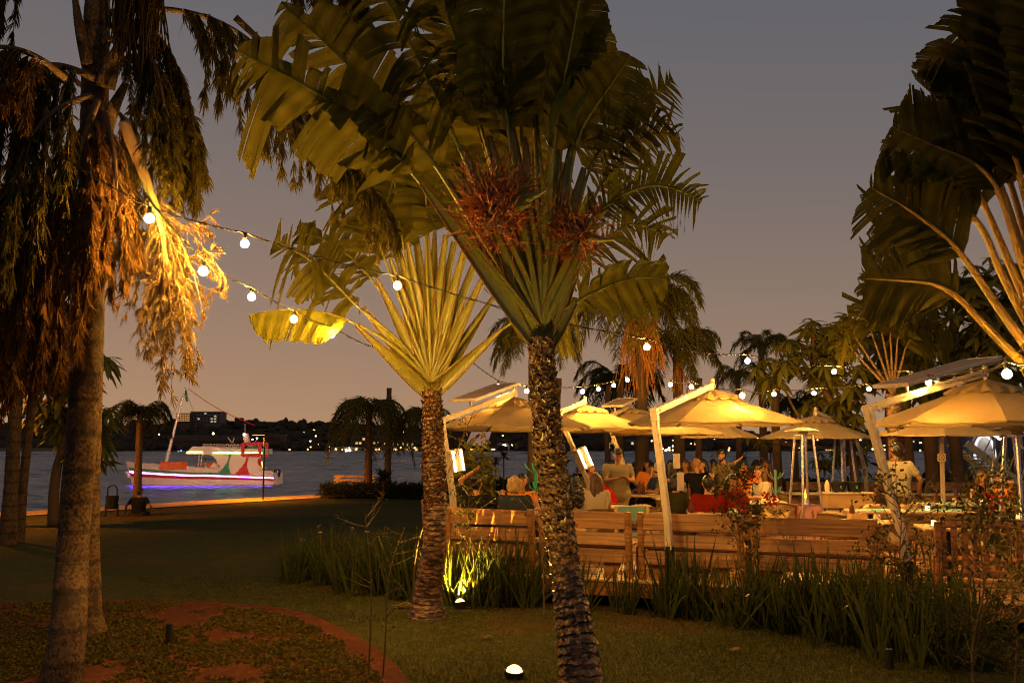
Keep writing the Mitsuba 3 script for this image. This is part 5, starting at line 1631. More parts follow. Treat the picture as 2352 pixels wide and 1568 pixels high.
for lab, px, y, h, sm, hr in (('guest in white top among the back tables, left of the bearded waiter', 1575, 26.0, 2.6, 'm_shirt_white', LBR), ('guest in navy top at the back, just right of the bald man', 1640, 26.5, .3, 'm_shirt_navy', BK),
                              ('guest with long hair at the back, behind the woman with the raised arm', 1728, 25.5, -.8, 'm_shirt_black', LONG), ('guest in rust top at the back beside the mint coat rack', 1765, 25.0, 1.9, 'm_shirt_rust', LBR),
                              ('guest in orange top at the back left, beyond the man in grey blue', 1487, 26.0, 2.9, 'm_shirt_orange', LONG), ('guest in cream shirt at the far left back table', 1412, 24.5, 1.2, 'm_shirt_cream', BK),
                              ('guest in green shirt beyond the woman in white', 1345, 21.5, -2.4, 'm_shirt_green', BK), ('guest in black shirt between the orange dressed woman and the palm trunk', 1248, 19.0, 2.2, 'm_shirt_black', LBR)):
    person(lab, X(px, y), y, DZ + .06, h, 'sit', sm, 'm_trousers_dark', hr, lean=.12, scale=1.06)
person('small person in white shirt sitting in the tour boat', bxz(1122, 970)[0], BY - .9, bxz(1122, 970)[1] - .95, PI - .8, 'sit', 'm_shirt_white', 'm_shirt_white', BK, 'm_skin_dark')
b = gnd(322, 1186)
person('dark dressed person sitting on the lawn against the small palm by the lake', b[0] - .20, b[1] + .38, -.46, -.1, 'sit', 'm_shirt_black', 'm_trousers_dark', BK, 'm_skin_dark', turn=-.5, build=1.3, lh=(-.5, .12, .6), rh=(.5, .12, .6))
# ------------------------------------------------------------------ tables and chairs
def woven_chair():
    """Barrel armchair of woven rope on a thin frame; meshes in the chair's own frame, front towards +y."""
    a = np.linspace(-2.35, 2.35, 27)       # round the back, from one arm's front end to the other
    cx = lambda r, z: np.stack([r * np.sin(a), -r * np.cos(a) + .02, np.full(a.shape, z) if np.isscalar(z) else z], 1)
    top = cx(.33, .66 + .10 * np.cos(a * .62) ** 2)
    bot = cx(.27, .40)
    fr = MB().tube(top, .017, 6).tube(bot, .014, 6)
    for s in (-1, 1):
        fr.tube([[s * .22, .22, .41], [s * .25, .27, 0]], [.016, .011], 6).tube([[s * .20, -.18, .41], [s * .24, -.25, 0]], [.016, .011], 6)
    wv = MB()
    tt = np.linspace(0, 1, 80)
    T_, B_ = np.stack([np.interp(tt, np.linspace(0, 1, 27), top[:, k]) for k in range(3)], 1), np.stack([np.interp(tt, np.linspace(0, 1, 27), bot[:, k]) for k in range(3)], 1)
    for i in range(80):
        wv.bar(B_[i], T_[min(max(i + (1 if i % 2 else -1), 0), 79)], .016, .007, up=nrm(T_[i] * [1, 1, 0]))
    for f in (.3, .6):
        wv.tube(B_ * (1 - f) + T_ * f, .008, 5)
    seat = trimesh.creation.icosphere(3)
    v = np.sign(seat.vertices) * np.abs(seat.vertices) ** .55
    sc = trimesh.Trimesh(v * [.245, .24, .055] + [0, .03, .43], seat.faces)
    pc = v * [.23, .075, .18]
    c, s = math.cos(-.28), math.sin(-.28)
    pc = np.stack([pc[:, 0], pc[:, 1] * c - pc[:, 2] * s, pc[:, 1] * s + pc[:, 2] * c], 1) + [0, -.17, .62]
    return [('frame', fr.mesh(), 'm_rope_dark', True), ('weave', wv.mesh(), 'm_rope', False), ('seat_cushion', sc, 'm_cushion', True), ('back_cushion', trimesh.Trimesh(pc, seat.faces), 'm_cushion', True)]


CH = [(n, mikit.ply(m, mt, smooth=sm), n == 'weave') for n, m, mt, sm in woven_chair()]


def chair(label, px, y, heading, cushion=True, group='woven armchairs on the terrace'):
    k = thing('armchair', label, 'armchair', group)
    for n, m, st in CH:
        if n == 'back_cushion' and not cushion:
            continue
        part(k, n, m, None, tw=T().translate([X(px, y), y, DZ]).rotate([0, 0, 1], math.degrees(heading)), kind='stuff' if st else None)


TOP = mikit.ply(MB().lathe([[.001, .75], [.44, .75], [.45, .742], [.45, .725], [.44, .718], [.001, .718]], sides=28).mesh(), 'm_table', smooth=30)
BASE = mikit.ply(MB().lathe([[.001, .718], [.035, .718], [.035, .05], [.06, .03], [.24, .015], [.24, 0]], sides=16).mesh(), 'm_black', smooth=30)
SQT = mikit.ply(MB().box([0, 0, .735], [.8, .8, .035], ch=.008).mesh(), 'm_table')
LONGT = mikit.ply(MB().box([0, 0, .735], [1.9, .85, .035], ch=.008).mesh(), 'm_table')
MAT = mikit.ply(MB().box([0, 0, 0], [.42, .30, .005], ch=.002).mesh(), 'm_mint')
BOT = mikit.ply(MB().lathe([[.001, 0], [.036, 0], [.038, .02], [.038, .15], [.03, .18], [.013, .21], [.012, .28], [.001, .28]], sides=12).mesh(), 'm_bottle', smooth=30)
GLS = mikit.ply(MB().lathe([[.001, 0], [.03, 0], [.036, .12]], sides=14).mesh(), 'm_glass', smooth=30)
CAD = MB()
for s in (-1, 1):
    CAD.box([0, s * .085, .045], [.22, .012, .09]).box([s * .105, 0, .045], [.012, .16, .09])
CAD = mikit.ply(CAD.box([0, 0, .006], [.21, .16, .012]).mesh(), 'm_wood_pale')
SHK = mikit.ply(MB().lathe([[.001, 0], [.022, 0], [.02, .07], [.014, .09], [.001, .095]], sides=10).mesh(), 'm_cream', smooth=30)
NAP = mikit.ply(MB().box([0, 0, .04], [.09, .06, .08], ch=.012).mesh(), 'm_cream')
CND = mikit.ply(MB().lathe([[.001, 0], [.03, 0], [.034, .06], [.001, .055]], sides=12).mesh(), 'm_lamp_off', smooth=30)
PLATE = mikit.ply(MB().lathe([[.001, .004], [.08, .004], [.12, .018], [.121, .014], [.08, 0], [.001, 0]], sides=20).mesh(), 'm_cream', smooth=30)


def table(where, short, px, y, kind='round', mats=(), items=(), rot=0.0):
    """A table with what stands on it: mats, bottles and so on are things of their own."""
    k = thing('table', '%s table %s' % ({'round': 'small round', 'square': 'square', 'long': 'long'}[kind], where), 'table')
    x = X(px, y)
    tw = T().translate([x, y, DZ]).rotate([0, 0, 1], math.degrees(rot))
    part(k, 'tabletop', {'round': TOP, 'square': SQT, 'long': LONGT}[kind], None, tw=tw)
    for dx in ((-.6, .6) if kind == 'long' else (0,)):
        part(k, 'base', BASE, None, tw=tw @ T().translate([dx, 0, 0]))
    R = rotz(rot)
    nth = ('', 'second ', 'third ', 'fourth ', 'fifth ', 'sixth ', 'seventh ')
    for i, (dx, dy, r) in enumerate(mats):
        p = R @ np.array([dx, dy, 0]) + [x, y, DZ + .757]
        single('place_mat', dict(MAT, to_world=T().translate(p.tolist()).rotate([0, 0, 1], math.degrees(rot) + r)), None, 'mint green place mat on the table %s' % short, 'place mat', 'mint green place mats on the terrace tables')
    seen = {}
    for nm, dx, dy in items:
        p = R @ np.array([dx, dy, 0]) + [x, y, DZ + .756]
        g, lab = {'bottle': (BOT, 'dark bottle'), 'glass': (GLS, 'clear drinking glass'), 'condiment_box': (CAD, 'open wooden condiment box'), 'salt_shaker': (SHK, 'pale salt shaker'), 'napkin': (NAP, 'folded cream napkin'),
                  'plate': (PLATE, 'pale plate'), 'candle': (CND, 'small glowing candle cup')}[nm]
        if nm in ('bottle', 'salt_shaker') and 'box' in seen.get('in', ''):
            lab += ' in the box'
        seen[nm] = seen.get(nm, 0) + 1
        d = dict(g, to_world=T().translate(p.tolist()))
        if nm == 'candle':
            d['emitter'] = {'type': 'area', 'radiance': rgb(9 * LS, 6 * LS, 2.2 * LS), 'sampling_weight': .2}
        single(nm, d, None, '%s on the table %s%s' % (lab, short, '' if seen[nm] == 1 else ', %s one' % nth[seen[nm] - 1].strip()), nm.replace('_', ' '))


box4 = [('condiment_box', 0, 0), ('bottle', -.06, .02), ('salt_shaker', .02, -.03), ('salt_shaker', .06, .03), ('napkin', .0, .04)]


def boxed(dx, dy):
    return [(n, a + dx, b + dy) for n, a, b in box4]


table('between the blond haired person and the woman in orange', 'of the blond haired person', 1190, 16.4, 'square', [(.22, 0, 10)], [('bottle', -.25, -.25), ('glass', .28, -.2), ('glass', .1, -.3), ('plate', -.1, .2)])
table('in front of the woman with long curly hair', 'of the curly haired woman', 1296, 16.5, 'square', [(-.2, -.2, 0), (.2, -.22, 0)], [('glass', 0, .1), ('plate', .2, .2)])
table('in front of the woman in white', 'of the woman in white', 1392, 18.2, 'round', [], [('glass', 0, .1)], 0)
table('with food in front of the man in grey blue', 'of the man in grey blue', 1470, 22.6, 'round', [], [('glass', -.2, -.1), ('bottle', -.05, 0), ('bottle', .06, .05), ('plate', .2, -.1), ('napkin', -.25, .15)])
table('between the man in rust red and the young woman', 'of the man in rust red', 1634, 16.75, 'square', [(-.25, -.2, 0), (.2, -.22, 0), (.35, .2, 90)], boxed(-.22, .1) + [('glass', .2, .1), ('glass', .05, 0)], .1)
table('just behind the third front bench', 'behind the third front bench', 1588, 15.02, 'round', [], boxed(.0, -.2))
table('at the back left where the bearded waiter bends', 'of the bearded waiter', 1600, 21.4, 'long', [(-.5, 0, 0), (.1, .1, 0)], [('bottle', -.2, 0), ('glass', .3, 0), ('glass', .45, .1), ('napkin', .6, 0), ('bottle', .7, .1)])
table('in front of the woman in orange top with the raised arm', 'of the woman with raised arm', 1725, 19.6, 'round', [], [('glass', 0, 0), ('napkin', .2, 0), ('plate', -.2, 0)])
table('at the back near the second heater', 'near the second heater', 1838, 23.6, 'square', [(-.2, -.1, 0), (.2, -.1, 0)], [('glass', .0, .1)])
table('set with mint mats behind the parasol pole at the right', 'behind the right parasol pole', 2076, 16.9, 'long', [(-.65, -.22, 0), (-.35, .2, 0), (.0, -.22, 0), (.45, -.22, 0), (.7, .2, 0)], boxed(.05, .15) + [('candle', .35, .2)], -.12)
table('set for a group in front of the woman with glasses', 'of the woman with glasses', 2205, 19.0, 'long', [(-.7, -.1, 0), (-.3, -.25, 0), (.2, -.25, 0), (.7, -.25, 0), (-.2, .2, 0)], boxed(-.05, .1) + [('glass', -.3, .2), ('bottle', -.45, .2), ('candle', .28, -.1), ('napkin', .5, .1)], -.1)
table('beside the open end of the front bench row', 'at the open bench end', 1972, 14.55, 'round', [], boxed(-.05, .1) + [('napkin', .2, 0)])
table('behind the slatted bench at the right edge', 'behind the slatted bench', 2276, 13.35, 'long', [(-.62, -.1, 0), (-.2, -.2, 0), (.35, -.15, 0), (.75, -.1, 0)], [('candle', .1, .0), ('candle', -.75, .1), ('napkin', .5, .1)], -.2)
table('at the far right back with dark boards on it', 'at the far right back', 2130, 23.0, 'long', [(-.3, -.1, 0)], [('bottle', -.1, 0), ('salt_shaker', .1, 0), ('glass', .5, 0), ('bottle', .75, 0)])

for lab, px, y, h, cu in [
        ('woven armchair of the woman in white, seen from behind', 1367, 17.25, .15, False), ('woven armchair of the man in bright red', 1398, 19.0, .25, False),
        ('woven armchair of the woman in orange', 1204, 17.4, PI, True), ('woven armchair of the woman with curly hair', 1322, 15.85, .75, True),
        ('empty woven armchair between the waiter and the golden parasol pole', 1462, 18.0, .2, True), ('woven armchair under the man in grey blue', 1519, 22.9, PI / 2 + .2, True),
        ('empty woven armchair in front of the dark green shirted person', 1505, 15.9, .1, True), ('woven armchair of the dark green shirted person', 1540, 16.5, -.9, False),
        ('woven armchair with a tan cushion behind the man in rust red', 1628, 15.75, -.05, True), ('empty woven armchair beside the man in rust red, at his right', 1688, 15.8, .1, False),
        ('woven armchair of the bald man', 1602, 22.4, .5, False), ('woven armchair of the young woman with long black hair', 1672, 17.5, PI + .3, True),
        ('woven armchair of the woman with the raised arm', 1708, 22.1, PI - .6, True), ('woven armchair of the woman with light brown hair', 1752, 20.6, PI / 2 + .3, True),
        ('empty woven armchair left of the first heater', 1778, 19.2, -.3, True), ('empty woven armchair with a round back near the far benches', 1800, 23.8, -PI / 2, True),
        ('woven armchair with a tan cushion right of the first heater', 1918, 16.0, -1.0, True), ('empty woven armchair before the round table at the open bench end', 2015, 14.2, .8, True),
        ('empty woven armchair tucked behind the long table with mats', 2010, 17.9, PI + .2, True), ('empty woven armchair at the middle of the long table with mats', 2110, 17.8, PI, True),
        ('big empty woven armchair seen from behind right of the parasol pole', 2140, 14.8, .05, False), ('empty woven armchair left of the one seen from behind', 2058, 15.7, .1, False),
        ('empty woven armchair at the right table near the candle', 2190, 16.2, .3, False), ('empty woven armchair beside the candle table, farther right', 2262, 16.4, .2, True),
        ('woven armchair of the woman with glasses', 2243, 20.6, PI, True), ('woven armchair of the person behind the right heater', 2300, 20.2, PI / 2 + .5, True),
        ('empty woven armchair behind the slatted bench', 2230, 14.3, PI, False), ('empty woven armchair at the right edge behind the slatted bench', 2330, 14.1, PI, False),
        ('empty woven armchair at the back right with its cushion up', 2070, 22.4, .2, True), ('empty woven armchair by the back table near the sign pole', 2120, 22.0, .1, False)]:
    chair(lab, px, y, h, cu)
k = thing('chair', 'chair with a teal back cloth and pale posts just behind the second front bench', 'chair')
x, y = X(1448, 15.6), 15.6
part(k, 'backrest', MB().box([x, y, DZ + .78], [.42, .03, .22], ch=.01).mesh(), 'm_teal')
for s in (-1, 1):
    part(k, 'post', MB().bar([x + s * .24, y, DZ], [x + s * .24, y - .02, DZ + .90], .05, .05, up=(0, 1, 0), ch=.012).mesh(), 'm_cushion')
    part(k, 'leg', MB().bar([x + s * .24, y + .42, DZ], [x + s * .24, y + .42, DZ + .45], .045, .045, up=(0, 1, 0), ch=.01).mesh(), 'm_cushion')
part(k, 'seat', MB().box([x, y + .21, DZ + .45], [.5, .46, .04], ch=.01).mesh(), 'm_teal')


# ------------------------------------------------------------------ pyramid heaters
def heater(label, px, y, h=2.12, art=False, fire=False):
    k = thing('patio_heater', label, 'patio heater', 'pyramid glass heaters on the terrace')
    c = np.array([X(px, y), y, DZ])
    b, t = .25, .115
    zb = .72
    R = rotz(.35)
    for sx, sy in ((-1, -1), (1, -1), (1, 1), (-1, 1)):
        p0, p1 = R @ np.array([sx * b, sy * b, .03]), R @ np.array([sx * t, sy * t, h - .12])
        part(k, 'corner_post', MB().bar(c + p0, c + p1, .042, .042, up=(0, 1, 0), ch=.006).mesh(), 'm_steel')
    bb = b - (b - t) * zb / h
    q = [(-1, -1), (1, -1), (1, 1), (-1, 1)]
    for i in range(4):
        (ax, ay), (cx, cy) = q[i], q[(i + 1) % 4]
        lo = [c + R @ np.array([ax * b * .97, ay * b * .97, .04]), c + R @ np.array([cx * b * .97, cy * b * .97, .04])]
        hi = [c + R @ np.array([cx * bb * .97, cy * bb * .97, zb]), c + R @ np.array([ax * bb * .97, ay * bb * .97, zb])]
        n = nrm(np.cross(lo[1] - lo[0], hi[0] - lo[0])) * .012
        v = np.array(lo + hi)
        v = np.vstack([v, v - n])
        f = [[0, 1, 2, 3], [7, 6, 5, 4], [0, 4, 5, 1], [1, 5, 6, 2], [2, 6, 7, 3], [3, 7, 4, 0]]
        pk = part(k, 'panel', MB().add(v, f).mesh(), 'm_pink_panel' if art else 'm_grey_metal')
        if art:
            u_, w_ = nrm(lo[1] - lo[0]), nrm(hi[1] - lo[0] + (hi[0] - lo[1]))
            o = (lo[0] + lo[1]) / 2
            sh = [(-.03, .05), (.02, .06), (.05, .25), (.12, .42), (.19, .60), (.13, .56), (.07, .44), (.02, .36), (.04, .5), (.0, .62), (-.05, .55), (-.02, .42), (-.07, .37), (-.15, .44), (-.13, .36), (-.07, .29), (-.03, .22)]
            part(pk, 'silhouette', MB().prism([(a * .8, z) for a, z in sh], o + n * .3, u_, w_, .004).mesh(), 'm_skin_dark', label='dark leaf shaped silhouette')
    part(k, 'burner', MB().lathe([[.001, zb + .10], [.07, zb + .08], [.09, zb], [.001, zb]], c, 14).mesh(), 'm_steel', smooth=30)
    part(k, 'glass_tube', MB().lathe([[.062, zb + .08], [.062, h - .14]], c, 18).mesh(), 'm_glass', smooth=True)
    if fire:
        fl = MB().lathe([[.001, 0], [.02, .02], [.024, .06], [.014, .12], [.005, .17], [.001, .2]], c + [0, 0, zb + .10], 10)
        part(k, 'flame', fl.mesh(), 'm_lamp_off', emit=(4, 1.3, .12), weight=.1, smooth=True)
    part(k, 'hood', MB().lathe([[.001, h + .02], [.10, h + .015], [.33, h - .04], [.345, h - .055], [.33, h - .06], [.10, h - .03], [.06, h - .14], [.001, h - .14]], c, 4 * 6).mesh(), 'm_grey_metal', smooth=25)
    for zz, s in ((h - .13, t), (zb, bb)):
        m = MB()
        for i in range(4):
            a_, c_ = R @ np.array([q[i][0] * s, q[i][1] * s, zz]), R @ np.array([q[(i + 1) % 4][0] * s, q[(i + 1) % 4][1] * s, zz])
            m.bar(c + a_, c + c_, .02, .02)
        part(k, 'collar', m.mesh(), 'm_steel')


heater('pyramid glass heater with pink panels and a small flame, left of the pair', 1843, 19.2, 2.13, True, True)
heater('plain pyramid glass heater right of the one with pink panels', 1932, 24.0, 2.16)
heater('big pyramid glass heater at the right edge', 2332, 15.4, 2.08)
heater('farther pyramid glass heater just left of the one at the right edge', 2300, 21.4, 2.12)

# service stand with buckets and bottle
k = thing('service_stand', 'plain wooden service stand holding two black buckets', 'stand')
y = 20.4
x = X(1938, y)
part(k, 'cabinet', MB().box([x, y, DZ + .44], [.95, .5, .86], ch=.01).mesh(), 'm_wood_pale')
part(k, 'top', MB().box([x, y, DZ + .885], [1.02, .56, .03], ch=.006).mesh(), 'm_table')
for i, dx in enumerate((-.16, .15)):
    q = np.array([x + dx, y, DZ + .902])
    kk = thing('bucket', 'black ice bucket on the service stand, %s one' % ('left', 'right')[i], 'bucket')
    part(kk, 'tub', MB().lathe([[.001, .01], [.11, 0], [.145, .2], [.152, .2], [.152, .19], [.12, .0], [.001, 0]], q, 18).mesh(), 'm_black', smooth=30)
    part(kk, 'mark', MB().box(q + [0, -.137, .10], [.03, .006, .06], ch=.002).mesh(), 'm_mint_dark')
q = np.array([x - .42, y - .1, DZ + .902])
k = thing('spray_bottle', 'white spray bottle on the service stand', 'bottle')
part(k, 'bottle', MB().lathe([[.001, 0], [.045, 0], [.047, .16], [.02, .22], [.018, .24], [.001, .24]], q, 14).mesh(), 'm_cream', smooth=30)
part(k, 'nozzle', MB().box(q + [.01, 0, .265], [.07, .025, .05], ch=.008).mesh(), 'm_navy')
k = thing('side_table', 'small dark folding side table left of the service stand', 'table')
q = np.array([X(1905, 19.6), 19.6, DZ])
part(k, 'tabletop', MB().box(q + [0, 0, .62], [.5, .35, .02], ch=.004).mesh(), 'm_black')
for s in (-1, 1):
    part(k, 'leg', MB().bar(q + [-.2 * s, .12 * s, 0], q + [.2 * s, .12 * s, .61], .02, .02).mesh(), 'm_black')


def coat_rack(label, px, y, z, mat):
    k = thing('coat_rack', label, 'coat rack')
    c = np.array([X(px, y), y, DZ])
    part(k, 'pole', MB().tube([c, c + [0, 0, z]], .032, 10).mesh(), mat, smooth=True)
    part(k, 'ball', trimesh.Trimesh(trimesh.creation.icosphere(2, .04).vertices + c + [0, 0, z + .02], trimesh.creation.icosphere(2).faces), mat, smooth=True)
    for i in range(4):
        a = i * PI / 2 + .3
        d = np.array([math.cos(a), math.sin(a), 0])
        for zz, l in ((z - .06, .22), (z - .38, .15)):
            part(k, 'hook', MB().tube(spline([c + [0, 0, zz - .12], c + d * l * .55 + [0, 0, zz - .06], c + d * l + [0, 0, zz + .06]], 8), .014, 6).mesh(), mat, smooth=True)
    for i in range(3):
        a = i * 2 * PI / 3
        part(k, 'foot', MB().tube([c + [0, 0, .25], c + [.28 * math.cos(a), .28 * math.sin(a), .02]], .02, 6).mesh(), mat)


coat_rack('turquoise coat rack beside the woman in orange', 1230, 18.2, 1.50, 'm_mint_dark')
coat_rack('mint coat rack in front of the shrubs at the back of the terrace', 1776, 23.5, 1.22, 'm_teal')
single('red_bag', MB().prism([(-.14, 0), (.14, 0), (.09, .38), (-.03, .45), (-.12, .3)], [X(1262, 17.8), 17.8, DZ + .5], [1, 0, 0], [0, 0, 1], .12).mesh(), 'm_red_cloth', 'red bag hanging from the turquoise coat rack', 'bag')

# ------------------------------------------------------------------ furniture of the lawn
k = thing('litter_bin', 'dark litter bin with an arched top on two posts by the shore path', 'litter bin')
g0 = gnd(256, 1186) * [1, 1, 0]
for s in (-1, 1):
    part(k, 'post', MB().tube([g0 + [s * .19, 0, 0], g0 + [s * .19, 0, .40]], .03, 8).mesh(), 'm_black')
part(k, 'tub', MB().lathe([[.001, .24], [.17, .24], [.21, .66], [.19, .66], [.16, .28]], g0, 18).mesh(), 'm_black', smooth=30)
an = np.linspace(0, PI, 15)
part(k, 'arch', MB().tube(np.vstack([g0 + [.15, 0, .6], np.stack([g0[0] + .15 * np.cos(an), 0 * an + g0[1], .84 + .15 * np.sin(an)], 1), g0 + [-.15, 0, .6]]), .024, 8).mesh(), 'm_black', smooth=True)
k = thing('park_bench', 'pale park bench by the water behind the low hedge', 'bench')
q = np.array([X(818, 47), 47.0, .0])
for i in range(3):
    part(k, 'back_board', MB().box(q + [0, 0, .55 + .17 * i], [1.9, .04, .11]).mesh(), 'm_wood_pale')
for s in (-1, 1):
    part(k, 'post', MB().box(q + [s * .8, .05, .45], [.16, .12, .9]).mesh(), 'm_cream')
part(k, 'seat', MB().box(q + [0, .25, .42], [1.9, .45, .05]).mesh(), 'm_wood_pale')
for s in (-1, 1):
    part(k, 'leg', MB().box(q + [s * .8, .42, .2], [.08, .08, .42]).mesh(), 'm_cream')
single('marker_peg', MB().lathe([[.001, .28], [.035, .27], [.035, -.05]], gnd(387, 1490) * [1, 1, 0], 10).mesh(), 'm_black', 'short black peg in the red flower bed', 'peg', smooth=30)
single('marker_peg', MB().lathe([[.001, .2], [.04, .19], [.045, -.05]], gnd(2044, 1535) * [1, 1, 0], 10).mesh(), 'm_black', 'short dark peg in the grass at the lower right', 'peg', smooth=30)
k = thing('sign_post', 'dark bent sign post by the water left of the first parasol', 'post')
q = gnd(1108, 1128) * [1, 1, 0]
q = np.array([X(1108, 40), 40.0, 0])
part(k, 'pole', MB().tube([q, q + [0, 0, 2.2]], .04, 8).mesh(), 'm_black')
part(k, 'arm', MB().box(q + [-.22, 0, 2.2], [.5, .06, .12]).mesh(), 'm_black')
single('dead_trunk', trunk_mesh([[X(892, 46), 46.0, 0], [X(893, 46), 46.0, 2.4], [X(894, 46), 46.0, 4.85]], [.16, .14, .11], 60, 18, 2.0, .01, .03, 3)[0], 'm_branch', 'bare dead palm trunk without a crown by the water', 'tree trunk', smooth=True)

# ------------------------------------------------------------------ lit stair at the right
k = thing('lit_staircase', 'dark stair flight with a bright white light line behind the right parasol', 'staircase')
y = 30.0
P0, P1 = at(2228, 1020, y), at(2345, 1112, y)
N = 11
for i in range(N):
    f = (i + .5) / N
    q = P0 + (P1 - P0) * f
    part(k, 'step', MB().box(q + [0, .6, 0], [.20, 1.2, .035]).mesh(), 'm_grey_metal')
for yy in (0.0, 1.2):
    part(k, 'stringer', MB().bar(P0 + [-.1, yy, .03], P1 + [.1, yy, -.05], .05, .2).mesh(), 'm_cream')
rail = P0 + [.55, 0, .95], P1 + [.3, 0, .85]
part(k, 'handrail', MB().bar(rail[0], rail[1], .05, .05).mesh(), 'm_cream')
for f in np.linspace(.02, .98, 5):
    a = P0 + (P1 - P0) * f
    part(k, 'baluster', MB().bar(a, rail[0] + (rail[1] - rail[0]) * f, .03, .03, up=(0, 1, 0)).mesh(), 'm_cream')
l0, l1 = at(2244, 972, y + 1.3), at(2298, 1008, y + 1.3)
part(k, 'light_line', MB().bar(l0, l1, .06, .07).mesh(), 'm_lamp_off', emit=(11, 11, 11), weight=.5)
k2 = thing('pavilion', 'dark navy pavilion wall behind the lit stair with a round white edged window', 'building')
a, b = at(2215, 1096, y + 1.6), at(2420, 1003, y + 1.6)
part(k2, 'wall', MB().box([(a[0] + b[0]) / 2, y + 2.6, (a[2] + b[2]) / 2 - .3], [b[0] - a[0], 1.8, b[2] - a[2] + .6]).mesh(), 'm_navy')
q = at(2262, 1044, y + 1.55)
wk = part(k2, 'window', MB().lathe([[.001, 0], [.30, 0]], (0, 0, 0), 24, 1, 1.9).xf(np.array([[1, 0, 0], [0, 0, -1], [0, 1, 0.0]]), q + [0, .02, 0]).mesh(), 'm_lamp_off', emit=(.07, .09, .13), weight=.1)
an = np.linspace(0, 2 * PI, 33)
part(wk, 'rim', MB().tube(np.stack([q[0] + .31 * np.cos(an), 0 * an + q[1], q[2] + .58 * np.sin(an)], 1), .04, 6).mesh(), 'm_lamp_off', emit=(.9, 1.0, 1.1), weight=.2)
part(k2, 'wall_lamp', trimesh.Trimesh(trimesh.creation.icosphere(2, .11).vertices + at(2218, 972, y), trimesh.creation.icosphere(2).faces), 'm_lamp_off', emit=(12, 11, 9), weight=.3)
# ------------------------------------------------------------------ flower bed, grass, iris
bedv = [(-60, 1390), (200, 1385), (420, 1388), (560, 1396), (690, 1415), (765, 1442), (830, 1477), (890, 1520), (935, 1568), (960, 1660), (940, 1900), (-500, 1900), (-260, 1500)]
bed = np.array([gnd(*p)[:2] for p in bedv])
bs = np.vstack([spline(np.vstack([np.c_[bed, np.zeros(len(bed))], np.r_[bed[0], 0][None]]), 90)[:-1, :2]])
bedP = Polygon(bs).buffer(0)
bm = poly_sheet(np.array(bedP.exterior.coords)[:-1], .05, .3, .05, 9)
structure('flower_bed', bm, 'm_soil', 'bed of bare red soil at the lower left', smooth=True)
from shapely import contains_xy

rng = np.random.default_rng(41)
inner = bedP.buffer(-.28)
x0, y0, x1, y1 = bedP.bounds
px, py = rng.uniform(max(x0, -7), x1, 15000), rng.uniform(7.2, y1, 15000)
ns = vnoise(np.stack([px * 1.5, py * 1.1, 0 * px], 1), 5)
ok = contains_xy(inner, px, py) & (ns > .30 + .30 * rng.random(len(px)))
px, py = px[ok][:4200], py[ok][:4200]
n = len(px)
m = 13
P = np.repeat(np.stack([px, py, np.full(n, .05)], 1), m, 0) + rng.normal(0, .035, (n * m, 3)) * [1, 1, .1]
a, e = rng.uniform(0, 2 * PI, n * m), rng.uniform(.15, 1.2, n * m)
D = np.stack([np.cos(a) * np.cos(e), np.sin(a) * np.cos(e), np.sin(e)], 1)
S = nrm(np.cross(D, rng.normal(size=D.shape)))
v, f, u = blades(P, D, S, rng.uniform(.03, .085, n * m), rng.uniform(.012, .028, n * m), [.4, 1, .7, .05], .4)
single('ground_cover', trimesh.Trimesh(v, f, process=False), 'm_cover', 'low leafy ground cover in patches on the red soil bed', 'ground cover', kind='stuff')

N = 150000
gy = 8.2 + 9.5 * rng.random(N) ** 1.6
gx = rng.uniform(-.36, .52, N) * gy
ok = ~contains_xy(bedP, gx, gy)
rel = (gx - DO[0]) * V[0] + (gy - DO[1]) * V[1]
ok &= (rel < -.3) | (gx < -1.6)
dry = vnoise(np.stack([gx * .55, gy * .55, 0 * gx], 1), 2) > .60
ok &= ~(dry & (rng.random(N) < .7))
gx, gy = gx[ok], gy[ok]
n = len(gx)
D = nrm(np.stack([rng.normal(0, .45, n), rng.normal(0, .45, n), np.ones(n)], 1))
S = nrm(np.cross(D, rng.normal(size=D.shape)))
v, f, u = blades(np.stack([gx, gy, np.full(n, -.01)], 1), D, S, rng.uniform(.025, .06, n), .007, [1, .15], .1)
single('grass', trimesh.Trimesh(v, f, process=False), 'm_grass', 'short mown grass blades of the near lawn', 'grass', kind='stuff')


def iris_mesh(seed, n=58, h=.95):
    rng = np.random.default_rng(seed)
    nf = 9
    fan_a = rng.uniform(0, PI, nf)
    fan_c = rng.normal(0, .12, (nf, 2))
    i = rng.integers(0, nf, n)
    t = rng.normal(0, .26, n)
    ax = np.stack([np.cos(fan_a[i]), np.sin(fan_a[i]), 0 * t], 1)
    lean = rng.normal(0, .12, (n, 2))
    D = nrm(ax * np.sin(t)[:, None] + np.stack([lean[:, 0], lean[:, 1], np.cos(t)], 1))
    P = np.c_[fan_c[i], np.zeros(n)] + ax * (t * .16)[:, None]
    S = nrm(np.cross(D, np.cross(ax, [0, 0, 1.0])))
    dr_ = np.where(rng.random(n) < .22, rng.uniform(.3, .75, n), rng.uniform(0, .12, n))
    v, f, u = blades(P, D, S, h * rng.uniform(.55, 1.15, n), rng.uniform(.020, .034, n), [.9, 1, 1, .9, .65, .05], dr_, fold=.25)
    return trimesh.Trimesh(v, f, process=False)


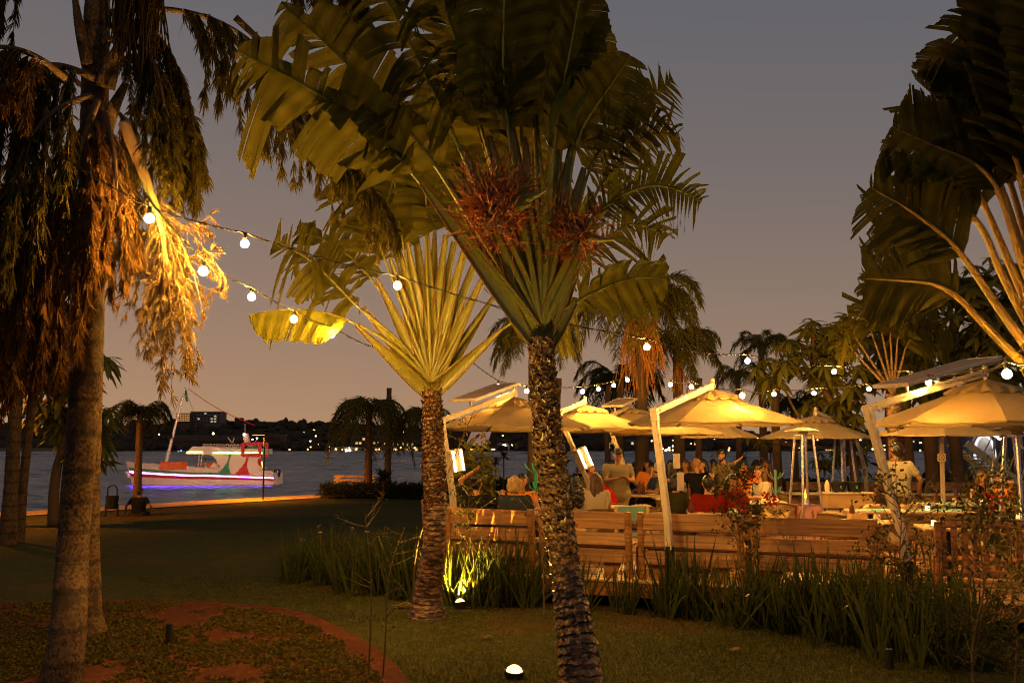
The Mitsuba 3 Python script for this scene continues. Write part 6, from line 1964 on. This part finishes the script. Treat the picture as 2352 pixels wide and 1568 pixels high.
IR = [mikit.ply(iris_mesh(60 + i), 'm_iris') for i in range(6)]
fb = MB()
for i in range(6):
    a = i * PI / 3
    d = np.array([math.cos(a), math.sin(a), .5])
    v, f, u = blades([[0, 0, 0]], [d], [np.cross(d, [0, 0, 1])], .055, .04, [.3, 1, .9, .2], .5)
    fb.add(v, f)
FLW = mikit.ply(fb.mesh(), 'm_white_petal')
front = [(640, 1335), (760, 1347), (860, 1372), (950, 1382), (1060, 1378), (1150, 1402), (1260, 1398), (1400, 1408), (1560, 1422), (1720, 1442), (1860, 1462), (1960, 1486), (2100, 1520), (2330, 1560)]
rng = np.random.default_rng(43)
fp_ = np.array([gnd(*p)[:2] for p in front])
seg = np.concatenate([[0], np.cumsum(np.linalg.norm(np.diff(fp_, axis=0), axis=1))])
count = 0
for row in range(4):
    for s in np.arange(0.1, seg[-1], .36):
        s_ = s + rng.normal(0, .09)
        p = np.array([np.interp(s_, seg, fp_[:, 0]), np.interp(s_, seg, fp_[:, 1])])
        q = p + np.array([.25, .97]) * (row * .36 + .12 + rng.normal(0, .07))
        rel = (q[0] - DO[0]) * V[0] + (q[1] - DO[1]) * V[1]
        srel = (q[0] - DO[0]) * U[0] + (q[1] - DO[1]) * U[1]
        if srel > EDGE(rel) - .2 and rel > -.30:
            continue
        if np.linalg.norm(q - lbase[:2]) < .5 or np.linalg.norm(q - gnd(1057, 1398)[:2]) < .24 or rng.random() < .08:
            continue
        if np.linalg.norm(q - (gnd(1057, 1398)[:2] + [.05, .42])) < .42:
            continue
        lit = np.linalg.norm(q - (gnd(1057, 1398)[:2] + [.05, .45])) < .5
        left = p[0] < -1.0
        lab = 'iris clump lit bright yellow by the ground spotlight beside the palm' if lit else ('dark iris clump with sword leaves at the left end of the bed beside the lawn' if left else 'dark iris clump with sword leaves in front of the timber benches')
        k = thing('iris_plant', lab, 'iris', 'iris clumps lit by the spotlight' if lit else ('iris clumps at the left end of the bed' if left else 'iris clumps before the benches'))
        sc = rng.uniform(.78, 1.12) * (.85 if left and p[0] < -2.6 else 1.0)
        tw = T().translate([q[0], q[1], -.02]).rotate([0, 0, 1], float(rng.uniform(0, 360))).scale(float(sc))
        part(k, 'leaves', IR[rng.integers(6)], None, tw=tw, kind='stuff')
        if rng.random() < .22:
            for j in range(rng.integers(1, 3)):
                h = rng.uniform(.4, .85)
                o = q + rng.normal(0, .12, 2)
                fk = part(k, 'flower', FLW, None, tw=T().translate([o[0], o[1], h]).rotate([0, 1, 0], float(rng.uniform(-40, 40))).scale(float(rng.uniform(.5, .9))))
                part(fk, 'stalk', MB().tube([[q[0], q[1], 0], [o[0], o[1], h]], .004, 4, cap=False).mesh(), 'm_branch')


for j, (dx, dy) in enumerate(((.05, .24), (-.20, .34), (.34, .36), (.16, .52), (-.04, .64), (.5, .5))):
    q = gnd(1057, 1398)[:2] + [dx, dy]
    k = thing('iris_plant', 'iris clump lit bright yellow by the ground spotlight beside the palm', 'iris', 'iris clumps lit by the spotlight')
    part(k, 'leaves', IR[j % 6], None, tw=T().translate([q[0], q[1], -.02]).rotate([0, 0, 1], 70.0 * j).scale(1.0), kind='stuff')


# ------------------------------------------------------------------ feather palms
def feather_palm(label, px, ybase, depth, pcy, R, nf, tr=.16, tassels=(), mat='m_palm_leaf', seed=0, droop=1.0, up=.75, lean=0.0, leaflet=.42):
    rng = np.random.default_rng(seed)
    k = thing('feather_palm', label, 'palm tree')
    c = at(px, pcy, depth)
    b = np.array([c[0] + lean, depth, -.05])
    tm, _, _ = trunk_mesh([b, (b * .5 + c * .5) + [lean * .2, 0, 0], c], [tr * 1.25, tr, tr * .8], 80, 20, 5.0, .006, .006, seed)
    part(k, 'trunk', tm, 'm_branch', smooth=True)
    for i in range(nf):
        a = i * 2.39996 + rng.normal(0, .15)
        e = up * (1 - 1.25 * i / nf) + rng.normal(0, .1)
        h = np.array([math.cos(a), math.sin(a), 0])
        L = R * rng.uniform(.85, 1.15)
        t = np.linspace(0, 1, 26)
        p = c + h * (L * .92 * (t - .18 * t ** 3) * math.cos(e * .7))[:, None] + np.array([0, 0, 1.0]) * (L * (math.sin(e) * t + .42 * t - droop * .95 * t ** 2.1))[:, None]
        tg = nrm(np.gradient(p, axis=0))
        S = nrm(np.cross(tg, [0, 0, 1.0]) + 1e-3)
        n = 58
        q = np.linspace(.12, 1, n)
        Ps, Ds, Ss, Ls = [], [], [], []
        for s in (-1, 1):
            pp = np.stack([np.interp(q, t, p[:, j]) for j in range(3)], 1)
            tt = np.stack([np.interp(q, t, tg[:, j]) for j in range(3)], 1)
            sd = np.stack([np.interp(q, t, S[:, j]) for j in range(3)], 1)
            d = nrm(sd * s * rng.uniform(.5, 1, (n, 1)) + tt * .65 + np.array([0, 0, 1.0]) * rng.normal(-.05, .45, (n, 1)))
            Ps.append(pp)
            Ds.append(d)
            Ss.append(nrm(np.cross(d, rng.normal(size=d.shape))))
            Ls.append(leaflet * R / 2.0 * np.sin(PI * (.12 + .83 * q)) ** .6 * rng.uniform(.8, 1.2, n))
        v, f, u = blades(np.vstack(Ps), np.vstack(Ds), np.vstack(Ss), np.concatenate(Ls), .030 * R / 2, [.7, 1, .8, .1], rng.uniform(.35, .8, 2 * n))
        mb = MB().add(v, f)
        mb.tube(p, np.linspace(.022, .004, 26) * R / 2, 5, cap=False)
        part(k, 'frond', mb.mesh(), mat)
    for i, (dx, dy, L) in enumerate(tassels):
        o = c + [dx, -.12, dy]
        P = np.repeat(o[None], 70, 0)
        n = 70
        D = nrm(np.stack([rng.normal(0, .13, n), rng.normal(0, .13, n), -np.ones(n)], 1))
        v, f, u = blades(P, D, nrm(rng.normal(size=(n, 3))), L * rng.uniform(.5, 1.1, n), .022, [1, 1, .8, .5, .2], 0)
        v = v + np.random.default_rng(seed + i).normal(0, .012, v.shape)
        part(k, 'flower_tassel', trimesh.Trimesh(v, f, process=False), 'm_tassel', kind='stuff', label='hanging orange flower tassel')
    return k


feather_palm('tall feather palm with long orange flower tassels right of the nearest palm', 1470, 0, 27.0, 690, 2.25, 30, .17, [(-.28, -.25, 2.1), (.12, -.15, 2.3), (.32, -.3, 1.7)], seed=701, droop=1.05)
feather_palm('feather palm with one orange tassel right of the tallest feather palm', 1556, 0, 29.0, 800, 1.75, 26, .16, [(0, -.2, 1.2)], seed=702, droop=1.0)
feather_palm('drooping feather palm showing on both sides behind the nearest palm trunk', 1225, 0, 27.0, 760, 1.65, 26, .15, seed=703, droop=1.15, up=.55)
feather_palm('short palm with a fountain crown by the lake left of the bare trunk', 848, 0, 46.0, 940, 2.5, 26, .16, seed=704, droop=1.25, up=.55)
feather_palm('palm half hidden behind the trunk of the lit palm by the lake', 978, 0, 46.0, 955, 1.9, 22, .15, seed=705, droop=1.2, up=.5)
feather_palm('small dark palm by the shore path near the boat bow', 322, 0, 33.5, 950, 1.35, 20, .12, mat='m_bush', seed=706, droop=1.0, up=.7)
feather_palm('slim palm with an upright crown among the trees at right', 1748, 0, 33.0, 795, 1.25, 18, .12, seed=707, droop=.9, up=.9)
feather_palm('little palm left of the slim upright palm', 1694, 0, 33.0, 862, 1.15, 16, .10, seed=708, droop=1.05)
feather_palm('dark low palm below the umbrella leaved tree', 1822, 0, 34.0, 935, 1.5, 18, .12, mat='m_bush', seed=709, droop=1.0)
feather_palm('dim palm behind the tallest feather palm', 1420, 0, 36.0, 880, 2.2, 20, .15, mat='m_bush', seed=710, droop=1.1)
for i, (px, d, r) in enumerate(((1238, 29, .26), (1275, 30, .13), (1420, 31, .12), (1392, 33, .10), (1600, 30, .10), (1778, 28, .12), (2040, 29, .14), (2130, 27, .18), (2075, 27, .17))):
    lab = ('thick dark trunk just left of the nearest palm trunk', 'thin trunk close behind the nearest palm trunk', 'thin trunk behind the red shirted man', 'thin trunk behind the lit box',
           'thin trunk behind the golden parasol pole', 'thin trunk behind the mint coat rack', 'trunk behind the cream shirted waiter', 'thick dark trunk left of the lit staircase', 'trunk lit warm on one side near the sign pole')[i]
    tm, _, _ = trunk_mesh([[X(px, d), d, -.1], [X(px, d) + .05, d, 1.4], [X(px, d) + .02, d, 3.1], [X(px, d) + .1, d, 4.2]], [r * 1.2, r, r * .95, r * .8], 70, 18, 4.0, .006, .01, 30 + i)
    single('palm_trunk', tm, 'm_branch', lab, 'tree trunk', smooth=True)


# ------------------------------------------------------------------ broad leaved trees
def leaf_clusters(cent, size, nl, rng, droop=.35, wid=.30, tilt=None):
    """Umbrella-like clusters: leaflets radiate from each centre and hang down."""
    cent = np.asarray(cent, float)
    n = len(cent)
    a = np.tile(np.linspace(0, 2 * PI, nl, endpoint=False), n) + np.repeat(rng.uniform(0, 6, n), nl)
    up = rng.normal(.05, .28, n * nl)
    ax = np.repeat(nrm(np.c_[rng.normal(0, .35, (n, 2)), np.ones(n)]), nl, 0)
    h = np.stack([np.cos(a), np.sin(a), 0 * a], 1)
    h = nrm(h - ax * (h * ax).sum(1)[:, None])
    D = nrm(h + ax * up[:, None])
    S = nrm(np.cross(D, ax))
    L = np.repeat(size * rng.uniform(.7, 1.25, n), nl) * rng.uniform(.8, 1.15, n * nl)
    return blades(np.repeat(cent, nl, 0), D, S, L, L * wid, [.12, .6, .95, 1, .75, .08], droop * rng.uniform(.6, 1.6, n * nl), fold=.18)


def broad_tree(label, base, limbs, clusters, size, nl, mat, seed, r=.16, droop=.5, wid=.30):
    rng = np.random.default_rng(seed)
    k = thing('tree', label, 'tree')
    mb = MB()
    for i, l in enumerate(limbs):
        c = spline(l, 24)
        c = c + .05 * (vnoise(c * 1.2, seed + i)[:, None] - .5)
        mb.tube(c, np.linspace(r, r * .35, 24) if i == 0 else np.linspace(r * .55, r * .15, 24), 9)
    cl = np.asarray(clusters, float)
    tips = np.vstack([spline(l, 12)[4:] for l in limbs])
    for c in cl:
        j = np.argmin(np.linalg.norm(tips - c, axis=1))
        if rng.random() < .7:
            mb.tube(spline([tips[j], (tips[j] + c) / 2 + [0, 0, -.08], c], 7), [.022, .02, .018, .015, .012, .011, .01], 4, cap=False)
    part(k, 'trunk', mb.mesh(), 'm_branch', smooth=True)
    b = MB()
    v, f, u = leaf_clusters(cl, size, nl, rng, droop, wid)
    b.add(v, f, u)
    part(k, 'crown', b.mesh(), mat, kind='stuff')
    return k


rng = np.random.default_rng(91)


def blob(cx, cy, rx, ry, n, Y, dY, rng=rng):
    out = []
    while len(out) < n:
        a, b = rng.uniform(-1, 1, 2)
        if a * a + b * b < 1:
            out.append(at(cx + a * rx, cy + b * ry, Y + rng.uniform(-dY, dY)))
    return out


Y = 25.0
cl = [at(1868, 738, Y)] + blob(1868, 748, 26, 12, 3, Y, .3) + blob(1850, 818, 95, 40, 34, Y, .9) + blob(1770, 850, 45, 28, 8, Y, .8) + blob(1950, 770, 45, 45, 20, Y, .8) + blob(1930, 870, 70, 40, 20, Y, 1) + blob(1960, 950, 40, 45, 12, Y, .8) + blob(1885, 935, 50, 30, 9, Y, .8)
broad_tree('umbrella leaved tree with one cluster standing up above its crown', None,
           [[[X(1955, Y), Y, 0], at(1960, 1060, Y), at(1930, 960, Y), at(1880, 860, Y), at(1868, 745, Y)], [at(1945, 1000, Y), at(1860, 980, Y), at(1800, 880, Y)], [at(1935, 960, Y), at(1985, 880, Y), at(1950, 770, Y)], [at(1900, 900, Y), at(1850, 850, Y), at(1790, 840, Y)]],
           cl, .42, 10, 'm_umbrella_leaf', 92, .13)
Y = 27.0
cl = blob(2180, 730, 150, 95, 120, Y, 1.8) + blob(2290, 660, 90, 70, 52, Y, 1.5) + blob(2100, 850, 120, 60, 60, Y, 1.5) + blob(2300, 800, 110, 90, 70, Y, 1.6) + blob(2025, 760, 40, 60, 22, Y, 1.2)
broad_tree('big dark umbrella leaved tree filling the right background', None,
           [[[X(2190, Y), Y, 0], at(2190, 1000, Y), at(2170, 860, Y), at(2200, 740, Y), at(2260, 640, Y)], [at(2180, 900, Y), at(2080, 840, Y), at(2040, 760, Y)], [at(2175, 860, Y), at(2260, 800, Y), at(2330, 760, Y)]],
           cl, .45, 10, 'm_umbrella_leaf', 93, .2)
Y = 28.0
cl = blob(1960, 1040, 40, 28, 16, Y, .6) + blob(1740, 1000, 30, 20, 9, Y, .5) + blob(1905, 1055, 30, 25, 12, Y, .6)
broad_tree('small leafy tree between the two left heaters', None, [[[X(1950, Y), Y, 0], at(1955, 1080, Y), at(1950, 1030, Y)], [at(1952, 1090, Y), at(1990, 1040, Y), at(2010, 1000, Y)]], cl, .26, 9, 'm_umbrella_leaf', 94, .07)
b = gnd(124, 1206)
Y = b[1]
cl = blob(175, 850, 90, 45, 22, Y, .7) + blob(180, 950, 85, 60, 30, Y, .7) + blob(205, 1020, 62, 45, 22, Y, .6) + blob(110, 940, 50, 70, 18, Y, .6)
broad_tree('yellow green tree with long finger leaves behind the spotted palm trunk', None, [[[b[0], Y, 0], at(128, 1090, Y), at(160, 980, Y), at(190, 860, Y)], [at(135, 1060, Y), at(200, 1040, Y), at(225, 1000, Y)]], cl, .52, 9, 'm_umbrella_leaf', 95, .17, .55, .26)

# hedges and shrubs by the water


def leafy(name, label, cat, pts, n, size, mat, seed, kind='stuff', up=.6, wid=.3):
    rng = np.random.default_rng(seed)
    P = np.asarray(pts(rng, n), float)
    D = nrm(rng.normal(size=(n, 3)) + [0, 0, up])
    S = nrm(np.cross(D, rng.normal(size=(n, 3))))
    L = size * rng.uniform(.6, 1.4, n)
    v, f, u = blades(P, D, S, L, L * wid, [.3, 1, .8, .05], .25)
    return single(name, trimesh.Trimesh(v, f, process=False), mat, label, cat, kind=kind)


leafy('hedge', 'low shaggy hedge at the lake edge behind the lit palm', 'hedge', lambda r, n: np.stack([r.uniform(X(745, 45), X(1010, 45), n), 45 + r.uniform(-1, 1, n), r.random(n) ** .7 * (.42 + .22 * vnoise(np.c_[r.random((n, 2)) * 3, np.zeros(n)], 1))], 1), 5000, .30, 'm_bush', 1, None, 1.2, .12)
leafy('hedge', 'long dark hedge between the terrace and the lake', 'hedge', lambda r, n: (lambda x: np.stack([x, 41 + r.uniform(-.8, .8, n), r.random(n) ** .7 * (.6 + .6 * vnoise(np.c_[x * .8, 0 * x, 0 * x], 4))], 1))(r.uniform(X(985, 41), X(1900, 41), n)), 16000, .26, 'm_bush', 2, None)
leafy('shrub', 'bush lit orange beside the glowing box on the left parasol pole', 'shrub', lambda r, n: np.array([X(1085, 22), 22, 1.35]) + r.normal(0, 1, (n, 3)) * [.24, .2, .42], 700, .24, 'm_umbrella_leaf', 3, None)
leafy('shrub', 'dark shrub on the lawn right of the trunk lit warm on one side', 'shrub', lambda r, n: np.array([X(2110, 30), 30, .7]) + r.normal(0, 1, (n, 3)) * [1.2, .4, .3], 1600, .26, 'm_bush', 4, None)


def cordyline(label, px, py, Y, size, n=26, tiers=1, mat='m_red_leaf'):
    k = thing('cordyline', label, 'plant')
    rng = np.random.default_rng(int(px))
    c = at(px, py, Y)
    part(k, 'stem', MB().tube([[c[0], Y, 0], c], .025, 6).mesh(), 'm_branch')
    mb = MB()
    for j in range(tiers):
        a = rng.uniform(0, 2 * PI, n)
        e = rng.uniform(-.2, 1.3, n)
        D = np.stack([np.cos(a) * np.cos(e), np.sin(a) * np.cos(e), np.sin(e)], 1)
        v, f, u = blades(np.repeat((c - [0, 0, j * size * .75])[None], n, 0), D, nrm(np.cross(D, [0, 0, 1.0])), size * rng.uniform(.7, 1.2, n), size * .16, [.4, 1, .8, .05], .4, fold=.3)
        mb.add(v, f)
    part(k, 'leaves', mb.mesh(), mat, kind='stuff')


cordyline('red leaved cordyline by the water left of the nearest palm trunk, higher one', 1157, 1048, 35, .42)
cordyline('red leaved cordyline by the water left of the nearest palm trunk, lower one', 1138, 1062, 34, .40)
cordyline('small red cordyline beside the second lit box', 1293, 1050, 34, .4)
cordyline('dark red spiky cordyline behind the bearded waiter', 1658, 1030, 34, .40)
cordyline('tall dark red cordyline in tiers right of the bearded waiter', 1703, 1028, 34, .42, 22, 3)
cordyline('red cordyline at the left of the first glass heater', 1770, 1040, 33, .34)
cordyline('green spiky plant at the foot of the bare dead trunk', 880, 1100, 44, .9, 40, 1, 'm_bush')


# ------------------------------------------------------------------ saplings and thin shrubs
def sapling(label, stem, nbr, blen, nleaf, leaf, mat, seed, r=.014, flowers=(), bare=.3, name='sapling', cat='sapling', lo=.35, depth_spread=1.0):
    rng = np.random.default_rng(seed)
    k = thing(name, label, cat)
    c = spline(stem, 40)
    mb = MB().tube(c, np.linspace(r, r * .3, 40), 7)
    P, D = [], []
    for i in range(nbr):
        u = rng.uniform(lo, 1.0)
        o = c[int(u * 39)]
        d = nrm(np.array([rng.normal(0, 1), rng.normal(0, .6) * depth_spread, rng.uniform(.1, 1.1)]))
        L = blen * rng.uniform(.4, 1.1)
        t = np.linspace(0, 1, 9)[:, None]
        p = o + d * L * t + np.array([0, 0, .18]) * L * t ** 2 + rng.normal(0, .02, 3) * t
        mb.tube(p, np.linspace(r * .45, r * .12, 9), 4, cap=False)
        for j in range(rng.integers(1, 4)):
            q = p[rng.integers(3, 8)]
            d2 = nrm(d + rng.normal(0, .7, 3))
            e = q + d2 * L * rng.uniform(.25, .5)
            mb.tube([q, (q + e) / 2 + rng.normal(0, .01, 3), e], [r * .2, r * .16, r * .1], 3, cap=False)
            if rng.random() > bare:
                P.append(np.repeat(e[None], nleaf, 0) + rng.normal(0, leaf * .9, (nleaf, 3)))
        if rng.random() > bare:
            w = rng.integers(2, 9, nleaf)
            P.append(p[w] + rng.normal(0, leaf * .5, (nleaf, 3)))
    part(k, 'stem', mb.mesh(), 'm_branch')
    if P:
        P = np.vstack(P)
        D = nrm(rng.normal(size=P.shape) + [0, 0, .2])
        S = nrm(np.cross(D, rng.normal(size=P.shape)))
        L = leaf * rng.uniform(.6, 1.3, len(P))
        v, f, u = blades(P, D, S, L, L * .5, [.3, 1, .8, .05], .2)
        part(k, 'leaves', trimesh.Trimesh(v, f, process=False), mat, kind='stuff')
    for q in flowers:
        n = 15
        P = np.repeat(np.asarray(q, float)[None], n, 0) + rng.normal(0, .035, (n, 3))
        D = rand_dirs(rng, n)
        S = nrm(np.cross(D, rng.normal(size=D.shape)))
        v, f, u = blades(P, D, S, .035, .03, [.4, 1, .7], .1)
        part(k, 'flower_cluster', trimesh.Trimesh(v, f, process=False), 'm_petal', kind='stuff', label='cluster of red petals')
    return k


Y = 12.75
sapling('thin shrub with red flowers in front of the right bench', [[X(1702, Y), Y, 0], at(1700, 1250, Y), at(1697, 1180, Y), at(1705, 1080, Y)], 40, .42, 9, .045, 'm_bush', 801, .012,
        [att(x, y, Y - .05) for x, y in ((1745, 1108), (1765, 1122), (1752, 1132), (1797, 1163), (1818, 1168), (1742, 1190), (1722, 1150), (1735, 1128), (1805, 1178))], .15, 'shrub', 'shrub', .42)
b = gnd(2082, 1512)
Y = b[1]
sapling('twisted sapling with sparse small leaves in front of the long parasol pole', [b, at(2076, 1440, Y), at(2090, 1370, Y), at(2068, 1290, Y), at(2070, 1200, Y), at(2055, 1130, Y)], 34, .55, 10, .045, 'm_bush', 802, .013, [], .25)
b = gnd(2240, 1600)
Y = b[1]
sapling('dark leafy shrub in the lower right corner with one red flower', [b, at(2235, 1480, Y), at(2260, 1330, Y), at(2250, 1200, Y), at(2275, 1130, Y)], 46, .6, 10, .042, 'm_bush', 803, .014, [att(2320, 1160, Y), att(2312, 1182, Y), att(2330, 1172, Y)], .12, 'shrub', 'shrub', .12)
b = gnd(2330, 1590)
Y = b[1]
sapling('second dark leafy shrub at the right edge', [b, at(2335, 1450, Y), at(2320, 1300, Y), at(2330, 1180, Y)], 40, .5, 10, .042, 'm_bush', 804, .013, [], .12, 'shrub', 'shrub', .12)
for i, (x0, y0, pts) in enumerate(((846, 1562, [(850, 1460), (852, 1330), (838, 1180)]), (878, 1566, [(886, 1440), (898, 1300), (930, 1210)]))):
    b = gnd(x0, y0)
    sapling('bare thin sapling in the flower bed left of the lit palm, %s stem' % ('left', 'right')[i], [b * [1, 1, 0]] + [at(x, y, b[1] - .1) for x, y in pts], 13, .34, 4, .03, 'm_bush', 810 + i, .009, [], .75, 'sapling', 'sapling', .3)
b = np.array([X(1088, 14.2), 14.2, 0])
sapling('thin bare sapling in front of the left bench with a few leaves', [b, at(1086, 1270, 14.2), at(1075, 1180, 14.2), at(1085, 1110, 14.2)], 22, .42, 6, .05, 'm_bush', 815, .010, [], .45)
b = np.array([X(955, 14.6), 14.6, 0])
sapling('long bare leaning branch passing in front of the left parasol', [b, at(965, 1230, 14.3), at(1010, 1130, 14.0), at(1060, 1010, 13.9), at(1090, 940, 13.9)], 12, .26, 4, .04, 'm_bush', 816, .012, [], .8, 'sapling', 'sapling', .5)
b = np.array([X(1248, 13.6), 13.6, 0])
sapling('thin bare sapling with a straight stem left of the nearest palm trunk', [b, at(1248, 1320, 13.6), at(1240, 1220, 13.6), at(1228, 1150, 13.6)], 12, .34, 4, .04, 'm_bush', 817, .012, [], .6, 'sapling', 'sapling', .5)
for i, (px, Y) in enumerate(((1600, 30.0), (1660, 30.5), (1425, 31.0), (1560, 29.0), (1790, 30))):
    c = np.array([X(px, Y), Y, 0])
    sapling('bare branching shrub by the water, %s' % ('behind the bald man', 'behind the bearded waiter', 'behind the standing waiter with phone', 'right of the golden parasol pole', 'behind the mint coat rack')[i],
            [c, c + [.05, 0, .6], c + [0, 0, 1.1]], 26, .75, 1, .05, 'm_bush', 820 + i, .03, [], 1.0, 'shrub', 'shrub', .1)

# a fallen dry leaf by the lit palm and a few more scraps of litter on the grass
for lab, px, py, r in (('dry fallen leaf on the grass left of the lit palm', 925, 1398, .34), ('small dry fallen leaf on the grass at the lower right', 1690, 1500, .16), ('small dry fallen leaf between the palms', 1120, 1470, .14)):
    q = gnd(px, py) + [0, 0, .04]
    t = np.linspace(-.5, .5, 9)
    w = r * .22 * np.cos(t * PI) + .004
    c = q + np.stack([t * r, .15 * r * t ** 2, .05 * r * np.sin(t * 7)], 1)
    v, f = grid(np.stack([c + np.stack([0 * t, -w, .5 * w], 1), c, c + np.stack([0 * t, w, .5 * w], 1)], 1))
    single('fallen_leaf', trimesh.Trimesh(v, np.vstack([f[:, [0, 1, 2]], f[:, [0, 2, 3]]]), process=False), 'm_dry', lab, 'leaf', smooth=True)
